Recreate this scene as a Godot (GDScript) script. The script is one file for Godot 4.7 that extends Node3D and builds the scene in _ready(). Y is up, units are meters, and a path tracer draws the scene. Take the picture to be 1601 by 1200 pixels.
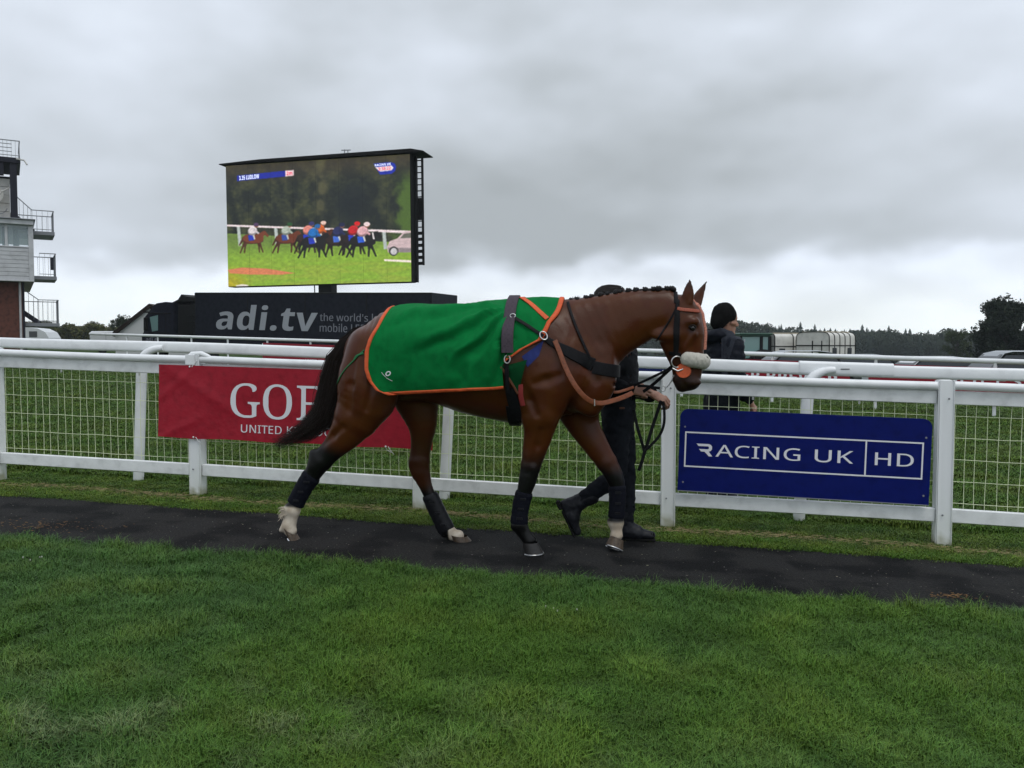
extends Node3D

const SLOPE := -0.03          # the racecourse falls gently from left to right
const ASPECT_F := 1341.0

var M := {}
var taken := {}


func _ready() -> void:
	make_view()
	make_materials()
	make_ground()
	make_front_fence()
	make_running_rail()
	make_far_fence()
	make_grandstand()
	make_truck()
	make_screen()
	make_background()
	make_horse()
	make_tack()
	make_handler()
	make_bystander()
	make_banners()
	make_grass()
	make_litter()


func make_view() -> void:
	var cam := Camera3D.new()
	cam.name = "camera"
	cam.fov = rad_to_deg(2.0 * atan(600.0 / ASPECT_F))
	cam.position = Vector3(0, 1.31, 0)
	cam.rotation.x = -deg_to_rad(2.519)
	cam.near = 0.05
	cam.far = 2500.0
	add_child(cam)
	cam.current = true
	var env := Environment.new()
	env.background_mode = Environment.BG_SKY
	var pano := PanoramaSkyMaterial.new()
	pano.panorama = ImageTexture.create_from_image(overcast_sky())
	var sky := Sky.new()
	sky.sky_material = pano
	env.sky = sky
	env.background_energy_multiplier = 1.0
	env.tonemap_mode = Environment.TONE_MAPPER_LINEAR
	env.tonemap_exposure = 1.0
	env.fog_enabled = true
	env.fog_density = 0.00035
	env.fog_light_color = Color(0.92, 0.97, 1.0)
	env.sdfgi_enabled = true
	env.ssao_enabled = true
	env.ssil_enabled = true
	var we := WorldEnvironment.new()
	we.name = "world_environment"
	we.environment = env
	add_child(we)
	var sun := DirectionalLight3D.new()
	sun.name = "sun"
	sun.light_energy = 0.3
	sun.light_angular_distance = 25.0
	sun.light_color = Color(1.0, 0.98, 0.94)
	sun.shadow_enabled = true
	sun.rotation_degrees = Vector3(-64, 28, 0)
	add_child(sun)


func bump1(x: float, at: float, wide: float) -> float:
	var d := (x - at) / wide
	return exp(-d * d)


func overcast_sky() -> Image:
	# layered stratus: a pale gap above the horizon, a long grey bank over it, soft brighter cloud above
	var w := 1024
	var h := 512
	var img := Image.create(w, h, false, Image.FORMAT_RGBF)
	var big := FastNoiseLite.new()
	big.seed = 11
	big.frequency = 1.1
	big.fractal_octaves = 3
	var fine := FastNoiseLite.new()
	fine.seed = 4
	fine.frequency = 3.2
	fine.fractal_octaves = 5
	fine.fractal_gain = 0.55
	var mid := FastNoiseLite.new()
	mid.seed = 17
	mid.frequency = 2.3
	mid.fractal_octaves = 4
	for y in h:
		var el := PI * (0.5 - (y + 0.5) / h)
		var deg := rad_to_deg(el)
		for x in w:
			var az := wrapf(TAU * ((x + 0.5) / w - 0.25), -PI, PI) # 0 straight ahead, positive to the right
			var dir := Vector3(sin(az) * cos(el), sin(el), -cos(az) * cos(el))
			var lift := 1.0 / (absf(dir.y) + 0.28)
			var q := Vector3(dir.x * lift, dir.y * 0.9, dir.z * lift)
			var nb := big.get_noise_3d(q.x * 0.9, q.y * 3.0, q.z * 0.9)
			var nf := fine.get_noise_3d(q.x * 0.8, q.y * 2.6, q.z * 0.8)
			var a := rad_to_deg(az)
			# how far the grey bank reaches down, and how heavy it is, going round the horizon
			var heavy := 0.5 + 0.5 * sin(deg_to_rad(a * 3.0 - 2.0)) + 0.1 * sin(deg_to_rad(a * 5.0))
			heavy = pow(clampf(heavy, 0.0, 1.0), 1.4)
			var nm := mid.get_noise_3d(q.x, q.y * 2.2, q.z)
			var foot := 4.3 + 0.7 * sin(deg_to_rad(a * 4.0 + 20.0)) + nf * 2.2
			var bank := smoothstep(foot, foot + 1.7, deg) * (1.0 - 0.8 * smoothstep(9.5 + nb * 4.0, 20.0 + nb * 6.0, deg)) * heavy * (0.85 + 0.35 * nf)
			var second := bump1(deg, 24.0 + nb * 8.0, 7.0) * (0.35 + heavy * 0.35)
			var v := 0.81 + 0.11 * (1.0 - heavy) + 0.16 * smoothstep(24.0, 85.0, deg)
			v += 0.24 * bump1(deg, 1.0, 3.6)
			v -= bank * 0.44
			v -= second * 0.10
			v += nb * 0.12 + nm * 0.12 + nf * (0.08 + 0.10 * heavy) * smoothstep(-1.0, 5.0, deg)
			v = clampf(v, 0.2, 1.3)
			var grey := clampf((0.80 - v) * 2.0, 0.0, 1.0)
			var tint := Color(0.91, 0.99, 1.105).lerp(Color(0.91, 1.0, 1.04), grey)
			if deg < 6.0:
				tint = tint.lerp(Color(0.945, 1.0, 1.01), smoothstep(6.0, 1.0, deg))
			if deg < 0.0:
				v = 0.12
			img.set_pixel(x, y, Color(v * tint.r, v * tint.g, v * tint.b))
	return img


# ------------------------------------------------------------------ materials

func lin(r: float, g: float, b: float) -> Color:
	return Color(r, g, b).linear_to_srgb()


func noise_tex(seed_: int, freq: float, colors: Array, stops: Array, octaves := 4, size := 512, normal := false, bump := 4.0) -> NoiseTexture2D:
	var n := FastNoiseLite.new()
	n.seed = seed_
	n.frequency = freq
	n.fractal_octaves = octaves
	n.noise_type = FastNoiseLite.TYPE_SIMPLEX_SMOOTH
	var t := NoiseTexture2D.new()
	t.width = size
	t.height = size
	t.seamless = true
	t.noise = n
	if normal:
		t.as_normal_map = true
		t.bump_strength = bump
	elif colors.size() > 0:
		var g := Gradient.new()
		var cs := PackedColorArray()
		for c in colors:
			cs.append(c)
		g.offsets = PackedFloat32Array(stops)
		g.colors = cs
		t.color_ramp = g
	return t


func plain(c: Color, rough := 0.6, metal := 0.0, spec := 0.5) -> StandardMaterial3D:
	var m := StandardMaterial3D.new()
	m.albedo_color = c
	m.roughness = rough
	m.metallic = metal
	m.metallic_specular = spec
	return m


# a colour that varies a little from place to place (a second texture lies over the first)
func worn(c: Color, dark: float, scale: float, rough := 0.6, seed_ := 1, normal: Texture2D = null, nscale := 0.3, world := false) -> StandardMaterial3D:
	var m := plain(c, rough)
	m.albedo_texture = shade_tex(seed_, dark)
	m.uv1_triplanar = true
	m.uv1_world_triplanar = world
	m.uv1_scale = Vector3.ONE * scale
	if normal:
		m.normal_enabled = true
		m.normal_texture = normal
		m.normal_scale = nscale
	return m


var shade_cache := {}

func shade_tex(seed_: int, dark: float) -> NoiseTexture2D:
	var key := "%d_%.2f" % [seed_, dark]
	if not shade_cache.has(key):
		shade_cache[key] = noise_tex(seed_, 0.012, [Color(1 - dark, 1 - dark, 1 - dark), Color(1 - dark * 0.3, 1 - dark * 0.3, 1 - dark * 0.3), Color.WHITE], [0.1, 0.45, 0.9], 5, 512)
	return shade_cache[key]


func make_materials() -> void:
	var fine_n := noise_tex(21, 0.09, [], [], 4, 512, true, 5.0)
	var cloth_n := noise_tex(22, 0.2, [], [], 2, 512, true, 6.0)
	var soft_n := noise_tex(23, 0.02, [], [], 4, 512, true, 6.0)
	M.white_paint = worn(lin(0.80, 0.82, 0.82), 0.13, 0.9, 0.42, 3, soft_n, 0.12, true)
	M.post_paint = plain(Color.WHITE, 0.45)
	M.post_paint.vertex_color_use_as_albedo = true
	M.white_plastic = worn(lin(0.82, 0.84, 0.85), 0.08, 0.8, 0.35, 4, soft_n, 0.06, true)
	M.wire = plain(lin(0.72, 0.78, 0.52), 0.45)
	M.tie = plain(lin(0.8, 0.8, 0.8), 0.5)
	M.red_vinyl = worn(lin(0.36, 0.014, 0.030), 0.12, 1.6, 0.42, 5, soft_n, 0.2)
	M.navy_board = worn(lin(0.003, 0.009, 0.12), 0.12, 1.5, 0.38, 6)
	M.print_white = plain(lin(0.74, 0.74, 0.78), 0.5)
	M.far_red = plain(lin(0.28, 0.02, 0.035), 0.5)
	M.far_navy = plain(lin(0.012, 0.02, 0.11), 0.5)
	M.coat = plain(Color.WHITE, 0.31, 0.0, 0.34)
	M.coat.vertex_color_use_as_albedo = true
	M.coat.normal_enabled = true
	M.coat.normal_texture = noise_tex(24, 0.05, [], [], 5, 512, true, 4.0)
	M.coat.normal_scale = 0.22
	M.coat.uv1_triplanar = true
	M.coat.uv1_scale = Vector3(3.0, 3.0, 3.0)
	M.hair = plain(lin(0.016, 0.011, 0.009), 0.5, 0.0, 0.3)
	M.black_hair = plain(lin(0.010, 0.009, 0.009), 0.55, 0.0, 0.25)
	M.eye = plain(lin(0.006, 0.004, 0.003), 0.08)
	M.hoof = worn(lin(0.09, 0.06, 0.035), 0.5, 9.0, 0.5, 8)
	M.dark_hoof = worn(lin(0.020, 0.018, 0.017), 0.4, 9.0, 0.45, 8)
	M.steel = plain(lin(0.62, 0.62, 0.62), 0.28, 1.0)
	M.boot_wrap = worn(lin(0.007, 0.008, 0.015), 0.4, 7.0, 0.6, 9, cloth_n, 0.5)
	M.boot_shell = worn(lin(0.012, 0.012, 0.015), 0.3, 6.0, 0.33, 9)
	M.rug = worn(lin(0.001, 0.165, 0.038), 0.14, 2.2, 0.85, 10, cloth_n, 0.45)
	M.rug.rim_enabled = true
	M.rug.rim = 0.06
	M.rug.rim_tint = 0.8
	M.rug_lining = worn(lin(0.003, 0.06, 0.018), 0.2, 3.0, 0.9, 10, cloth_n, 0.4)
	M.orange = worn(lin(0.72, 0.105, 0.022), 0.15, 5.0, 0.7, 11, cloth_n, 0.4)
	M.orange_rubber = worn(lin(0.70, 0.11, 0.025), 0.1, 5.0, 0.45, 11)
	M.browband = worn(lin(0.38, 0.075, 0.03), 0.35, 16.0, 0.5, 16)
	M.tan_leather = worn(lin(0.25, 0.066, 0.02), 0.3, 6.0, 0.45, 12)
	M.brown_trim = worn(lin(0.16, 0.05, 0.02), 0.3, 6.0, 0.6, 12)
	M.blue_cloth = worn(lin(0.006, 0.02, 0.16), 0.2, 4.0, 0.8, 13)
	M.webbing = worn(lin(0.075, 0.06, 0.075), 0.2, 8.0, 0.75, 14, cloth_n, 0.5)
	M.black_strap = worn(lin(0.012, 0.012, 0.014), 0.3, 8.0, 0.5, 14)
	M.sheepskin = worn(lin(0.52, 0.50, 0.44), 0.12, 9.0, 0.95, 15, fine_n, 0.8)
	M.green_cord = plain(lin(0.01, 0.15, 0.05), 0.8)
	M.pink_strap = worn(lin(0.62, 0.22, 0.14), 0.35, 14.0, 0.5, 16)
	M.skin = worn(lin(0.36, 0.18, 0.12), 0.12, 9.0, 0.5, 17)
	M.skin.subsurf_scatter_enabled = true
	M.skin.subsurf_scatter_strength = 0.08
	M.jacket = worn(lin(0.010, 0.011, 0.014), 0.3, 4.0, 0.75, 18, cloth_n, 0.6)
	M.navy_jacket = worn(lin(0.010, 0.012, 0.019), 0.35, 4.0, 0.62, 18, soft_n, 0.6)
	M.grey_panel = worn(lin(0.030, 0.034, 0.045), 0.3, 4.0, 0.7, 18, cloth_n, 0.4)
	M.trousers = worn(lin(0.011, 0.013, 0.018), 0.3, 4.0, 0.8, 19, cloth_n, 0.6)
	M.leather_boot = worn(lin(0.016, 0.017, 0.022), 0.35, 6.0, 0.42, 20)
	M.knit = worn(lin(0.009, 0.009, 0.009), 0.3, 9.0, 0.95, 20, cloth_n, 1.0)
	M.brick_red = worn(lin(0.13, 0.045, 0.03), 0.3, 0.6, 0.85, 25)
	M.cladding = worn(lin(0.52, 0.53, 0.55), 0.12, 0.3, 0.5, 26)
	M.pale_cladding = worn(lin(0.60, 0.59, 0.56), 0.12, 0.3, 0.55, 26)
	M.dark_steel = plain(lin(0.025, 0.025, 0.035), 0.5)
	M.grey_steel = plain(lin(0.20, 0.21, 0.23), 0.45)
	M.glass = plain(Color(0.75, 0.85, 0.86, 0.2), 0.04)
	M.glass.transparency = BaseMaterial3D.TRANSPARENCY_ALPHA
	M.dark_glass = plain(lin(0.02, 0.025, 0.03), 0.06)
	M.teal_glass = plain(lin(0.16, 0.27, 0.26), 0.08)
	M.truck_black = worn(lin(0.012, 0.014, 0.022), 0.25, 0.5, 0.5, 27)
	M.truck_cab = worn(lin(0.014, 0.016, 0.026), 0.25, 0.5, 0.32, 27)
	M.letter_grey = plain(lin(0.30, 0.32, 0.35), 0.5)
	M.letter_dim = plain(lin(0.17, 0.18, 0.21), 0.5)
	M.canopy_black = plain(lin(0.012, 0.012, 0.012), 0.6)
	M.trailer_white = worn(lin(0.62, 0.61, 0.56), 0.1, 0.4, 0.4, 28)
	M.tan_roof = plain(lin(0.50, 0.43, 0.30), 0.5)
	M.car_silver = plain(lin(0.34, 0.36, 0.38), 0.25, 0.4)
	M.car_white = plain(lin(0.60, 0.62, 0.63), 0.25)
	M.tractor_green = plain(lin(0.012, 0.06, 0.035), 0.4)
	M.rubber = plain(lin(0.012, 0.012, 0.012), 0.8)
	M.roof_dark = worn(lin(0.03, 0.022, 0.018), 0.3, 0.5, 0.8, 29)
	M.bark = worn(lin(0.05, 0.04, 0.03), 0.4, 2.0, 0.9, 30)
	M.leaf = plain(Color.WHITE, 0.7)
	M.leaf.vertex_color_use_as_albedo = true
	M.leaf.cull_mode = BaseMaterial3D.CULL_DISABLED
	M.grass = plain(Color.WHITE, 0.55, 0.0, 0.25)
	M.grass.vertex_color_use_as_albedo = true
	M.grass.cull_mode = BaseMaterial3D.CULL_DISABLED
	M.grass.backlight_enabled = true
	M.grass.backlight = Color(0.10, 0.16, 0.04)
	for k in ["jacket", "navy_jacket", "grey_panel", "trousers", "knit", "black_strap", "boot_wrap", "truck_black", "canopy_black", "navy_board", "rubber", "webbing", "rug", "rug_lining", "far_navy", "far_red", "dark_steel", "leaf", "roof_dark"]:
		M[k].metallic_specular = 0.22
	for k in ["red_vinyl", "boot_shell", "leather_boot", "truck_cab"]:
		M[k].metallic_specular = 0.32
	M.soil = plain(Color.WHITE, 0.95, 0.0, 0.1)
	M.soil.albedo_texture = noise_tex(40, 0.006, [lin(0.020, 0.035, 0.011), lin(0.035, 0.062, 0.016), lin(0.046, 0.072, 0.022)], [0.2, 0.5, 0.85], 6, 1024)
	M.soil.uv1_triplanar = true
	M.soil.uv1_world_triplanar = true
	M.soil.uv1_scale = Vector3(0.11, 0.11, 0.11)
	M.asphalt = plain(Color.WHITE, 0.85, 0.0, 0.24)
	M.asphalt.albedo_texture = noise_tex(41, 0.05, [lin(0.011, 0.011, 0.011), lin(0.020, 0.020, 0.020), lin(0.038, 0.038, 0.038)], [0.15, 0.5, 0.95], 6, 1024)
	M.asphalt.uv1_triplanar = true
	M.asphalt.uv1_world_triplanar = true
	M.asphalt.uv1_scale = Vector3(0.9, 0.9, 0.9)
	M.asphalt.detail_enabled = true
	M.asphalt.detail_blend_mode = BaseMaterial3D.BLEND_MODE_MUL
	M.asphalt.detail_albedo = noise_tex(42, 0.004, [Color(0.55, 0.56, 0.58), Color(0.95, 0.94, 0.92), Color(1, 1, 1)], [0.25, 0.55, 0.9], 4, 512)
	M.asphalt.normal_enabled = true
	M.asphalt.normal_texture = noise_tex(43, 0.12, [], [], 4, 1024, true, 8.0)
	M.asphalt.normal_scale = 1.0
	M.speck = plain(Color.WHITE, 0.8)
	M.speck.vertex_color_use_as_albedo = true


# ------------------------------------------------------------------ naming

func tag(o: Node, label: String, category := "", group := "", kind := "") -> Node:
	if label:
		o.set_meta("label", label)
	if category:
		o.set_meta("category", category)
	if group:
		o.set_meta("group", group)
	if kind:
		o.set_meta("kind", kind)
	return o


func numbered(called: String) -> String:
	var k: int = taken.get(called, 0)
	taken[called] = k + 1
	return called if k == 0 else "%s_%03d" % [called, k]


func thing(called: String, label: String, category: String, at := Vector3.ZERO, turn := 0.0, group := "") -> Node3D:
	var o := Node3D.new()
	o.name = numbered(called)
	add_child(o, true)
	o.position = at
	o.rotation.y = turn
	tag(o, label, category, group)
	return o


func part(parent: Node, called: String, mesh: Mesh, mat: Material, at := Transform3D.IDENTITY) -> MeshInstance3D:
	var o := MeshInstance3D.new()
	if parent == self:
		o.name = numbered(called)
	else:
		var k := 0
		var full := called
		while parent.has_node(full):
			k += 1
			full = "%s_%03d" % [called, k]
		o.name = full
	o.mesh = mesh
	o.material_override = mat
	o.transform = at
	parent.add_child(o, true)
	return o


func ground_y(x: float) -> float:
	return SLOPE * x


# ------------------------------------------------------------------ mesh building

class MB:
	var v := PackedVector3Array()
	var nn := PackedVector3Array()
	var cc := PackedColorArray()
	var uu := PackedVector2Array()
	var ii := PackedInt32Array()
	var col := Color(1, 1, 1)
	var xf := Transform3D.IDENTITY

	func p(at: Vector3, n: Vector3, u := Vector2.ZERO) -> int:
		v.append(xf * at)
		nn.append((xf.basis * n).normalized())
		cc.append(col)
		uu.append(u)
		return v.size() - 1

	# a triangle, turned so that it faces the way its normals point
	func t(a: int, b: int, c: int) -> void:
		var g := (v[b] - v[a]).cross(v[c] - v[a])
		if g.dot(nn[a] + nn[b] + nn[c]) > 0.0:
			ii.append(a); ii.append(c); ii.append(b)
		else:
			ii.append(a); ii.append(b); ii.append(c)

	func q(a: int, b: int, c: int, d: int) -> void:
		t(a, b, c)
		t(a, c, d)

	func flat(pts: Array, n: Vector3) -> void:
		var ids := []
		for a in pts:
			ids.append(p(a, n))
		for k in range(1, ids.size() - 1):
			t(ids[0], ids[k], ids[k + 1])

	func box(c: Vector3, s: Vector3, b := 0.0) -> void:
		var e := s * 0.5
		b = minf(b, minf(e.x, minf(e.y, e.z)) * 0.9)
		var ax := [Vector3.RIGHT, Vector3.UP, Vector3.BACK]
		var ids := {}
		for k in 3:
			for sg in [-1.0, 1.0]:
				var n: Vector3 = ax[k] * sg
				var u: Vector3 = ax[(k + 1) % 3]
				var w: Vector3 = ax[(k + 2) % 3]
				var eu := e[(k + 1) % 3] - b
				var ew := e[(k + 2) % 3] - b
				var four := []
				for s4 in [[-1.0, -1.0], [1.0, -1.0], [1.0, 1.0], [-1.0, 1.0]]:
					var id := p(c + n * e[k] + u * eu * s4[0] + w * ew * s4[1], n)
					four.append(id)
					var key := [0, 0, 0]
					key[k] = int(sg); key[(k + 1) % 3] = int(s4[0]); key[(k + 2) % 3] = int(s4[1])
					ids[[k, key[0], key[1], key[2]]] = id
				q(four[0], four[1], four[2], four[3])
		if b > 0.0:
			for k in 3:
				var k1 := (k + 1) % 3
				var k2 := (k + 2) % 3
				for s1 in [-1, 1]:
					for s2 in [-1, 1]:
						var lo := [0, 0, 0]
						lo[k] = -1; lo[k1] = s1; lo[k2] = s2
						var hi := lo.duplicate()
						hi[k] = 1
						q(ids[[k1, lo[0], lo[1], lo[2]]], ids[[k1, hi[0], hi[1], hi[2]]], ids[[k2, hi[0], hi[1], hi[2]]], ids[[k2, lo[0], lo[1], lo[2]]])
			for sx in [-1, 1]:
				for sy in [-1, 1]:
					for sz in [-1, 1]:
						t(ids[[0, sx, sy, sz]], ids[[1, sx, sy, sz]], ids[[2, sx, sy, sz]])

	# a straight bar of upright rectangular section between two points
	func beam(a: Vector3, b: Vector3, wide: float, high: float, bev := 0.0) -> void:
		var x := (b - a)
		var L := x.length()
		x /= L
		var z := x.cross(Vector3.UP)
		if z.length() < 0.01:
			z = Vector3.BACK
		z = z.normalized()
		var y := z.cross(x)
		var keep := xf
		xf = xf * Transform3D(Basis(x, y, z), (a + b) * 0.5)
		box(Vector3.ZERO, Vector3(L, high, wide), bev)
		xf = keep

	# rows of points joined into a smooth sheet
	func grid(rows: Array, around := false, flip := false) -> void:
		var m: int = rows.size()
		var n: int = rows[0].size()
		var first := v.size()
		for r in m:
			for k in n:
				var r0: int = maxi(r - 1, 0)
				var r1: int = mini(r + 1, m - 1)
				var k0: int = (k - 1 + n) % n if around else maxi(k - 1, 0)
				var k1: int = (k + 1) % n if around else mini(k + 1, n - 1)
				var du: Vector3 = rows[r1][k] - rows[r0][k]
				var dv: Vector3 = rows[r][k1] - rows[r][k0]
				var nor := du.cross(dv)
				if nor.length_squared() < 1e-16:
					nor = Vector3.UP
				nor = nor.normalized()
				p(rows[r][k], -nor if flip else nor, Vector2(float(k) / n, float(r) / m))
		for r in m - 1:
			for k in (n if around else n - 1):
				var a := first + r * n + k
				var b := first + r * n + (k + 1) % n
				var c := first + (r + 1) * n + (k + 1) % n
				var d := first + (r + 1) * n + k
				q(a, b, c, d)

	# a round bar along a path; radii may be one number or one for each point
	func tube(path: Array, radii, seg := 8, caps := true, squash := 1.0) -> void:
		var n := path.size()
		var rings := []
		var side := Vector3.ZERO
		for k in n:
			var d: Vector3 = (path[mini(k + 1, n - 1)] - path[maxi(k - 1, 0)]).normalized()
			if side == Vector3.ZERO:
				side = d.cross(Vector3.UP if absf(d.y) < 0.9 else Vector3.BACK).normalized()
			side = (side - d * side.dot(d)).normalized()
			var other := d.cross(side)
			var r: float = radii[k] if radii is Array else radii
			var ids := []
			for s in seg:
				var an := TAU * s / seg
				var o := side * cos(an) + other * sin(an) * squash
				ids.append(p(path[k] + o * r, o, Vector2(float(s) / seg, float(k))))
			rings.append(ids)
			if caps and (k == 0 or k == n - 1):
				var cn := -d if k == 0 else d
				var ce := p(path[k] + cn * r * 0.25, cn)
				var rim := []
				for s in seg:
					rim.append(p(v[ids[s]] if xf == Transform3D.IDENTITY else xf.affine_inverse() * v[ids[s]], cn))
				for s in seg:
					t(ce, rim[s], rim[(s + 1) % seg])
		for k in n - 1:
			for s in seg:
				q(rings[k][s], rings[k][(s + 1) % seg], rings[k + 1][(s + 1) % seg], rings[k + 1][s])

	# a flat strap: points, the way its face looks at each, its width and thickness
	func strap(path: Array, face: Array, wide, thick := 0.004) -> void:
		var n := path.size()
		var rows := []
		for k in n:
			var d: Vector3 = (path[mini(k + 1, n - 1)] - path[maxi(k - 1, 0)]).normalized()
			var f: Vector3 = face[k]
			f = (f - d * f.dot(d)).normalized()
			var s := d.cross(f)
			var w: float = (wide[k] if wide is Array else wide) * 0.5
			var c: Vector3 = path[k]
			rows.append([c - s * w - f * thick, c - s * w + f * thick * 0.3, c - s * (w - thick * 0.6) + f * thick, c + s * (w - thick * 0.6) + f * thick, c + s * w + f * thick * 0.3, c + s * w - f * thick])
		grid(rows, true)
		for e in [0, n - 1]:
			var dd: Vector3 = (path[1] - path[0]) if e == 0 else (path[n - 2] - path[n - 1])
			flat(rows[e], -dd.normalized())

	func ball(c: Vector3, r: Vector3, seg := 10, ringn := 7) -> void:
		var rows := []
		for a in ringn + 1:
			var th := PI * a / ringn
			var row := []
			for b in seg:
				var ph := TAU * b / seg
				var nd := Vector3(sin(th) * cos(ph), cos(th), sin(th) * sin(ph))
				row.append(p(c + nd * r, nd / r))
			rows.append(row)
		for a in ringn:
			for b in seg:
				q(rows[a][b], rows[a][(b + 1) % seg], rows[a + 1][(b + 1) % seg], rows[a + 1][b])

	func ring(c: Vector3, axis: Vector3, r: float, thick: float, seg := 16, sx := 1.0, up := Vector3.UP) -> void:
		var path := []
		var a := axis.normalized()
		var u := (up - a * up.dot(a)).normalized()
		var w := a.cross(u)
		for k in seg + 1:
			var an := TAU * k / seg
			path.append(c + u * cos(an) * r + w * sin(an) * r * sx)
		tube(path, thick, 6, false)

	# an outline (x, y) given a thickness along z
	func slab(outline: PackedVector2Array, z0: float, z1: float) -> void:
		var tri := Geometry2D.triangulate_polygon(outline)
		for side in [[z1, Vector3.BACK], [z0, Vector3.FORWARD]]:
			var base := v.size()
			for o in outline:
				p(Vector3(o.x, o.y, side[0]), side[1], o)
			for k in range(0, tri.size(), 3):
				t(base + tri[k], base + tri[k + 1], base + tri[k + 2])
		var turn := 1.0 if not Geometry2D.is_polygon_clockwise(outline) else -1.0
		for k in outline.size():
			var a := outline[k]
			var b := outline[(k + 1) % outline.size()]
			var e := (b - a).normalized()
			var n := Vector3(e.y, -e.x, 0) * turn
			flat([Vector3(a.x, a.y, z0), Vector3(b.x, b.y, z0), Vector3(b.x, b.y, z1), Vector3(a.x, a.y, z1)], n)

	func mesh() -> ArrayMesh:
		var arr := []
		arr.resize(Mesh.ARRAY_MAX)
		arr[Mesh.ARRAY_VERTEX] = v
		arr[Mesh.ARRAY_NORMAL] = nn
		arr[Mesh.ARRAY_COLOR] = cc
		arr[Mesh.ARRAY_TEX_UV] = uu
		arr[Mesh.ARRAY_INDEX] = ii
		var am := ArrayMesh.new()
		am.add_surface_from_arrays(Mesh.PRIMITIVE_TRIANGLES, arr)
		return am


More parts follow.
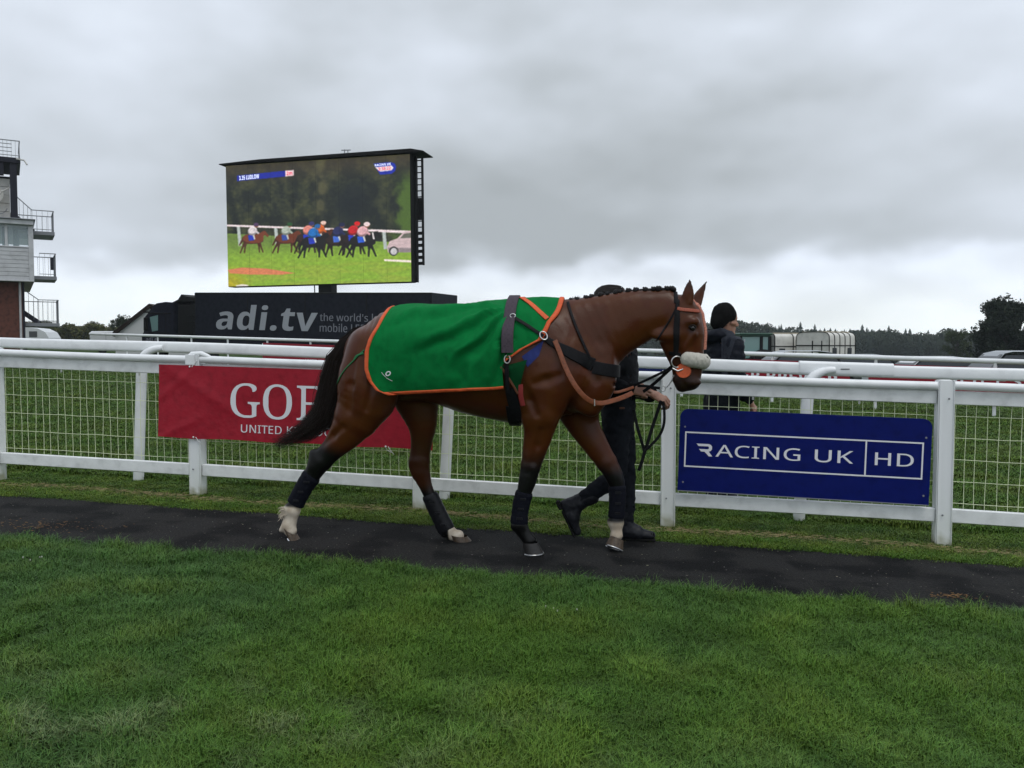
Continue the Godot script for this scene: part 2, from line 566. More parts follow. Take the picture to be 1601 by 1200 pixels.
# A solid described by its distance field on a grid, turned into one continuous skin.
class Field:
	var lo: Vector3
	var h: float
	var nx: int
	var ny: int
	var nz: int
	var f := PackedFloat32Array()
	var lat := Vector3.BACK      # the sideways axis of limbs

	func _init(a: Vector3, b: Vector3, cell: float) -> void:
		lo = a
		h = cell
		nx = int(ceil((b.x - a.x) / h)) + 1
		ny = int(ceil((b.y - a.y) / h)) + 1
		nz = int(ceil((b.z - a.z) / h)) + 1
		f.resize(nx * ny * nz)
		f.fill(1.0)

	# a tapered limb from a to b with an elliptic section: u in the plane of the bend, w sideways; sign -1 carves
	func cap(a: Vector3, b: Vector3, ua: float, wa: float, ub: float, wb: float, k: float, sgn := 1, s0 := 9.0, s1 := 9.0) -> void:
		var D := b - a
		var L := D.length()
		if L < 1e-5:
			D = Vector3.UP
			L = 1e-5
		else:
			D /= L
		var W := lat - D * D.dot(lat)
		if W.length() < 0.05:
			W = D.cross(Vector3.UP)
		W = W.normalized()
		var U := D.cross(W)
		var m := maxf(maxf(ua, wa), maxf(ub, wb)) + k + h * 2.0
		var x0 := maxi(0, int((minf(a.x, b.x) - m - lo.x) / h))
		var x1 := mini(nx - 1, int((maxf(a.x, b.x) + m - lo.x) / h) + 1)
		var y0 := maxi(0, int((minf(a.y, b.y) - m - lo.y) / h))
		var y1 := mini(ny - 1, int((maxf(a.y, b.y) + m - lo.y) / h) + 1)
		var z0 := maxi(0, int((minf(a.z, b.z) - m - lo.z) / h))
		var z1 := mini(nz - 1, int((maxf(a.z, b.z) + m - lo.z) / h) + 1)
		var du := (ub - ua) / L
		var dw := (wb - wa) / L
		var bx := D.x * h
		var ux := U.x * h
		var wx := W.x * h
		var carve := sgn < 0
		var apart := sgn == 2
		var dmin := -s0
		var dmax := L + s1
		for z in range(z0, z1 + 1):
			for y in range(y0, y1 + 1):
				var r := Vector3(lo.x + x0 * h, lo.y + y * h, lo.z + z * h) - a
				var pd := r.dot(D) - bx
				var pu := r.dot(U) - ux
				var pw := r.dot(W) - wx
				var at := (z * ny + y) * nx + x0 - 1
				for x in range(x0, x1 + 1):
					pd += bx
					pu += ux
					pw += wx
					at += 1
					if pd < dmin or pd > dmax:
						continue
					var tt := clampf(pd, 0.0, L)
					var ru := ua + du * tt
					var rw := wa + dw * tt
					var rd := ru if ru < rw else rw
					var e := pd - tt
					var qu := pu / ru
					var qw := pw / rw
					var qe := e / rd
					var k0 := qu * qu + qw * qw + qe * qe
					if k0 < 1e-6:
						k0 = 1e-6
					k0 = sqrt(k0)
					qu /= ru
					qw /= rw
					qe /= rd
					var k1 := sqrt(qu * qu + qw * qw + qe * qe)
					var d := k0 * (k0 - 1.0) / k1
					if apart:
						if d < g[at]:
							g[at] = d
						continue
					var old := f[at]
					if carve:
						d = -d
						var w := k - absf(old - d)
						var top := old if old > d else d
						f[at] = top + w * w / k * 0.25 if w > 0.0 else top
					else:
						var w := k - absf(old - d)
						var low := old if old < d else d
						f[at] = low - w * w / k * 0.25 if w > 0.0 else low

	var g := PackedFloat32Array()

	# a limb of several pieces, each entry [point, u radius, w radius]: drawn through them as one smooth tapering form, then melted into the rest
	func chain(pts: Array, k: float, fine := 3) -> void:
		if g.is_empty():
			g.resize(f.size())
			g.fill(9.0)
		var line := []
		for i in pts.size() - 1:
			var a: Array = pts[maxi(i - 1, 0)]
			var b: Array = pts[i]
			var c: Array = pts[i + 1]
			var d: Array = pts[mini(i + 2, pts.size() - 1)]
			for j in fine:
				var t := float(j) / fine
				line.append([(b[0] as Vector3).cubic_interpolate(c[0], a[0], d[0], t), maxf(0.001, cubic_interpolate(b[1], c[1], a[1], d[1], t)), maxf(0.001, cubic_interpolate(b[2], c[2], a[2], d[2], t))])
		line.append(pts[-1])
		var x0 := nx
		var y0 := ny
		var z0 := nz
		var x1 := 0
		var y1 := 0
		var z1 := 0
		for i in line.size() - 1:
			var p: Vector3 = line[i][0]
			var q: Vector3 = line[i + 1][0]
			cap(p, q, line[i][1], line[i][2], line[i + 1][1], line[i + 1][2], k, 2, 9.0 if i == 0 else 0.02, 9.0 if i == line.size() - 2 else 0.02)
			var m := maxf(maxf(line[i][1], line[i][2]), maxf(line[i + 1][1], line[i + 1][2])) + k + h * 2.0
			x0 = mini(x0, int((minf(p.x, q.x) - m - lo.x) / h)); x1 = maxi(x1, int((maxf(p.x, q.x) + m - lo.x) / h) + 1)
			y0 = mini(y0, int((minf(p.y, q.y) - m - lo.y) / h)); y1 = maxi(y1, int((maxf(p.y, q.y) + m - lo.y) / h) + 1)
			z0 = mini(z0, int((minf(p.z, q.z) - m - lo.z) / h)); z1 = maxi(z1, int((maxf(p.z, q.z) + m - lo.z) / h) + 1)
		for z in range(maxi(z0, 0), mini(z1, nz - 1) + 1):
			for y in range(maxi(y0, 0), mini(y1, ny - 1) + 1):
				var row := (z * ny + y) * nx
				for x in range(row + maxi(x0, 0), row + mini(x1, nx - 1) + 1):
					var d := g[x]
					if d < 8.0:
						g[x] = 9.0
						var old := f[x]
						var e := k - absf(old - d)
						var low := old if old < d else d
						f[x] = low - e * e / k * 0.25 if e > 0.0 else low

	func blob(c: Vector3, u: float, w: float, k: float, sgn := 1) -> void:
		cap(c - Vector3(0, 0.0005, 0), c + Vector3(0, 0.0005, 0), u, w, u, w, k, sgn)

	func at(p: Vector3) -> float:
		var c := (p - lo) / h
		var x := clampi(int(c.x), 0, nx - 2)
		var y := clampi(int(c.y), 0, ny - 2)
		var z := clampi(int(c.z), 0, nz - 2)
		var fx := clampf(c.x - x, 0.0, 1.0)
		var fy := clampf(c.y - y, 0.0, 1.0)
		var fz := clampf(c.z - z, 0.0, 1.0)
		var i := (z * ny + y) * nx + x
		var j := i + nx * ny
		var a := lerpf(lerpf(f[i], f[i + 1], fx), lerpf(f[i + nx], f[i + nx + 1], fx), fy)
		var b := lerpf(lerpf(f[j], f[j + 1], fx), lerpf(f[j + nx], f[j + nx + 1], fx), fy)
		return lerpf(a, b, fz)

	func slope(p: Vector3, e := 0.0) -> Vector3:
		if e == 0.0:
			e = h
		var d := Vector3(at(p + Vector3(e, 0, 0)) - at(p - Vector3(e, 0, 0)), at(p + Vector3(0, e, 0)) - at(p - Vector3(0, e, 0)), at(p + Vector3(0, 0, e)) - at(p - Vector3(0, 0, e)))
		return d.normalized() if d.length_squared() > 1e-12 else Vector3.UP

	# from outside towards the solid: where the skin is
	func hit(from: Vector3, dir: Vector3, far: float) -> Vector3:
		var t := 0.0
		while t < far:
			if at(from + dir * t) < 0.0:
				var a := t - 0.012
				var b := t
				for i in 8:
					var m := (a + b) * 0.5
					if at(from + dir * m) < 0.0:
						b = m
					else:
						a = m
				return from + dir * b
			t += 0.012
		return from + dir * far

	func skin(mb: MB) -> void:
		var sx := 1
		var sy := nx
		var sz := nx * ny
		var lim := h * 1.9
		var id := PackedInt32Array()
		id.resize(f.size())
		id.fill(-1)
		var cells := PackedInt32Array()
		var off := [0, sx, sy, sx + sy, sz, sx + sz, sy + sz, sx + sy + sz]
		var edges := [[0, 1], [2, 3], [4, 5], [6, 7], [0, 2], [1, 3], [4, 6], [5, 7], [0, 4], [1, 5], [2, 6], [3, 7]]
		for z in range(0, nz - 1):
			for y in range(0, ny - 1):
				var i := (z * ny + y) * nx - 1
				for x in range(0, nx - 1):
					i += 1
					var c := f[i]
					if c > lim or c < -lim:
						continue
					var s := 0
					for o in off:
						if f[i + o] < 0.0:
							s += 1
					if s == 0 or s == 8:
						continue
					var sum := Vector3.ZERO
					var n := 0
					for e in edges:
						var fa := f[i + off[e[0]]]
						var fb := f[i + off[e[1]]]
						if (fa < 0.0) != (fb < 0.0):
							var tt: float = fa / (fa - fb)
							var ca := Vector3(e[0] & 1, (e[0] >> 1) & 1, (e[0] >> 2) & 1)
							var cb := Vector3(e[1] & 1, (e[1] >> 1) & 1, (e[1] >> 2) & 1)
							sum += ca.lerp(cb, tt)
							n += 1
					var pos := lo + (Vector3(x, y, z) + sum / n) * h
					id[i] = mb.p(pos, slope(pos, h * 1.5))
					cells.append(i)
		for i in cells:
			var c := f[i] < 0.0
			if (f[i + sx] < 0.0) != c and i >= sy + sz and id[i - sy] >= 0 and id[i - sz] >= 0 and id[i - sy - sz] >= 0:
				mb.q(id[i], id[i - sy], id[i - sy - sz], id[i - sz])
			if (f[i + sy] < 0.0) != c and i >= sx + sz and id[i - sx] >= 0 and id[i - sz] >= 0 and id[i - sx - sz] >= 0:
				mb.q(id[i], id[i - sx], id[i - sx - sz], id[i - sz])
			if (f[i + sz] < 0.0) != c and i >= sx + sy and id[i - sx] >= 0 and id[i - sy] >= 0 and id[i - sx - sy] >= 0:
				mb.q(id[i], id[i - sx], id[i - sx - sy], id[i - sy])


func one_box(s: Vector3, b := 0.0) -> ArrayMesh:
	var mb := MB.new()
	mb.box(Vector3.ZERO, s, b)
	return mb.mesh()


func at_pos(p: Vector3) -> Transform3D:
	return Transform3D(Basis.IDENTITY, p)


# printed lettering of a given size, thin as paint or vinyl
func lettering(s: String, face: String, weight: int, w: float, h: float, deep := 0.003, lean := 0.0) -> MB:
	var font := SystemFont.new()
	font.font_names = PackedStringArray([face])
	font.font_weight = weight
	var tm := TextMesh.new()
	tm.text = s
	tm.font = font
	tm.font_size = 96
	tm.pixel_size = 0.01
	tm.curve_step = 1.0
	tm.depth = 0.01
	var box := tm.get_aabb()
	var arr := tm.get_mesh_arrays()
	var vs: PackedVector3Array = arr[Mesh.ARRAY_VERTEX]
	var ns: PackedVector3Array = arr[Mesh.ARRAY_NORMAL]
	var idx: PackedInt32Array = arr[Mesh.ARRAY_INDEX]
	var mb := MB.new()
	var c := box.get_center()
	for k in vs.size():
		var r := (vs[k] - c) / box.size
		mb.p(Vector3(r.x * w + lean * r.y * h, r.y * h, (r.z + 0.5) * deep), ns[k])
	mb.ii = idx
	return mb


# ------------------------------------------------------------------ ground and path

func path_far(x: float) -> float:
	return -6.033 + 0.187 * x


func path_near(x: float) -> float:
	return -4.819 + 0.172 * x


func make_ground() -> void:
	var mb := MB.new()
	var rows := []
	var zs := [6.0, 2.0, -1.0, -3.0, -5.0, -8.0, -14.0, -30.0, -70.0, -150.0, -300.0, -420.0, -520.0]
	var xs := [-450.0, -300.0, -150.0, -60.0, -25.0, -10.0, -4.0, 0.0, 4.0, 10.0, 25.0, 60.0, 150.0, 300.0, 450.0]
	for z in zs:
		var row := []
		for x in xs:
			row.append(Vector3(x, SLOPE * x - 0.004, z))
		rows.append(row)
	mb.grid(rows, false, true)
	tag(part(self, "ground", mb.mesh(), M.soil), "grassy ground of the racecourse falling gently to the right", "", "", "structure")

	var rag := FastNoiseLite.new()
	rag.seed = 5
	rag.frequency = 1.3
	rag.fractal_octaves = 4
	mb = MB.new()
	rows = []
	var x := -34.0
	while x < 34.0:
		var row := []
		var f := path_far(x) + rag.get_noise_2d(x, 3.0) * 0.06
		var n := path_near(x) + rag.get_noise_2d(x, 90.0) * 0.07
		for k in 7:
			var z := lerpf(n, f, k / 6.0)
			row.append(Vector3(x, SLOPE * x + 0.004 + 0.003 * rag.get_noise_2d(x * 0.8, z * 2.0), z))
		rows.append(row)
		x += 0.1 if absf(x) < 6.0 else 0.8
	mb.grid(rows)
	tag(part(self, "path", mb.mesh(), M.asphalt), "dark rubberised walking path for the horses", "", "", "structure")


# ------------------------------------------------------------------ the white fence beside the path

const FENCE_TURN := -0.1883
const FENCE_Z := -6.611

func fence_ground(x: float) -> float:
	return SLOPE * cos(FENCE_TURN) * x


func make_front_fence() -> void:
	var o := thing("rail_fence", "white post and rail fence with wire mesh running along the path behind the horse", "fence", Vector3(0, 0, FENCE_Z), FENCE_TURN)
	var posts := [-8.42, -6.5, -4.585, -2.662, -0.735, 1.190, 3.100, 5.02, 6.94, 8.86]
	var pw := 0.108
	var wires_v: ArrayMesh
	var rng := RandomNumberGenerator.new()
	rng.seed = 77
	# posts: bevelled square timbers, stained with soil and algae where they stand in the turf
	var post_meshes := []
	var stain := FastNoiseLite.new()
	stain.seed = 14
	stain.frequency = 14.0
	for v in 4:
		var post_mb := MB.new()
		var e := pw * 0.5
		var b := 0.008
		var ys := [-0.02, 0.0, 0.015, 0.03, 0.05, 0.075, 0.11, 0.16, 0.25, 0.5, 0.8, 1.0, 1.158, 1.166]
		var rows := []
		for y in ys:
			var k: float = e - (0.008 if y > 1.16 else 0.0)
			var row := []
			for c in [[-1, -1], [1, -1], [1, 1], [-1, 1]]:
				var cx: float = c[0] * k
				var cz: float = c[1] * k
				var first := Vector3(cx, y, cz - c[1] * b) if c[0] * c[1] < 0 else Vector3(cx - c[0] * b, y, cz)
				var second := Vector3(cx - c[0] * b, y, cz) if c[0] * c[1] < 0 else Vector3(cx, y, cz - c[1] * b)
				row.append(first)
				row.append(second)
			# two more points along each face
			var full := []
			for i in 8:
				full.append(row[i])
				if i % 2 == 1:
					var nx: Vector3 = row[(i + 1) % 8]
					full.append((row[i] as Vector3).lerp(nx, 0.33))
					full.append((row[i] as Vector3).lerp(nx, 0.67))
			rows.append(full)
		post_mb.grid(rows, true, false)
		if post_mb.nn[5 * 16].dot(Vector3(post_mb.v[5 * 16].x, 0, post_mb.v[5 * 16].z)) < 0.0:
			post_mb = MB.new()
			post_mb.grid(rows, true, true)
		post_mb.flat(rows[-1], Vector3.UP)
		for i in post_mb.v.size():
			var p := post_mb.v[i]
			var n := stain.get_noise_3d(p.x + v * 3.1, p.y * 0.7, p.z)
			var dirt := clampf(smoothstep(0.10 + n * 0.12, 0.0, p.y) * (0.75 + n), 0.0, 0.9)
			var c := Color(0.80, 0.82, 0.83) * (0.97 + 0.06 * n)
			c = c.lerp(Color(0.24, 0.22, 0.11), dirt)
			c = c.lerp(Color(0.42, 0.47, 0.36), clampf(0.25 * smoothstep(0.45, 0.05, p.y) + n * 0.2, 0.0, 0.3) * float(p.y < 0.5))
			c.a = 1.0
			post_mb.cc[i] = c
		post_meshes.append(post_mb.mesh())
	var bolt_mb := MB.new()
	bolt_mb.tube([Vector3(0, 0, 0), Vector3(0, 0, 0.005)], [0.0075, 0.006], 8)
	var bolt_mesh := bolt_mb.mesh()
	for k in posts.size():
		var px: float = posts[k]
		var post := part(o, "post", post_meshes[k % 4], M.post_paint, at_pos(Vector3(px, fence_ground(px), 0)))
		for by in [[-0.012, 0.215], [0.014, 1.035]]:
			part(post, "bolt", bolt_mesh, M.grey_steel, at_pos(Vector3(by[0], by[1], pw * 0.5)))
	for k in posts.size() - 1:
		var a: float = posts[k] + pw * 0.5 - 0.004
		var b: float = posts[k + 1] - pw * 0.5 + 0.004
		var ga := fence_ground(a)
		var gb := fence_ground(b)
		var mb := MB.new()
		var sag := rng.randf_range(-0.004, 0.004)
		var tp := []
		for j in 9:
			var t := j / 8.0
			tp.append(Vector3(lerpf(a, b, t), lerpf(ga, gb, t) + 1.124 - 0.005 * sin(t * PI) + sag, 0.016))
		mb.tube(tp, 0.031, 14, false)
		part(o, "top_tube", mb.mesh(), M.white_plastic)
		mb = MB.new()
		mb.beam(Vector3(a, ga + 1.042, -0.006), Vector3(b, gb + 1.042, -0.006), 0.034, 0.096, 0.006)
		part(o, "middle_board", mb.mesh(), M.white_paint)
		mb = MB.new()
		mb.beam(Vector3(a, ga + 0.205 + sag, 0.004), Vector3(b, gb + 0.205 - sag, 0.004), 0.045, 0.098, 0.007)
		part(o, "bottom_board", mb.mesh(), M.white_paint)
		# the welded mesh behind the boards: one part with each of its wires
		var panel := Node3D.new()
		panel.name = "mesh_panel" if k == 0 else "mesh_panel_%03d" % k
		o.add_child(panel, true)
		panel.position = Vector3(a, ga, -0.042)
		var L := b - a
		var fall := (gb - ga) / L
		var lean := rng.randf_range(-0.012, 0.012)
		var n := int((L - 0.03) / 0.0725)
		var variants := []
		for vv in 3:
			var wm := MB.new()
			var pts := []
			for j in 6:
				pts.append(Vector3(rng.randf_range(-0.004, 0.004), 0.235 + 0.76 * j / 5.0, rng.randf_range(-0.004, 0.004)))
			wm.tube(pts, 0.0021, 5, false)
			variants.append(wm.mesh())
		for j in n + 1:
			var wx := 0.02 + j * 0.0725
			var tr := Transform3D(Basis(Vector3.BACK, lean + rng.randf_range(-0.006, 0.006)), Vector3(wx, fall * wx, 0))
			part(panel, "wire", variants[j % 3], M.wire, tr)
		for j in 6:
			var hy := 0.29 + 0.155 * j - (0.02 if j == 5 else 0.0)
			var hm := MB.new()
			var pts := []
			for t in 11:
				var tx := L * t / 10.0
				pts.append(Vector3(tx, hy + fall * tx + rng.randf_range(-0.003, 0.003), 0.0043 + rng.randf_range(-0.002, 0.002)))
			hm.tube(pts, 0.0021, 5, false)
			part(panel, "wire", hm.mesh(), M.wire)
		# small white clips that hold the mesh to the middle board
		for cx in [0.31, 0.72]:
			var cm := MB.new()
			cm.box(Vector3(lerpf(a, b, cx), lerpf(ga, gb, cx) + 0.985, -0.05), Vector3(0.012, 0.035, 0.01), 0.002)
			part(o, "mesh_clip", cm.mesh(), M.tie)
	# the sleeve that joins the tubes over the post behind the red banner
	var sm := MB.new()
	var px: float = posts[3]
	var gy := fence_ground(px)
	sm.tube([Vector3(px - 0.05, gy + 1.138, 0.03), Vector3(px - 0.02, gy + 1.165, 0.026), Vector3(px + 0.06, gy + 1.168, 0.022), Vector3(px + 0.13, gy + 1.14, 0.018)], [0.02, 0.024, 0.024, 0.02], 10)
	part(o, "tube_sleeve", sm.mesh(), M.white_plastic)
	sm = MB.new()
	sm.box(Vector3(px - 0.02, gy + 1.12, 0.06), Vector3(0.085, 0.085, 0.012), 0.004)
	part(o, "bracket", sm.mesh(), M.white_plastic)


# ------------------------------------------------------------------ the plastic running rail just behind it

func make_running_rail() -> void:
	var o := thing("running_rail", "white plastic racecourse running rail on goose-necked posts just behind the mesh fence", "rail", Vector3(0, 0, -7.173), -0.1717)
	var mb := MB.new()
	var rows := []
	var c := cos(0.1717)
	for i in 41:
		var x := -10.0 + i * 0.5
		var y := SLOPE * c * x + 1.206 + 0.006 * sin(x * 1.7)
		var ring := []
		for s in 18:
			var an := TAU * s / 18
			var ca := cos(an)
			var sa := sin(an)
			ring.append(Vector3(x, y + signf(sa) * pow(absf(sa), 0.55) * 0.049, signf(ca) * pow(absf(ca), 0.7) * 0.034))
		rows.append(ring)
	mb.grid(rows, true, true)
	part(o, "rail", mb.mesh(), M.white_plastic)
	# the moulded sleeve where two lengths of rail meet
	mb = MB.new()
	rows = []
	for i in 3:
		var x := [2.30, 2.6, 3.0][i] as float
		var y := SLOPE * c * x + 1.210
		var ring := []
		for s in 18:
			var an := TAU * s / 18
			var ca := cos(an)
			var sa := sin(an)
			ring.append(Vector3(x, y + signf(sa) * pow(absf(sa), 0.55) * 0.0545, signf(ca) * pow(absf(ca), 0.7) * 0.039))
		rows.append(ring)
	mb.grid(rows, true, true)
	part(o, "rail_sleeve", mb.mesh(), M.white_plastic)
	mb = MB.new()
	mb.box(Vector3(2.64, SLOPE * c * 2.64 + 1.210, 0.0395), Vector3(0.066, 0.006, 0.006))
	part(o, "sleeve_slot", mb.mesh(), M.rubber)
	for px in [-6.15, -3.36, -0.52, 2.36, 5.2, 8.0]:
		var g: float = SLOPE * c * px
		var pm := MB.new()
		pm.tube([Vector3(px - 0.055, g - 0.05, 0.055), Vector3(px + 0.005, g + 1.06, 0.06)], 0.046, 14)
		part(o, "post", pm.mesh(), M.white_plastic)
		var neck := []
		var rad := []
		for k in 9:
			var t := k / 8.0
			var an := t * PI * 0.5
			neck.append(Vector3(px + 0.005 + 0.15 * (1.0 - cos(an)) + 0.05 * t * t, g + 1.06 + 0.135 * sin(an), 0.062 - 0.022 * t))
			rad.append(lerpf(0.047, 0.026, t))
		pm = MB.new()
		pm.tube(neck, rad, 14)
		part(o, "goose_neck", pm.mesh(), M.white_plastic)


# ------------------------------------------------------------------ the far rail with its banners

func far_at(t: float, y: float) -> Vector3:
	# the far rail runs from the left, 35 m off, to the right, 20 m off
	var a := Vector3(-10.43, 0.0, -35.0)
	var b := Vector3(10.44, 0.0, -20.0)
	var p := a.lerp(b, t)
	return Vector3(p.x, SLOPE * p.x + y, p.z)


func make_far_fence() -> void:
	var base := far_at(0.5, 0.0)
	var o := thing("far_rail", "thin white rail with sponsors' banners along the far side of the grass", "rail", base)
	var mb := MB.new()
	var pts := []
	for k in 15:
		pts.append(far_at(-0.5 + k * 0.15, 1.30) - base)
	mb.tube(pts, 0.062, 10, false)
	part(o, "rail", mb.mesh(), M.white_plastic)
	for k in range(-4, 15):
		var t := 0.1 * k + 0.028
		mb = MB.new()
		mb.tube([far_at(t, -0.1) - base, far_at(t, 1.29) - base], 0.04, 8)
		part(o, "post", mb.mesh(), M.white_plastic)
	var dirx := (far_at(1.0, 0.0) - far_at(0.0, 0.0)).normalized()
	var along := Basis(dirx, Vector3.UP, dirx.cross(Vector3.UP)).orthonormalized()
	var spans := [[0.02, 0.33, M.far_red], [0.345, 0.575, M.far_red], [0.59, 0.715, M.far_navy], [0.722, 0.905, M.far_red], [0.922, 1.16, M.far_red]]
	var said := ["dull red banner with white lettering at the left of the far rail", "red banner on the far rail behind the lorry and the horse", "dark navy banner on the far rail behind the man in the black hat", "dark red banner with large white capital letters on the far rail", "brighter red banner at the right end of the far rail"]
	for k in spans.size():
		var s: Array = spans[k]
		var c := far_at((s[0] + s[1]) * 0.5, 0.72)
		var w: float = far_at(s[0], 0.0).distance_to(far_at(s[1], 0.0))
		var t := Node3D.new()
		t.name = numbered("banner")
		add_child(t, true)
		t.transform = Transform3D(along, c + along.z * 0.07)
		tag(t, said[k], "banner", "banners along the far rail")
		var bm := MB.new()
		bm.box(Vector3.ZERO, Vector3(w, 0.86, 0.012), 0.003)
		part(t, "cloth", bm.mesh(), s[2])
		if k == 3:
			part(t, "lettering", lettering("MASTER BREWER", "Droid Sans", 700, w * 0.80, 0.26, 0.004).mesh(), M.print_white, at_pos(Vector3(0.2, 0.0, 0.008)))
			part(t, "lettering", lettering("UK", "Droid Serif", 400, 0.3, 0.2, 0.004).mesh(), M.print_white, at_pos(Vector3(-w * 0.5 + 0.3, -0.22, 0.008)))
		elif k == 4 or k == 0:
			part(t, "lettering", lettering("GOFFS", "Droid Serif", 400, 1.6, 0.34, 0.004).mesh(), M.print_white, at_pos(Vector3(-0.6, 0.15, 0.008)))
			part(t, "lettering", lettering("UNITED KINGDOM", "Droid Sans", 400, 1.6, 0.12, 0.004).mesh(), M.print_white, at_pos(Vector3(-0.6, -0.2, 0.008)))
		var em := MB.new()
		for e in [-0.5, 0.5]:
			for y in [-0.38, 0.38]:
				em.box(Vector3(w * e, y, 0.012), Vector3(0.05, 0.05, 0.014), 0.004)
		part(t, "corner_tie", em.mesh(), M.print_white)


# ------------------------------------------------------------------ banner and board on the near fence

func drape(x: float, y: float) -> float:
	# soft creases running down from the upper left corner of the hanging vinyl
	var d := 0.0
	d += 0.010 * exp(-pow((y + 0.55 * (x + 0.62)) / 0.055, 2.0)) * smoothstep(-1.2, -1.0, x) * smoothstep(-0.35, -0.65, x)
	d += 0.008 * exp(-pow((y + 0.25 - 0.5 * (x + 1.05)) / 0.035, 2.0)) * smoothstep(-0.65, -0.95, x)
	d += 0.007 * exp(-pow((y - 0.12 - 0.8 * (x + 1.05)) / 0.04, 2.0)) * smoothstep(-0.7, -1.0, x)
	d += 0.006 * sin(x * 2.1 + y * 3.0) + 0.003 * sin(x * 6.0 - y * 9.0)
	d += 0.003 * sin(x * 17.0 + 2.0 * sin(y * 7.0)) * smoothstep(0.1, -0.3, y)
	return d * 0.7


func make_banners() -> void:
	var right := 1.0
	var fb := Basis(Vector3.UP, FENCE_TURN)
	# red vinyl banner
	var w := 2.36
	var h := 0.60
	var cx := -1.79
	var o := Node3D.new()
	o.name = numbered("banner")
	add_child(o, true)
	var roll := Basis(Vector3.BACK, -0.0245)
	o.transform = Transform3D(fb * roll, Vector3(0, 0, FENCE_Z) + fb * Vector3(cx, fence_ground(cx) + 0.778, 0.068))
	tag(o, "red vinyl banner with white serif lettering tied to the white fence behind the horse's tail", "banner")
	var mb := MB.new()
	var rows := []
	for i in 97:
		var x := -w * 0.5 + w * i / 96.0
		var row := []
		for j in 33:
			var y := -h * 0.5 + h * j / 32.0
			row.append(Vector3(x, y + 0.004 * sin(x * 9.0) * (1.0 if j == 0 else 0.0), drape(x, y)))
		rows.append(row)
	mb.grid(rows)
	for r in range(rows.size()):
		rows[r] = rows[r].map(func(p): return p - Vector3(0, 0, 0.0012))
	mb.grid(rows, false, true)
	part(o, "cloth", mb.mesh(), M.red_vinyl)
	for l in [["GOFFS", "Droid Serif", 400, 1.235, 0.285, 0.085, 0.028], ["UNITED KINGDOM", "Droid Sans", 400, 0.88, 0.066, 0.0, -0.20]]:
		var t := lettering(l[0], l[1], l[2], l[3], l[4], 0.0012)
		for k in t.v.size():
			var p := t.v[k] + Vector3(l[5], l[6], 0)
			p.z += drape(p.x, p.y) + 0.0012
			t.v[k] = p
		part(o, "lettering", t.mesh(), M.print_white)
	for e in [[-0.86, -0.3, 0], [0.80, -0.3, 1], [-0.90, 0.3, 2]]:
		var tm := MB.new()
		var s := Vector3(e[0], e[1], drape(e[0], e[1]) + 0.004)
		var dn := -1.0 if e[1] < 0.0 else 1.0
		tm.tube([s + Vector3(0, 0.012 * -dn, 0.002), s + Vector3(0.004, 0.02 * dn, -0.02), s + Vector3(0.03, 0.04 * dn, -0.05)], 0.003, 5)
		tm.tube([s + Vector3(0.02, 0.012 * -dn, 0.0), s + Vector3(0.045, 0.03 * dn, -0.01), s + Vector3(0.06, 0.052 * dn, -0.03)], 0.003, 5)
		tm.ball(s + Vector3(0.0, 0.01 * -dn, 0.0), Vector3(0.008, 0.008, 0.004), 8, 5)
		part(o, "cable_tie", tm.mesh(), M.tie)

	# navy board
	w = 1.735
	h = 0.605
	cx = 2.135
	o = Node3D.new()
	o.name = numbered("sign_board")
	add_child(o, true)
	o.transform = Transform3D(fb * Basis(Vector3.BACK, -0.0295) * Basis(Vector3.RIGHT, -0.015), Vector3(0, 0, FENCE_Z) + fb * Vector3(cx, fence_ground(cx) + 0.586, 0.052))
	tag(o, "navy blue board with rounded top corners and white outlined lettering fixed to the fence", "sign")
	mb = MB.new()
	var out := PackedVector2Array()
	var r := 0.062
	out.append(Vector2(-w * 0.5, -h * 0.5))
	out.append(Vector2(w * 0.5, -h * 0.5))
	for k in 7:
		var an := PI * 0.5 * k / 6.0
		out.append(Vector2(w * 0.5 - r + r * cos(an), h * 0.5 - r + r * sin(an)))
	for k in 7:
		var an := PI * 0.5 + PI * 0.5 * k / 6.0
		out.append(Vector2(-w * 0.5 + r + r * cos(an), h * 0.5 - r + r * sin(an)))
	mb.slab(out, -0.006, 0.006)
	part(o, "board", mb.mesh(), M.navy_board)
	mb = MB.new()
	mb.box(Vector3(0, -h * 0.5 - 0.003, 0.0), Vector3(w, 0.006, 0.016), 0.001)
	part(o, "edge_strip", mb.mesh(), M.grey_steel)
	var x0 := -w * 0.5 + w * 0.026
	var x1 := w * 0.5 - w * 0.032
	var xd := -w * 0.5 + w * 0.751
	var y1 := h * (0.5 - 0.285)
	var y0 := h * (0.5 - 0.700)
	var th := 0.0105
	mb = MB.new()
	for b in [[x0, y1, x1, y1], [x0, y0, x1, y0], [x0, y0, x0, y1], [x1, y0, x1, y1], [xd, y0 + th * 0.5, xd, y1 - th * 0.5]]:
		var hz: bool = b[1] == b[3]
		var c := Vector3((b[0] + b[2]) * 0.5, (b[1] + b[3]) * 0.5, 0.0068)
		mb.box(c, Vector3(b[2] - b[0] + th, th, 0.0012) if hz else Vector3(th, b[3] - b[1] - (0.0 if b[0] == xd else th), 0.0012))
	part(o, "border_line", mb.mesh(), M.print_white)
	var ym := (y0 + y1) * 0.5
	var ch := 0.090
	# the first letter is drawn as a bar and a leg without a stem
	var lx := -w * 0.5 + w * 0.072
	mb = MB.new()
	var R := PackedVector2Array()
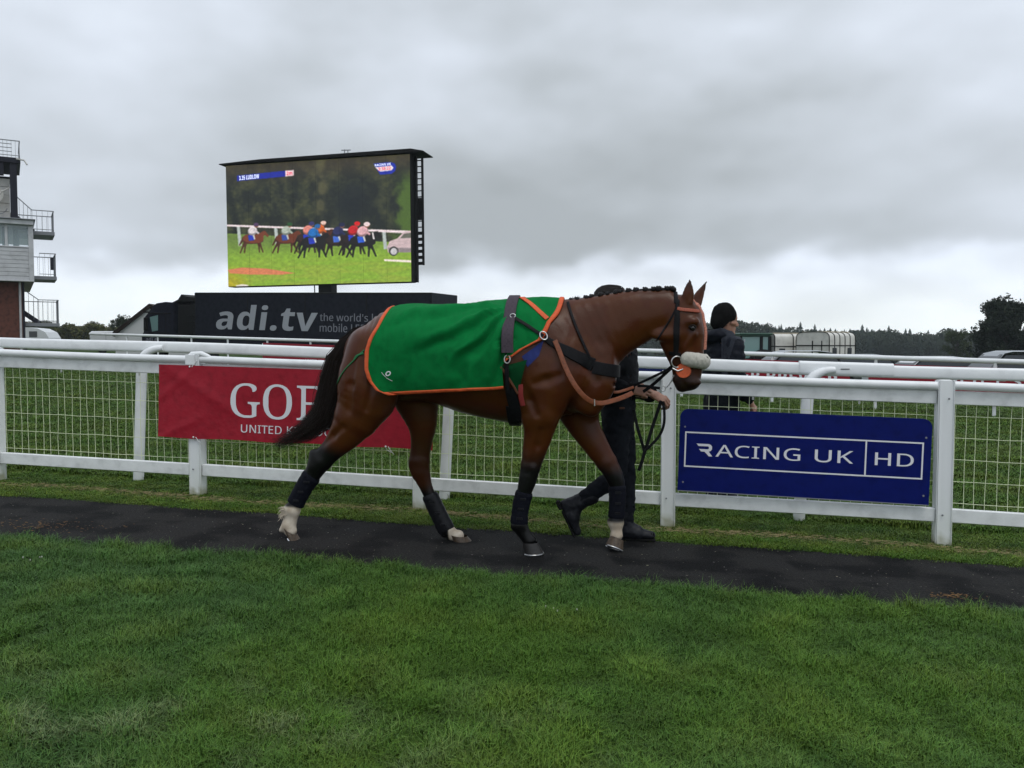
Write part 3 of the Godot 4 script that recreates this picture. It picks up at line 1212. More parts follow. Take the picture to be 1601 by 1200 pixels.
	for p in [[0.0, 1.0], [0.80, 1.0], [0.93, 0.93], [1.0, 0.80], [1.0, 0.58], [0.93, 0.45], [0.80, 0.38], [1.04, 0.0], [0.82, 0.0], [0.52, 0.37], [0.30, 0.37], [0.17, 0.57], [0.74, 0.57], [0.80, 0.62], [0.80, 0.76], [0.74, 0.81], [0.14, 0.81]]:
		R.append(Vector2(lx + p[0] * 0.112, ym - ch * 0.5 + p[1] * ch))
	mb.slab(R, 0.0062, 0.0074)
	part(o, "lettering", mb.mesh(), M.print_white)
	for l in [["ACING", 0.152, 0.495], ["UK", 0.552, 0.703], ["HD", 0.787, 0.935]]:
		var lw: float = (l[2] - l[1]) * w
		part(o, "lettering", lettering(l[0], "Droid Sans", 400, lw, ch, 0.0012).mesh(), M.print_white, at_pos(Vector3(-w * 0.5 + (l[1] + l[2]) * 0.5 * w, ym, 0.0062)))
	mb = MB.new()
	for b in [[-0.83, 0.17], [0.83, 0.17], [-0.83, -0.24], [0.83, -0.24]]:
		mb.tube([Vector3(b[0], b[1], 0.005), Vector3(b[0], b[1], 0.010)], 0.007, 8)
	part(o, "bolt", mb.mesh(), M.grey_steel)


# ------------------------------------------------------------------ the end of the grandstand, far left

func railing(mb: MB, a: Vector3, b: Vector3, tall: float, gap: float, thin := 0.013) -> void:
	var L := a.distance_to(b)
	var n := maxi(1, int(L / gap))
	for k in n + 1:
		var p := a.lerp(b, float(k) / n)
		mb.box(p + Vector3(0, tall * 0.5, 0), Vector3(thin, tall, thin))
	mb.beam(a + Vector3(0, tall, 0), b + Vector3(0, tall, 0), 0.045, 0.04)
	mb.beam(a + Vector3(0, 0.10, 0), b + Vector3(0, 0.10, 0), 0.03, 0.03)


func make_grandstand() -> void:
	var b := Vector3(-23.873, 1.341, -42.000)
	b.y = ground_y(b.x)
	var o := thing("grandstand", "end of a brick grandstand with pale clad upper storeys and steel landings", "building", b, deg_to_rad(30.5))
	var mb := MB.new()
	mb.box(Vector3(-5.0, 1.77, -4.0), Vector3(10.0, 3.96, 8.0), 0.02)
	part(o, "brick_wall", mb.mesh(), M.brick_red)
	# courses of bricks near the corner, too far off to tell apart singly
	mb = MB.new()
	for r in 46:
		mb.box(Vector3(-1.0, 0.1 + r * 0.08, 0.003), Vector3(2.0, 0.012, 0.006))
	tag(part(o, "mortar_courses", mb.mesh(), M.brick_red), "", "", "", "stuff")
	mb = MB.new()
	mb.tube([Vector3(-0.10, 0.0, 0.06), Vector3(-0.10, 3.72, 0.06)], 0.055, 8)
	part(o, "drain_pipe", mb.mesh(), M.cladding)
	mb = MB.new()
	mb.box(Vector3(0.04, 1.9, -0.06), Vector3(0.1, 3.7, 0.1))
	part(o, "corner_column", mb.mesh(), M.dark_steel)
	# first floor box: lower boarding, window band, fascia
	for k in 8:
		mb = MB.new()
		mb.box(Vector3(-4.79, 3.86 + k * 0.195, -4.0), Vector3(10.5, 0.188, 9.2), 0.015)
		part(o, "cladding_board", mb.mesh(), M.cladding)
	mb = MB.new()
	mb.box(Vector3(-4.79, 3.74, -4.0), Vector3(10.6, 0.06, 9.3), 0.01)
	part(o, "base_trim", mb.mesh(), M.cladding)
	mb = MB.new()
	mb.box(Vector3(0.40, 5.12, 0.52), Vector3(0.22, 2.84, 0.24), 0.015)
	part(o, "corner_trim", mb.mesh(), M.cladding)
	for x in [-0.62, -2.1, -3.6, -5.2]:
		mb = MB.new()
		mb.box(Vector3(x, 5.92, 0.50), Vector3(0.12, 1.10, 0.16), 0.01)
		part(o, "window_post", mb.mesh(), M.cladding)
	for w in [[-0.56, 0.33], [-2.04, -0.68], [-3.54, -2.16], [-5.14, -3.66]]:
		mb = MB.new()
		mb.box(Vector3((w[0] + w[1]) * 0.5, 5.90, 0.50), Vector3(w[1] - w[0], 1.06, 0.02))
		part(o, "window_pane", mb.mesh(), M.glass)
	mb = MB.new()
	mb.box(Vector3(-0.66, 5.9, -0.6), Vector3(0.26, 1.06, 0.2))
	mb.box(Vector3(-0.20, 5.9, -0.9), Vector3(0.26, 1.06, 0.2))
	part(o, "inner_column", mb.mesh(), M.dark_steel)
	mb = MB.new()
	mb.box(Vector3(-4.79, 5.36, -4.0), Vector3(10.46, 0.06, 9.26), 0.01)
	part(o, "window_sill", mb.mesh(), M.cladding)
	mb = MB.new()
	mb.box(Vector3(-4.72, 6.53, -4.0), Vector3(10.5, 0.24, 9.6), 0.03)
	part(o, "fascia", mb.mesh(), M.cladding)
	mb = MB.new()
	mb.box(Vector3(-4.74, 6.67, -4.0), Vector3(10.7, 0.05, 9.8), 0.02)
	part(o, "roof_edge", mb.mesh(), M.grey_steel)
	# second floor wall set back, with its satellite dish
	for k in 5:
		mb = MB.new()
		mb.box(Vector3(-5.47, 6.90 + k * 0.40, -4.0), Vector3(10.1, 0.393, 7.6), 0.02)
		part(o, "wall_panel", mb.mesh(), M.pale_cladding)
	mb = MB.new()
	mb.box(Vector3(-5.5, 8.74, -4.0), Vector3(10.2, 0.08, 7.7))
	part(o, "wall_cap", mb.mesh(), M.dark_steel)
	mb = MB.new()
	var rows := []
	for r in 6:
		var row := []
		for s in 18:
			var an := TAU * s / 18
			var rr := 0.42 * r / 5.0
			row.append(Vector3(-1.1 + cos(an) * rr, 7.85 + sin(an) * rr, 0.15 + rr * rr * 0.5))
		rows.append(row)
	mb.grid(rows, true)
	var dish := part(o, "satellite_dish", mb.mesh(), M.pale_cladding)
	mb = MB.new()
	mb.tube([Vector3(-1.1, 7.5, 0.1), Vector3(-0.75, 7.95, 0.45), Vector3(-0.30, 8.3, 0.2)], 0.03, 6)
	mb.box(Vector3(-0.72, 7.98, 0.47), Vector3(0.1, 0.1, 0.14), 0.02)
	part(dish, "dish_arm", mb.mesh(), M.pale_cladding)
	mb = MB.new()
	var loop := []
	for k in 14:
		var an := -0.3 - PI * k / 13.0
		loop.append(Vector3(-0.95 + 0.42 * cos(an), 7.35 + 0.42 * sin(an), 0.06))
	mb.tube(loop, 0.018, 6)
	part(o, "cable", mb.mesh(), M.grey_steel)
	# steel frame and the platform on top
	for x in [[-0.26, 0.30], [-0.75, 0.19], [-3.0, 0.26]]:
		mb = MB.new()
		var low := 6.70 if x[0] > -0.5 else 8.75
		mb.box(Vector3(x[0], (low + 9.42) * 0.5, 0.30), Vector3(x[1], 9.42 - low, 0.3), 0.01)
		part(o, "steel_column", mb.mesh(), M.dark_steel)
	mb = MB.new()
	mb.box(Vector3(-3.6, 9.48, -1.2), Vector3(7.3, 0.26, 3.4), 0.02)
	part(o, "platform", mb.mesh(), M.dark_steel)
	mb = MB.new()
	mb.beam(Vector3(-2.2, 8.72, 0.34), Vector3(-0.86, 9.36, 0.34), 0.1, 0.16)
	part(o, "brace", mb.mesh(), M.grey_steel)
	mb = MB.new()
	railing(mb, Vector3(-7.0, 9.62, 0.42), Vector3(0.02, 9.62, 0.42), 0.80, 0.17)
	railing(mb, Vector3(0.02, 9.62, 0.42), Vector3(0.02, 9.62, -2.6), 0.80, 0.17)
	for y in [0.27, 0.45, 0.63]:
		mb.beam(Vector3(-7.0, 9.62 + y, 0.42), Vector3(-0.3, 9.62 + y, 0.42), 0.03, 0.03)
	part(o, "railing", mb.mesh(), M.grey_steel)
	mb = MB.new()
	mb.tube([Vector3(-0.12, 9.55, 0.5), Vector3(0.2, 9.5, 0.62), Vector3(0.32, 9.28, 0.7)], 0.04, 6)
	part(o, "flood_lamp", mb.mesh(), M.pale_cladding)
	# landings of the outside stair
	for l in [[-0.1, 1.47, 6.18, 1.02, 0.0], [0.52, 1.52, 3.98, 1.12, -0.3], [0.10, 1.60, 1.66, 1.14, 0.0]]:
		var landing := Node3D.new()
		landing.name = "landing" if not o.has_node("landing") else ("landing_001" if not o.has_node("landing_001") else "landing_002")
		o.add_child(landing, true)
		mb = MB.new()
		mb.box(Vector3((l[0] + l[1]) * 0.5, l[2], -1.4), Vector3(l[1] - l[0], 0.18, 2.2), 0.01)
		part(landing, "deck", mb.mesh(), M.grey_steel)
		mb = MB.new()
		var fy: float = l[2] + 0.09
		railing(mb, Vector3(l[0] + 0.55 + l[4], fy, -0.34), Vector3(l[1] - 0.04, fy, -0.34), l[3], 0.205)
		railing(mb, Vector3(l[1] - 0.04, fy, -0.34), Vector3(l[1] - 0.04, fy, -2.46), l[3], 0.205)
		railing(mb, Vector3(l[0], fy, -2.46), Vector3(l[1] - 0.04, fy, -2.46), l[3], 0.205)
		part(landing, "railing", mb.mesh(), M.grey_steel)
		if l[2] < 2.0 or l[2] > 6.0:
			mb = MB.new()
			mb.beam(Vector3(-0.4, fy + 0.85, -0.45), Vector3(l[0] + 0.65, fy - 0.02, -0.45), 0.08, 0.2)
			mb.beam(Vector3(-0.4, fy + 0.85, -1.4), Vector3(l[0] + 0.65, fy - 0.02, -1.4), 0.08, 0.2)
			part(landing, "stair_string", mb.mesh(), M.dark_steel)
			mb = MB.new()
			for k in 6:
				var q := Vector3(-0.4, fy + 0.85, -0.4).lerp(Vector3(l[0] + 0.6, fy - 0.02, -0.4), k / 5.0)
				mb.box(q + Vector3(0, l[3] * 0.5, 0), Vector3(0.018, l[3], 0.018))
			mb.beam(Vector3(-0.4, fy + 0.85 + l[3], -0.4), Vector3(l[0] + 0.6, fy + l[3], -0.4), 0.045, 0.04)
			part(landing, "stair_railing", mb.mesh(), M.grey_steel)
		if l[2] > 3.0 and l[2] < 5.0:
			mb = MB.new()
			mb.box(Vector3(l[1] - 0.2, fy + 0.62, -0.3), Vector3(0.14, 0.62, 0.05), 0.01)
			part(landing, "notice", mb.mesh(), M.dark_steel)


# ------------------------------------------------------------------ the black lorry that carries the screen

func wheel(parent: Node, c: Vector3, r: float, wide: float) -> void:
	var t := Node3D.new()
	var k := 0
	while parent.has_node("wheel" if k == 0 else "wheel_%03d" % k):
		k += 1
	t.name = "wheel" if k == 0 else "wheel_%03d" % k
	parent.add_child(t, true)
	t.position = c
	var mb := MB.new()
	mb.tube([Vector3(0, 0, -wide * 0.5), Vector3(0, 0, -wide * 0.42), Vector3(0, 0, wide * 0.42), Vector3(0, 0, wide * 0.5)], [r * 0.9, r, r, r * 0.9], 20)
	part(t, "tyre", mb.mesh(), M.rubber)
	mb = MB.new()
	mb.tube([Vector3(0, 0, wide * 0.46), Vector3(0, 0, wide * 0.56)], [r * 0.62, r * 0.5], 16)
	part(t, "rim", mb.mesh(), M.car_silver)


func make_truck() -> void:
	var base := Vector3(-3.804, 0.114, -40.0)
	var o := thing("lorry", "long black lorry and trailer with grey lettering parked beneath the video screen", "lorry", base)
	o.transform = Transform3D(Basis(Vector3.UP, deg_to_rad(-24.4)).inverse().inverse() * Basis(Vector3.BACK, -0.0258), base)
	var mb := MB.new()
	mb.box(Vector3(-7.25, 2.24, -1.27), Vector3(14.5, 2.90, 2.54), 0.03)
	part(o, "trailer_body", mb.mesh(), M.truck_black)
	mb = MB.new()
	mb.box(Vector3(-7.25, 0.74, -1.27), Vector3(14.3, 0.1, 2.3))
	part(o, "trailer_chassis", mb.mesh(), M.canopy_black)
	mb = MB.new()
	for x in [-14.48, -10.9, -7.25, -3.6, -0.02]:
		mb.box(Vector3(x, 2.24, 0.006), Vector3(0.05, 2.88, 0.012), 0.003)
	mb.box(Vector3(-7.25, 3.64, 0.008), Vector3(14.4, 0.07, 0.012), 0.003)
	part(o, "body_seam", mb.mesh(), M.canopy_black)
	part(o, "lettering", lettering("adi.tv", "Droid Sans", 700, 6.45, 1.30, 0.01, 0.16).mesh(), M.letter_grey, at_pos(Vector3(-9.72, 2.40, 0.004)))
	part(o, "lettering", lettering("the world's largest", "Droid Sans", 400, 4.75, 0.50, 0.01).mesh(), M.letter_dim, at_pos(Vector3(-3.95, 2.42, 0.004)))
	part(o, "lettering", lettering("mobile LED screens", "Droid Sans", 400, 4.75, 0.42, 0.01).mesh(), M.letter_dim, at_pos(Vector3(-3.95, 1.96, 0.004)))
	for x in [-3.6, -2.4, -1.2]:
		wheel(o, Vector3(x, 0.48, -0.18), 0.48, 0.32)
	wheel(o, Vector3(-17.2, 0.5, -0.2), 0.5, 0.32)
	wheel(o, Vector3(-13.6, 0.5, -0.2), 0.5, 0.32)
	# tractor unit: side outline given its width
	mb = MB.new()
	var out := PackedVector2Array([Vector2(-18.32, 0.45), Vector2(-16.02, 0.45), Vector2(-16.02, 3.14), Vector2(-16.6, 3.18), Vector2(-17.25, 3.10), Vector2(-17.55, 2.92), Vector2(-17.82, 2.62), Vector2(-18.12, 2.35), Vector2(-18.22, 1.5), Vector2(-18.36, 1.3)])
	mb.slab(out, -2.5, 0.0)
	part(o, "cab", mb.mesh(), M.truck_cab)
	mb = MB.new()
	mb.slab(PackedVector2Array([Vector2(-16.35, 3.15), Vector2(-15.9, 3.32), Vector2(-15.66, 3.60), Vector2(-15.3, 3.48), Vector2(-14.5, 3.42), Vector2(-14.5, 3.26), Vector2(-15.9, 3.22)]), -2.3, -0.2)
	part(o, "wind_deflector", mb.mesh(), M.canopy_black)
	mb = MB.new()
	mb.box(Vector3(-15.3, 1.9, -1.3), Vector3(1.25, 2.3, 2.2), 0.03)
	for k in 5:
		mb.box(Vector3(-14.95, 1.2 + k * 0.32, -0.15), Vector3(0.5, 0.05, 0.1))
	mb.box(Vector3(-15.27, 0.7, -1.25), Vector3(3.6, 0.3, 1.2))
	part(o, "air_lines", mb.mesh(), M.canopy_black)
	mb = MB.new()
	mb.slab(PackedVector2Array([Vector2(-17.75, 2.34), Vector2(-17.15, 2.46), Vector2(-17.15, 1.62), Vector2(-17.58, 1.55)]), 0.002, 0.012)
	part(o, "side_window", mb.mesh(), M.teal_glass)
	mb = MB.new()
	mb.box(Vector3(-17.95, 1.95, 0.1), Vector3(0.18, 0.75, 0.22), 0.04)
	part(o, "mirror", mb.mesh(), M.canopy_black)
	mb = MB.new()
	mb.box(Vector3(-17.0, 2.55, 0.01), Vector3(1.6, 0.06, 0.04), 0.01)
	mb.box(Vector3(-17.1, 1.5, 0.008), Vector3(1.5, 0.03, 0.02))
	mb.box(Vector3(-16.6, 1.5, 0.008), Vector3(0.03, 2.0, 0.02))
	part(o, "door_trim", mb.mesh(), M.canopy_black)
	part(o, "lettering", lettering("adi.tv", "Droid Sans", 700, 1.0, 0.24, 0.01, 0.16).mesh(), M.letter_dim, at_pos(Vector3(-17.55, 1.12, 0.004)))
	mb = MB.new()
	mb.box(Vector3(-18.2, 2.62, -1.25), Vector3(0.3, 0.08, 2.3), 0.02)
	part(o, "sun_visor", mb.mesh(), M.canopy_black)


# ------------------------------------------------------------------ the video screen

func paint_poly(img: Image, pts: Array, c: Color) -> void:
	var W := img.get_width()
	var H := img.get_height()
	var lo := 1e9
	var hi := -1e9
	for p in pts:
		lo = minf(lo, p.y * H)
		hi = maxf(hi, p.y * H)
	for y in range(maxi(0, int(lo)), mini(H - 1, int(hi)) + 1):
		var xs := []
		var yc := y + 0.5
		for k in pts.size():
			var a: Vector2 = pts[k] * Vector2(W, H)
			var b: Vector2 = pts[(k + 1) % pts.size()] * Vector2(W, H)
			if (a.y <= yc) != (b.y <= yc):
				xs.append(a.x + (yc - a.y) / (b.y - a.y) * (b.x - a.x))
		xs.sort()
		for k in range(0, xs.size() - 1, 2):
			var x0 := clampi(int(round(xs[k])), 0, W)
			var x1 := clampi(int(round(xs[k + 1])), 0, W)
			if x1 > x0:
				img.fill_rect(Rect2i(x0, y, x1 - x0, 1), c)


func paint_oval(img: Image, c: Vector2, r: Vector2, col: Color, turn := 0.0) -> void:
	var pts := []
	for k in 18:
		var an := TAU * k / 18
		var v := Vector2(cos(an) * r.x, sin(an) * r.y * 1.0)
		pts.append(c + Vector2(v.x * cos(turn) - v.y * sin(turn) * 0.68, v.x * sin(turn) / 0.68 + v.y * cos(turn)))
	paint_poly(img, pts, col)


func paint_bar(img: Image, a: Vector2, b: Vector2, wa: float, wb: float, c: Color) -> void:
	var d := (b - a) * Vector2(1.47, 1.0)
	var n := Vector2(-d.y / 1.47, d.x).normalized()
	n = Vector2(-d.y, d.x).normalized() / Vector2(1.47, 1.0)
	paint_poly(img, [a + n * wa, b + n * wb, b - n * wb, a - n * wa], c)


func paint_racer(img: Image, at: Vector2, s: float, horse: Color, silk: Color, cap: Color, cloth: Color, legs: int) -> void:
	var f := func(x: float, y: float) -> Vector2: return at + Vector2(x / 1.47, y) * s
	var dark := horse.darkened(0.35)
	var swing := [[-0.35, -0.1, 0.25, 0.05], [-0.1, -0.4, -0.05, 0.3], [-0.25, 0.1, 0.35, -0.1]][legs % 3] as Array
	for k in 4:
		var hx := -0.40 if k < 2 else 0.30
		var knee: float = hx + swing[k] * 0.5
		paint_bar(img, f.call(hx, 0.16), f.call(knee, 0.50), 0.10 * s, 0.05 * s, dark)
		paint_bar(img, f.call(knee, 0.48), f.call(hx + swing[k], 0.86), 0.045 * s, 0.03 * s, dark)
	paint_bar(img, f.call(-0.50, -0.05), f.call(-0.78, 0.42), 0.07 * s, 0.03 * s, dark)
	paint_oval(img, f.call(-0.30, 0.08), Vector2(0.19, 0.27) * s, horse)
	paint_oval(img, f.call(0.0, 0.20), Vector2(0.40, 0.16) * s, dark)
	paint_oval(img, f.call(0.0, 0.08), Vector2(0.36, 0.24) * s, horse)
	paint_oval(img, f.call(0.30, 0.06), Vector2(0.20, 0.26) * s, horse)
	paint_bar(img, f.call(0.32, 0.02), f.call(0.66, -0.28), 0.18 * s, 0.10 * s, horse)
	paint_bar(img, f.call(0.60, -0.30), f.call(0.86, -0.02), 0.095 * s, 0.055 * s, horse)
	paint_poly(img, [f.call(-0.28, -0.14), f.call(0.02, -0.16), f.call(0.06, 0.16), f.call(-0.24, 0.18)], cloth)
	paint_bar(img, f.call(0.02, -0.18), f.call(0.10, 0.12), 0.055 * s, 0.035 * s, Color(0.80, 0.80, 0.78))
	paint_oval(img, f.call(-0.02, -0.36), Vector2(0.19, 0.24) * s, silk.darkened(0.35), -0.4)
	paint_oval(img, f.call(-0.02, -0.42), Vector2(0.17, 0.20) * s, silk, -0.4)
	paint_bar(img, f.call(0.05, -0.44), f.call(0.34, -0.20), 0.08 * s, 0.05 * s, silk.darkened(0.1))
	paint_oval(img, f.call(0.20, -0.66), Vector2(0.085, 0.12) * s, Color(0.55, 0.36, 0.28))
	paint_oval(img, f.call(0.19, -0.71), Vector2(0.105, 0.11) * s, cap)


func race_picture() -> Image:
	var W := 720
	var H := 490
	var img := Image.create(W, H, false, Image.FORMAT_RGB8)
	var n := FastNoiseLite.new()
	n.seed = 9
	n.frequency = 0.014
	n.fractal_octaves = 4
	var n2 := FastNoiseLite.new()
	n2.seed = 19
	n2.frequency = 0.05
	n2.fractal_octaves = 3
	for y in H:
		var v := float(y) / H
		for x in W:
			var u := float(x) / W
			var c: Color
			var a := n.get_noise_2d(x, y * 0.8)
			var b := n2.get_noise_2d(x * 0.7, y)
			if v < 0.555 + u * 0.14:
				c = Color(0.11, 0.135, 0.125).lerp(Color(0.27, 0.285, 0.185), clampf(0.35 + a * 1.1 + b * 0.4, 0.0, 1.0))
				c = c.lerp(Color(0.31, 0.26, 0.19), smoothstep(0.22, 0.0, v) * 0.6)
				c = c.lerp(Color(0.36, 0.35, 0.24), clampf(bump1(u, 0.53, 0.035) * (0.75 + a), 0.0, 0.75) * smoothstep(0.6, 0.3, v))
				c = c.lerp(Color(0.08, 0.11, 0.14), clampf(bump1(u, 0.70, 0.10) * bump1(v, 0.36, 0.16) * (1.0 + a), 0.0, 0.8))
				c = c.lerp(Color(0.30, 0.40, 0.16), smoothstep(0.90, 0.96, u + a * 0.05) * smoothstep(0.08, 0.26, v))
			else:
				c = Color(0.42, 0.52, 0.24).lerp(Color(0.54, 0.69, 0.22), smoothstep(0.60, 0.80, v))
				c = c.lerp(Color(0.62, 0.68, 0.26), clampf(0.3 + n.get_noise_2d(x * 0.35, y * 2.2) * 1.2, 0.0, 0.6) * smoothstep(0.7, 0.9, v))
				c = c.lerp(Color(0.72, 0.66, 0.14), smoothstep(0.16, 0.0, u) * smoothstep(0.78, 1.0, v))
				c = c * (1.0 + b * 0.10)
			c.a = 1.0
			img.set_pixel(x, y, c)
	# running rail, sandy strip, lying pole, car
	var pinkish := Color(0.93, 0.86, 0.87)
	for px in [0.065, 0.275, 0.86]:
		paint_bar(img, Vector2(px, 0.49 + px * 0.12), Vector2(px + 0.008, 0.66 + px * 0.09), 0.014, 0.014, Color(0.72, 0.76, 0.74))
	paint_bar(img, Vector2(-0.01, 0.490), Vector2(0.80, 0.585), 0.0085, 0.0085, pinkish)
	paint_bar(img, Vector2(0.79, 0.583), Vector2(1.01, 0.612), 0.010, 0.012, pinkish)
	paint_poly(img, [Vector2(0.0, 0.86), Vector2(0.08, 0.845), Vector2(0.22, 0.86), Vector2(0.38, 0.905), Vector2(0.30, 0.915), Vector2(0.12, 0.905), Vector2(0.01, 0.89)], Color(0.87, 0.52, 0.36))
	paint_poly(img, [Vector2(0.04, 0.992), Vector2(0.08, 0.982), Vector2(0.12, 0.992), Vector2(0.11, 1.0), Vector2(0.05, 1.0)], Color(0.93, 0.90, 0.86))
	paint_bar(img, Vector2(0.86, 0.823), Vector2(1.01, 0.842), 0.008, 0.010, Color(0.97, 0.92, 0.86))
	paint_poly(img, [Vector2(0.875, 0.72), Vector2(0.89, 0.675), Vector2(0.93, 0.655), Vector2(0.96, 0.61), Vector2(1.0, 0.60), Vector2(1.0, 0.77), Vector2(0.88, 0.765)], Color(0.83, 0.73, 0.74))
	paint_poly(img, [Vector2(0.945, 0.655), Vector2(0.965, 0.622), Vector2(1.0, 0.615), Vector2(1.0, 0.655)], Color(0.42, 0.42, 0.38))
	paint_poly(img, [Vector2(0.88, 0.725), Vector2(1.0, 0.735), Vector2(1.0, 0.77), Vector2(0.885, 0.765)], Color(0.58, 0.53, 0.54))
	paint_oval(img, Vector2(0.910, 0.755), Vector2(0.024, 0.037), Color(0.2, 0.2, 0.2))
	paint_oval(img, Vector2(0.911, 0.757), Vector2(0.018, 0.028), Color(0.80, 0.79, 0.80))
	var blue := Color(0.14, 0.22, 0.72)
	var bay := Color(0.42, 0.20, 0.12)
	var dark := Color(0.09, 0.08, 0.09)
	paint_racer(img, Vector2(0.147, 0.600), 0.148, Color(0.46, 0.23, 0.14), Color(0.90, 0.86, 0.87), Color(0.33, 0.25, 0.38), blue, 0)
	paint_racer(img, Vector2(0.335, 0.610), 0.148, bay, Color(0.72, 0.76, 0.70), Color(0.16, 0.33, 0.18), Color(0.2, 0.3, 0.62), 1)
	paint_racer(img, Vector2(0.455, 0.615), 0.152, Color(0.20, 0.12, 0.10), Color(0.90, 0.55, 0.50), Color(0.20, 0.20, 0.42), blue, 0)
	paint_racer(img, Vector2(0.520, 0.610), 0.148, Color(0.30, 0.15, 0.10), Color(0.86, 0.40, 0.16), Color(0.92, 0.78, 0.72), blue, 2)
	paint_racer(img, Vector2(0.485, 0.645), 0.162, dark, Color(0.12, 0.45, 0.75), Color(0.14, 0.40, 0.66), blue, 1)
	paint_racer(img, Vector2(0.618, 0.640), 0.159, Color(0.17, 0.11, 0.10), Color(0.16, 0.18, 0.36), Color(0.12, 0.13, 0.28), Color(0.26, 0.42, 0.80), 2)
	paint_racer(img, Vector2(0.700, 0.635), 0.157, Color(0.14, 0.09, 0.09), Color(0.80, 0.12, 0.15), Color(0.86, 0.10, 0.12), blue, 0)
	paint_racer(img, Vector2(0.750, 0.650), 0.166, dark, Color(0.93, 0.72, 0.74), Color(0.96, 0.86, 0.86), Color(0.16, 0.36, 0.82), 1)
	paint_poly(img, [Vector2(0.797, 0.60), Vector2(0.805, 0.60), Vector2(0.812, 0.655), Vector2(0.803, 0.655)], Color(0.95, 0.92, 0.92))
	# caption bar and clock
	paint_poly(img, [Vector2(0.062, 0.083), Vector2(0.335, 0.068), Vector2(0.335, 0.116), Vector2(0.062, 0.131)], Color(0.10, 0.16, 0.62))
	paint_poly(img, [Vector2(0.335, 0.068), Vector2(0.382, 0.066), Vector2(0.382, 0.113), Vector2(0.335, 0.116)], Color(0.97, 0.84, 0.86))
	paint_poly(img, [Vector2(0.81, 0.055), Vector2(0.90, 0.05), Vector2(0.922, 0.065), Vector2(0.93, 0.09), Vector2(0.924, 0.125), Vector2(0.905, 0.145), Vector2(0.845, 0.147)], Color(0.10, 0.18, 0.66))
	paint_poly(img, [Vector2(0.818, 0.085), Vector2(0.905, 0.078), Vector2(0.916, 0.098), Vector2(0.905, 0.118), Vector2(0.845, 0.123)], Color(0.97, 0.90, 0.92))
	# the picture is a little soft, as the lamps of the wall are coarse
	for y in H:
		for x in W:
			var c := img.get_pixel(x, y)
			var b := 1.0 + 0.09 * n2.get_noise_2d(x * 1.1, y * 1.6) - 0.03
			img.set_pixel(x, y, Color(c.r * b, c.g * b, c.b * b))
	img.resize(185, 130, Image.INTERPOLATE_LANCZOS)
	img.resize(720, 490, Image.INTERPOLATE_CUBIC)
	return img


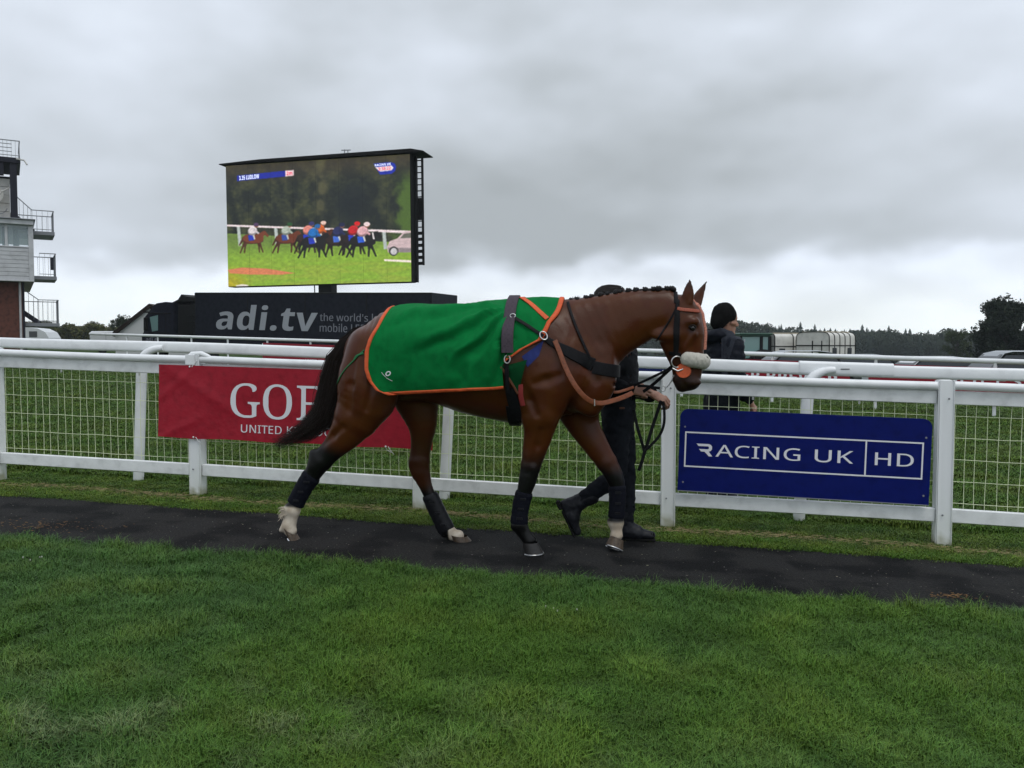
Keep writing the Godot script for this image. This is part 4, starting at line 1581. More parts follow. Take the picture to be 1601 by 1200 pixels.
func make_screen() -> void:
	var a := Vector3(-14.805, 4.515, -45.000)
	var c := Vector3(-4.967, 4.407, -42.600)
	var top := Vector3(-5.029, 10.636, -42.600)
	var dirx := Vector3(c.x - a.x, 0, c.z - a.z)
	var w := dirx.length()
	var h := top.y - c.y
	dirx = dirx.normalized()
	var o := Node3D.new()
	o.name = numbered("video_screen")
	add_child(o, true)
	var basis_ := Basis(dirx, Vector3.UP, dirx.cross(Vector3.UP))
	o.transform = Transform3D(basis_ * Basis(Vector3.BACK, 0.008), (a + c) * 0.5)
	tag(o, "huge lit outdoor video screen showing horses racing, raised on a mast above the black lorry", "screen")
	var mb := MB.new()
	mb.flat([Vector3(-w * 0.5, 0, 0.02), Vector3(w * 0.5, 0, 0.02), Vector3(w * 0.5, h, 0.02), Vector3(-w * 0.5, h, 0.02)], Vector3.BACK)
	mb.uu = PackedVector2Array([Vector2(0, 1), Vector2(1, 1), Vector2(1, 0), Vector2(0, 0)])
	var pm := plain(lin(0.01, 0.01, 0.01), 0.6)
	pm.emission_enabled = true
	pm.emission_texture = ImageTexture.create_from_image(race_picture())
	pm.emission_energy_multiplier = 1.0
	part(o, "display_panel", mb.mesh(), pm)
	# the wall is made of tiles whose seams just show
	mb = MB.new()
	for k in range(1, 8):
		mb.box(Vector3(-w * 0.5 + w * k / 8.0, h * 0.5, 0.021), Vector3(0.006, h, 0.002))
	part(o, "panel_seam", mb.mesh(), M.canopy_black)
	var red_l := plain(Color(0.8, 0.1, 0.25), 0.5)
	red_l.emission_enabled = true
	red_l.emission = Color(0.85, 0.2, 0.35)
	var white_l := plain(Color(0.9, 0.9, 0.95), 0.5)
	white_l.emission_enabled = true
	white_l.emission = Color(0.80, 0.84, 0.97)
	var tilt := Basis(Vector3.BACK, 0.036)
	part(o, "caption_text", lettering("3.35 LUDLOW", "Droid Sans", 700, 1.15, 0.22, 0.002).mesh(), white_l, Transform3D(tilt, Vector3(-w * 0.5 + w * 0.132, h * (1.0 - 0.103), 0.024)))
	part(o, "caption_text", lettering("2m", "Droid Sans", 700, 0.32, 0.18, 0.002).mesh(), red_l, Transform3D(tilt, Vector3(-w * 0.5 + w * 0.358, h * (1.0 - 0.091), 0.024)))
	part(o, "caption_text", lettering("RACING UK", "Droid Sans", 700, 0.85, 0.11, 0.002).mesh(), white_l, Transform3D(tilt, Vector3(-w * 0.5 + w * 0.860, h * (1.0 - 0.068), 0.024)))
	part(o, "caption_text", lettering("3:38:22", "Droid Sans", 700, 0.66, 0.16, 0.002).mesh(), red_l, Transform3D(tilt, Vector3(-w * 0.5 + w * 0.868, h * (1.0 - 0.100), 0.024)))
	mb = MB.new()
	mb.box(Vector3(0, h * 0.5, -0.32), Vector3(w + 0.06, h + 0.05, 0.62), 0.03)
	part(o, "casing", mb.mesh(), M.canopy_black)
	# roof that overhangs both ends
	mb = MB.new()
	mb.slab(PackedVector2Array([Vector2(-w * 0.5 - 0.3, h + 0.06), Vector2(w * 0.5 + 0.75, h + 0.06), Vector2(w * 0.5 + 0.75, h + 0.10), Vector2(w * 0.5 + 0.1, h + 0.24), Vector2(-w * 0.3, h + 0.2), Vector2(-w * 0.5 - 0.3, h + 0.10)]), -1.3, 0.18)
	part(o, "roof_canopy", mb.mesh(), M.canopy_black)
	# frame behind the right edge: two uprights and their rungs
	var fr := Node3D.new()
	fr.name = "side_frame"
	o.add_child(fr, true)
	var fx := w * 0.5 + 0.03
	mb = MB.new()
	mb.box(Vector3(fx + 0.06, h * 0.5, -0.55), Vector3(0.14, h, 0.2), 0.01)
	part(fr, "upright", mb.mesh(), M.canopy_black)
	mb = MB.new()
	mb.box(Vector3(fx + 0.34, h * 0.5 + 0.42, -0.75), Vector3(0.10, h - 0.9, 0.12), 0.01)
	part(fr, "upright", mb.mesh(), M.canopy_black)
	var yy := 0.95
	for k in 18:
		mb = MB.new()
		var tall := 0.05
		if k == 8 or k == 9 or k == 10:
			tall = 0.5
		if k < 6:
			tall = 0.16
		mb.box(Vector3(fx + 0.21, yy, -0.66), Vector3(0.22, tall, 0.05), 0.005)
		part(fr, "rung", mb.mesh(), M.canopy_black)
		yy += 0.30
	# mast, cable, aerial
	mb = MB.new()
	mb.box(Vector3(0.32, -0.45, -0.5), Vector3(0.72, 1.1, 0.7), 0.03)
	part(o, "mast", mb.mesh(), M.canopy_black)
	mb = MB.new()
	mb.tube([Vector3(-0.22, 0.05, -0.1), Vector3(-0.2, -0.7, -0.1)], 0.03, 6)
	part(o, "cable", mb.mesh(), M.canopy_black)
	mb = MB.new()
	mb.tube([Vector3(1.42, h + 0.2, -0.4), Vector3(1.42, h + 0.55, -0.4)], 0.025, 6)
	mb.tube([Vector3(1.25, h + 0.52, -0.4), Vector3(1.75, h + 0.50, -0.4)], 0.025, 6)
	mb.tube([Vector3(1.6, h + 0.50, -0.4), Vector3(1.6, h + 0.36, -0.4)], 0.025, 6)
	part(o, "aerial", mb.mesh(), M.grey_steel)


# ------------------------------------------------------------------ the far side: vehicles, trees, wood

func leaf_clump(rng: RandomNumberGenerator, n: int, spread: float, size: float, tone: float) -> ArrayMesh:
	var mb := MB.new()
	for k in n:
		var d := Vector3(rng.randfn(), rng.randfn() * 0.8, rng.randfn())
		var c := d.normalized() * spread * pow(rng.randf(), 0.5)
		var nrm := (d.normalized() + Vector3(rng.randfn(), rng.randfn() + 0.5, rng.randfn()) * 0.7).normalized()
		var u := nrm.cross(Vector3(rng.randfn(), rng.randfn(), rng.randfn())).normalized()
		var w := nrm.cross(u)
		var s := size * rng.randf_range(0.6, 1.3)
		var g := tone * rng.randf_range(0.65, 1.35)
		mb.col = Color(g * rng.randf_range(0.8, 1.2), g, g * 0.9)
		var a := mb.p(c - u * s, nrm)
		var b := mb.p(c + w * s * 0.45, nrm)
		var e := mb.p(c + u * s, nrm)
		var f := mb.p(c - w * s * 0.45, nrm)
		mb.q(a, b, e, f)
	return mb.mesh()


func scatter(parent: Node, called: String, mesh: Mesh, mat: Material, xfs: Array, cols: Array, kind := "") -> MultiMeshInstance3D:
	var mm := MultiMesh.new()
	mm.transform_format = MultiMesh.TRANSFORM_3D
	mm.use_colors = true
	mm.mesh = mesh
	mm.instance_count = xfs.size()
	for k in xfs.size():
		mm.set_instance_transform(k, xfs[k])
		mm.set_instance_color(k, cols[k])
	var o := MultiMeshInstance3D.new()
	o.name = numbered(called) if parent == self else called
	o.multimesh = mm
	o.material_override = mat
	parent.add_child(o, true)
	if kind:
		o.set_meta("kind", kind)
	return o


func make_tree(label: String, base: Vector3, tall: float, wide: float, col: Color, n: int, seed_: int, group := "") -> void:
	var rng := RandomNumberGenerator.new()
	rng.seed = seed_
	var o := thing("tree", label, "tree", base, 0.0, group)
	var mb := MB.new()
	mb.tube([Vector3(0, -0.2, 0), Vector3(0.05, tall * 0.2, 0), Vector3(-0.05, tall * 0.5, 0.05), Vector3(0, tall * 0.85, 0)], [tall * 0.045, tall * 0.033, tall * 0.022, 0.02], 9)
	part(o, "trunk", mb.mesh(), M.bark)
	var lobes := []
	for k in 40:
		var an := rng.randf() * TAU
		var y := rng.randf_range(0.2, 0.95)
		var rr := wide * sqrt(maxf(0.05, 1.0 - pow((y - 0.45) / 0.55, 2.0))) * rng.randf_range(0.25, 0.85)
		lobes.append(Vector3(cos(an) * rr, y * tall, sin(an) * rr))
		mb = MB.new()
		if k % 3 == 0:
			var st := Vector3(0, tall * rng.randf_range(0.2, 0.5), 0)
			mb.tube([st, st.lerp(lobes[k], 0.5) + Vector3(0, 0.1, 0), lobes[k]], [tall * 0.014, tall * 0.009, 0.01], 6)
			part(o, "limb", mb.mesh(), M.bark)
	var xfs := []
	var cols := []
	for k in n:
		var l: Vector3 = lobes[rng.randi() % lobes.size()]
		var d := Vector3(rng.randfn(), rng.randfn() * 0.75, rng.randfn()) * wide * 0.16
		var p := l + d
		var s := rng.randf_range(0.7, 1.35)
		xfs.append(Transform3D(Basis.from_euler(Vector3(rng.randf() * TAU, rng.randf() * TAU, rng.randf() * TAU)).scaled(Vector3.ONE * s), p))
		var g := rng.randf_range(0.6, 1.35)
		cols.append(Color(col.r * g, col.g * g, col.b * g))
	scatter(o, "crown", leaf_clump(rng, 26, tall * 0.055, tall * 0.018, 1.0), M.leaf, xfs, cols, "stuff")


func conifer(rng: RandomNumberGenerator) -> ArrayMesh:
	var mb := MB.new()
	for ring in 11:
		var y := 0.12 + ring * 0.083
		var r := 0.25 * pow(1.0 - y, 0.8) + 0.012
		var n := 11 - ring / 2
		for k in n:
			var an := TAU * k / n + rng.randf() * 0.6 + ring
			var d := Vector3(cos(an), 0, sin(an))
			var side := Vector3(-sin(an), 0, cos(an))
			var rr := r * rng.randf_range(0.7, 1.25)
			var g := rng.randf_range(0.7, 1.3)
			mb.col = Color(g, g, g)
			var tip := Vector3(0, y - 0.05, 0) + d * rr
			var nn := (d + Vector3.UP).normalized()
			var a := mb.p(Vector3(0, y + 0.07, 0), nn)
			var b := mb.p(tip + side * rr * 0.35 + Vector3(0, 0.01, 0), nn)
			var c := mb.p(tip, nn)
			var e := mb.p(tip - side * rr * 0.35 + Vector3(0, 0.015, 0), nn)
			mb.q(a, b, c, e)
	mb.col = Color(0.8, 0.6, 0.5)
	mb.tube([Vector3(0, 0, 0), Vector3(0, 0.98, 0)], [0.018, 0.004], 5)
	return mb.mesh()


func broadleaf(rng: RandomNumberGenerator) -> ArrayMesh:
	var mb := MB.new()
	for k in 420:
		var th := rng.randf() * TAU
		var y := rng.randf()
		var r := 0.34 * sqrt(maxf(0.04, 1.0 - pow((y - 0.5) / 0.52, 2.0))) * rng.randf_range(0.55, 1.08)
		var d := Vector3(cos(th), (y - 0.45) * 1.4, sin(th)).normalized()
		var c := Vector3(cos(th) * r, 0.16 + y * 0.82, sin(th) * r)
		var u := d.cross(Vector3(rng.randfn(), rng.randfn(), rng.randfn())).normalized()
		var w := d.cross(u)
		var s := rng.randf_range(0.022, 0.05)
		var g := rng.randf_range(0.65, 1.35)
		mb.col = Color(g, g, g)
		mb.q(mb.p(c - u * s, d), mb.p(c + w * s * 0.7, d), mb.p(c + u * s, d), mb.p(c - w * s * 0.7, d))
	mb.col = Color(0.8, 0.6, 0.5)
	mb.tube([Vector3(0, 0, 0), Vector3(0, 0.5, 0)], [0.03, 0.015], 5)
	return mb.mesh()


func car(called: String, label: String, category: String, p: Vector3, turn: float, paint: Material, L := 4.3, H := 1.5) -> Node3D:
	p.y = ground_y(p.x)
	var o := thing(called, label, category, p, turn, "")
	var hw := 0.86
	var rows := []
	# body as sections along its length: x, lowest, waist height, half width
	for s in [[-0.5, 0.42, 0.62, 0.70], [-0.485, 0.30, 0.78, 0.78], [-0.36, 0.24, 0.88, 0.85], [-0.12, 0.22, 0.93, 0.87], [0.2, 0.22, 0.95, 0.87], [0.42, 0.25, 0.96, 0.84], [0.485, 0.32, 0.90, 0.77], [0.5, 0.45, 0.75, 0.70]]:
		var row := []
		var x: float = s[0] * L
		for c in [[-1.0, 0], [-1.0, 0.5], [-0.97, 0.85], [-0.86, 1], [0.86, 1], [0.97, 0.85], [1.0, 0.5], [1.0, 0]]:
			row.append(Vector3(x, lerpf(s[1], s[2], c[1]), c[0] * s[3]))
		rows.append(row)
	var mb := MB.new()
	mb.grid(rows, true, true)
	mb.flat(rows[0], Vector3.LEFT)
	mb.flat(rows[7], Vector3.RIGHT)
	part(o, "body", mb.mesh(), paint)
	rows = []
	for s in [[-0.22, 0.0], [-0.08, 0.92], [-0.02, 1.0], [0.25, 1.0], [0.36, 0.9], [0.46, 0.0]]:
		var row := []
		var y: float = lerpf(0.92, H, s[1])
		var w2: float = lerpf(0.80, 0.60, s[1])
		for c in [-1.0, -0.6, 0.0, 0.6, 1.0]:
			row.append(Vector3(s[0] * L, y + (0.03 if absf(c) < 0.9 else 0.0) * s[1], c * w2))
		rows.append(row)
	mb = MB.new()
	mb.grid(rows, false, true)
	part(o, "roof", mb.mesh(), paint)
	for sd in [-1.0, 1.0]:
		mb = MB.new()
		mb.flat([Vector3(-0.20 * L, 0.93, sd * 0.80), Vector3(0.44 * L, 0.93, sd * 0.80), Vector3(0.345 * L, H * 0.93, sd * 0.64), Vector3(-0.075 * L, H * 0.93, sd * 0.64)], Vector3(0, 0.3, sd).normalized())
		part(o, "side_window", mb.mesh(), M.dark_glass)
	mb = MB.new()
	mb.flat([Vector3(-0.222 * L, 0.95, -0.74), Vector3(-0.222 * L, 0.95, 0.74), Vector3(-0.090 * L, H * 0.95, 0.58), Vector3(-0.090 * L, H * 0.95, -0.58)], Vector3(-0.6, 0.8, 0).normalized())
	part(o, "windscreen", mb.mesh(), M.dark_glass)
	for x in [-0.31, 0.31]:
		for z in [-0.78, 0.78]:
			wheel(o, Vector3(x * L, 0.32, z), 0.32, 0.2)
	return o


func horse_trailer(label: String, p: Vector3, turn: float, L: float, H: float, W: float, ribs: int, group: String) -> void:
	p.y = ground_y(p.x)
	var o := thing("horse_trailer", label, "trailer", p, turn, group)
	var prof := []
	for k in 13:
		var an := PI * k / 12.0
		prof.append(Vector2(signf(cos(an)) * pow(absf(cos(an)), 0.45) * W * 0.5, H - 0.40 + pow(sin(an), 0.5) * 0.40))
	prof.push_front(Vector2(W * 0.5, 0.5))
	prof.append(Vector2(-W * 0.5, 0.5))
	var rows := []
	for x in [-L * 0.5, L * 0.5]:
		var row := []
		for q in prof:
			row.append(Vector3(x, q.y, q.x))
		rows.append(row)
	var mb := MB.new()
	mb.grid(rows, false, false)
	mb.flat(rows[0], Vector3.LEFT)
	mb.flat(rows[1], Vector3.RIGHT)
	part(o, "body", mb.mesh(), M.trailer_white)
	for r in ribs:
		var x := -L * 0.5 + L * r / (ribs - 1.0)
		mb = MB.new()
		var path := []
		var face := []
		for q in prof:
			path.append(Vector3(x, q.y * 1.003, q.x * 1.006))
			face.append(Vector3(0, q.y - H * 0.5, q.x).normalized())
		mb.strap(path, face, 0.05, 0.012)
		part(o, "rib", mb.mesh(), M.canopy_black)
	mb = MB.new()
	for sd in [-1.0, 1.0]:
		mb.box(Vector3(0, H - 0.62, sd * W * 0.503), Vector3(L, 0.04, 0.03))
	part(o, "waist_trim", mb.mesh(), M.canopy_black)
	for x in [-0.30, 0.28]:
		mb = MB.new()
		mb.box(Vector3(x * L, H - 0.90, W * 0.503), Vector3(0.16 * L, 0.36, 0.03), 0.01)
		part(o, "window", mb.mesh(), M.dark_glass)
	for e in [-1.0, 1.0]:
		mb = MB.new()
		mb.box(Vector3(e * L * 0.502, H * 0.5 + 0.1, 0), Vector3(0.03, H - 1.0, 0.05))
		mb.box(Vector3(e * L * 0.502, H - 0.62, 0), Vector3(0.03, 0.05, W * 0.98))
		mb.box(Vector3(e * L * 0.502, H * 0.5 + 0.1, W * 0.28), Vector3(0.03, H - 1.0, 0.04))
		part(o, "end_trim", mb.mesh(), M.canopy_black)
	mb = MB.new()
	mb.box(Vector3(0, H + 0.005, 0), Vector3(L * 0.96, 0.03, W * 0.7), 0.01)
	part(o, "roof_cap", mb.mesh(), M.tan_roof)
	for x in [-0.12, 0.12]:
		wheel(o, Vector3(x * L, 0.34, W * 0.45), 0.34, 0.2)
		wheel(o, Vector3(x * L, 0.34, -W * 0.45), 0.34, 0.2)


func make_background() -> void:
	# tractor
	var p := Vector3(11.332, 1.341, -41.000)
	p.y = ground_y(p.x)
	var o := thing("tractor", "green tractor with a glazed cab parked beyond the man in the black hat", "tractor", p, 0.15)
	var mb := MB.new()
	mb.box(Vector3(0, 2.22, 0), Vector3(1.66, 0.10, 1.6), 0.04)
	mb.box(Vector3(0, 2.14, 0), Vector3(1.5, 0.10, 1.45), 0.03)
	part(o, "cab_roof", mb.mesh(), M.tractor_green)
	for x in [-0.72, 0.28, 0.70]:
		for z in [-0.68, 0.68]:
			mb = MB.new()
			mb.box(Vector3(x, 1.55, z), Vector3(0.09 if x < 0.2 else 0.14, 1.15, 0.09), 0.01)
			part(o, "cab_post", mb.mesh(), M.canopy_black)
	mb = MB.new()
	mb.box(Vector3(-0.22, 1.6, 0.66), Vector3(0.9, 1.0, 0.02))
	part(o, "cab_window", mb.mesh(), M.teal_glass)
	mb = MB.new()
	mb.box(Vector3(0.48, 1.6, 0.66), Vector3(0.3, 1.0, 0.02))
	part(o, "cab_window", mb.mesh(), M.teal_glass)
	mb = MB.new()
	mb.box(Vector3(0, 0.85, 0), Vector3(1.55, 0.5, 1.3), 0.05)
	mb.box(Vector3(-1.5, 0.95, 0), Vector3(1.6, 0.75, 0.8), 0.08)
	part(o, "bonnet", mb.mesh(), M.tractor_green)
	for z in [-0.8, 0.8]:
		wheel(o, Vector3(0.35, 0.75, z), 0.75, 0.45)
		wheel(o, Vector3(-1.7, 0.5, z * 0.9), 0.5, 0.35)
	mb = MB.new()
	mb.box(Vector3(-0.85, 1.12, 0.70), Vector3(0.12, 0.12, 0.06), 0.02)
	part(o, "work_lamp", mb.mesh(), M.wire)
	# horse trailers
	horse_trailer("white horse trailer with black ribs and rounded roof, right of the paler one", Vector3(14.601, 1.340, -40.000), 0.62, 2.0, 2.40, 1.75, 6, "horse trailers beyond the far rail")
	horse_trailer("pale horse trailer with a tan roof between the tractor and the black-ribbed trailer", Vector3(13.170, 1.341, -41.500), 0.20, 1.9, 2.32, 1.6, 3, "horse trailers beyond the far rail")
	car("parked_car", "silver car parked low in front of the pale horse trailer", "car", Vector3(9.888, 1.056, -31.000), 0.05, M.car_silver, 4.0, 1.43)
	car("parked_car", "silver estate car parked beneath the big dark tree at the right", "car", Vector3(16.072, 0.914, -28.000), 0.0, M.car_silver, 4.5, 1.62)
	car("parked_car", "white car whose roof just shows above the far rail, nearer the tree", "car", Vector3(16.221, 0.829, -34.000), 0.1, M.car_white, 4.2, 1.37)
	car("parked_car", "dark-windowed white car whose roof just shows right of the horse trailers", "car", Vector3(15.028, 0.801, -36.000), PI, M.car_silver, 4.2, 1.40)

	# left: caravan, box van and gable
	p = Vector3(-33.423, 1.801, -60.000)
	p.y = ground_y(p.x)
	o = thing("caravan", "small white caravan with a rounded end in front of the olive hedge", "caravan", p, 0.05)
	mb = MB.new()
	mb.slab(PackedVector2Array([Vector2(-2.0, 0.4), Vector2(1.1, 0.4), Vector2(1.05, 0.9), Vector2(0.8, 1.3), Vector2(0.3, 1.55), Vector2(-0.4, 1.62), Vector2(-2.0, 1.62)]), -1.8, 0.0)
	part(o, "body", mb.mesh(), M.car_white)
	mb = MB.new()
	mb.box(Vector3(0.0, 1.15, 0.01), Vector3(0.55, 0.4, 0.03), 0.02)
	part(o, "window", mb.mesh(), M.dark_glass)
	wheel(o, Vector3(-0.7, 0.35, -0.1), 0.33, 0.2)
	p = Vector3(-27.601, 1.785, -58.000)
	p.y = ground_y(p.x)
	o = thing("caravan", "boxy white touring caravan between the hedge and the white gable", "caravan", p, 0.0)
	mb = MB.new()
	mb.box(Vector3(0, 0.95, -1.1), Vector3(1.9, 1.1, 2.2), 0.12)
	part(o, "body", mb.mesh(), M.car_white)
	mb = MB.new()
	mb.box(Vector3(0.55, 0.75, 0.01), Vector3(0.5, 0.28, 0.03), 0.02)
	part(o, "window", mb.mesh(), M.dark_glass)
	mb = MB.new()
	mb.box(Vector3(-0.2, 1.32, 0.006), Vector3(1.2, 0.02, 0.02))
	mb.box(Vector3(0.2, 0.95, 0.006), Vector3(0.02, 0.9, 0.02))
	part(o, "body_trim", mb.mesh(), M.grey_steel)
	wheel(o, Vector3(-0.1, 0.3, -0.12), 0.3, 0.2)
	p = Vector3(-24.105, 1.769, -56.000)
	p.y = ground_y(p.x)
	o = thing("hut", "white hut with a steep dark roof just left of the lorry cab", "building", p, 0.0)
	mb = MB.new()
	var eave := -1.75
	mb.slab(PackedVector2Array([Vector2(eave, 0.0), Vector2(3.2, 0.0), Vector2(3.2, 1.52), Vector2(0.55, 3.05), Vector2(eave, 1.30)]), -5.0, 0.0)
	part(o, "wall", mb.mesh(), M.car_white)
	mb = MB.new()
	mb.slab(PackedVector2Array([Vector2(eave - 0.1, 1.22), Vector2(0.55, 3.06), Vector2(3.3, 1.47), Vector2(3.3, 1.75), Vector2(0.55, 3.35), Vector2(eave - 0.1, 1.5)]), -5.2, 0.15)
	part(o, "roof", mb.mesh(), M.roof_dark)

	# trees one can tell apart
	make_tree("tall dark broad tree standing alone at the right edge of the wood", Vector3(43.2, ground_y(43.2), -75.0), 6.5, 2.35, Color(0.022, 0.030, 0.018), 1900, 31)
	make_tree("dark bushy tree behind the hut and the boxy caravan", Vector3(-39.977, 2.031, -88.000) * Vector3(1, 0, 1) + Vector3(0, ground_y(-40.0), 0), 3.1, 1.5, Color(0.028, 0.038, 0.020), 420, 32)
	make_tree("small pale green tree at the foot of the big dark tree", Vector3(57.0, ground_y(57.0), -110.0), 5.0, 1.9, Color(0.04, 0.055, 0.018), 300, 33)
	var rng := RandomNumberGenerator.new()
	rng.seed = 50
	# hedge on the left
	var xfs := []
	var cols := []
	for k in 2600:
		var x := rng.randf_range(-78.0, -46.0)
		var top := 2.15 + 0.25 * sin(x * 0.8) + 0.3 * sin(x * 2.1 + 1.0)
		if x > -52.0:
			top *= 0.92
		var y := top * pow(rng.randf(), 0.7)
		xfs.append(Transform3D(Basis.from_euler(Vector3(rng.randf() * TAU, rng.randf() * TAU, 0)).scaled(Vector3.ONE * rng.randf_range(0.7, 1.3)), Vector3(x, ground_y(x) + y, -110.0 + rng.randf_range(-1.0, 1.0))))
		var g := rng.randf_range(0.6, 1.4)
		cols.append(Color(0.085 * g, 0.085 * g, 0.032 * g))
	o = thing("hedge", "long olive brown hedge behind the caravans at the left", "hedge", Vector3(-62, ground_y(-62.0), -110))
	var keep := []
	for t in xfs:
		keep.append(t.translated(-o.position))
	scatter(o, "leaves", leaf_clump(rng, 24, 0.42, 0.14, 1.0), M.leaf, keep, cols, "stuff")
	mb = MB.new()
	for x in range(-15, 16):
		mb.tube([Vector3(x, SLOPE * x - 0.1, 0), Vector3(x + 0.1, SLOPE * x + 1.8, 0.1)], [0.06, 0.03], 5)
	part(o, "stems", mb.mesh(), M.bark)
	# the wood along the horizon
	for kind in 2:
		xfs = []
		cols = []
		for row in 9:
			var d := 222.0 + row * 9.0
			var x := -190.0 - row * 3.0
			while x < 330.0:
				x += rng.randf_range(1.2, 2.8)
				if (rng.randf() < 0.52) != (kind == 0):
					continue
				var px := 800.0 + x / d * 1341.0
				# profile of the tree tops as the height above the ground
				var hgt := 9.6 + 1.1 * sin(x * 0.045 + 1.0) + 0.7 * sin(x * 0.13)
				hgt -= 1.3 * bump1(px, 1430.0, 45.0)
				hgt += 0.7 * bump1(px, 1380.0, 30.0) + 0.9 * bump1(px, 1230.0, 70.0)
				if px < 1060.0:
					hgt *= lerpf(0.80, 1.0, smoothstep(700.0, 1100.0, px))
				if px < 760.0:
					hgt *= 0.45
				hgt *= rng.randf_range(0.90, 1.03) * (rng.randf_range(1.06, 1.16) if kind == 0 and rng.randf() < 0.22 else 1.0)
				var z := -d + rng.randf_range(-4.0, 4.0)
				var wide := rng.randf_range(0.85, 1.25)
				xfs.append(Transform3D(Basis(Vector3.UP, rng.randf() * TAU).scaled(Vector3(hgt * wide, hgt, hgt * wide)), Vector3(x, ground_y(x) - 0.4, z)))
				var g := rng.randf_range(0.8, 1.15)
				cols.append((Color(0.028, 0.040, 0.031) if kind == 0 else Color(0.036, 0.046, 0.030)) * g)
		var wood := scatter(self, "conifer_wood" if kind == 0 else "broadleaf_wood", conifer(rng) if kind == 0 else broadleaf(rng), M.leaf, xfs, cols, "stuff")
		tag(wood, "dark conifers of the far-off wood along the horizon" if kind == 0 else "rounded leafy trees of the far-off wood along the horizon", "wood")


# ------------------------------------------------------------------ the horse
# Built in its own frame: x forward, y up, z towards the side that faces the path's near edge.

const HORSE_AT := Vector3(0, 0, -5.5)
const HORSE_TURN := -0.13963      # 8 degrees

var hf: Field      # the solid of the horse, kept so that rug and straps can lie on it


func horse_root(called: String, label: String, category: String) -> Node3D:
	return thing(called, label, category, HORSE_AT, HORSE_TURN)


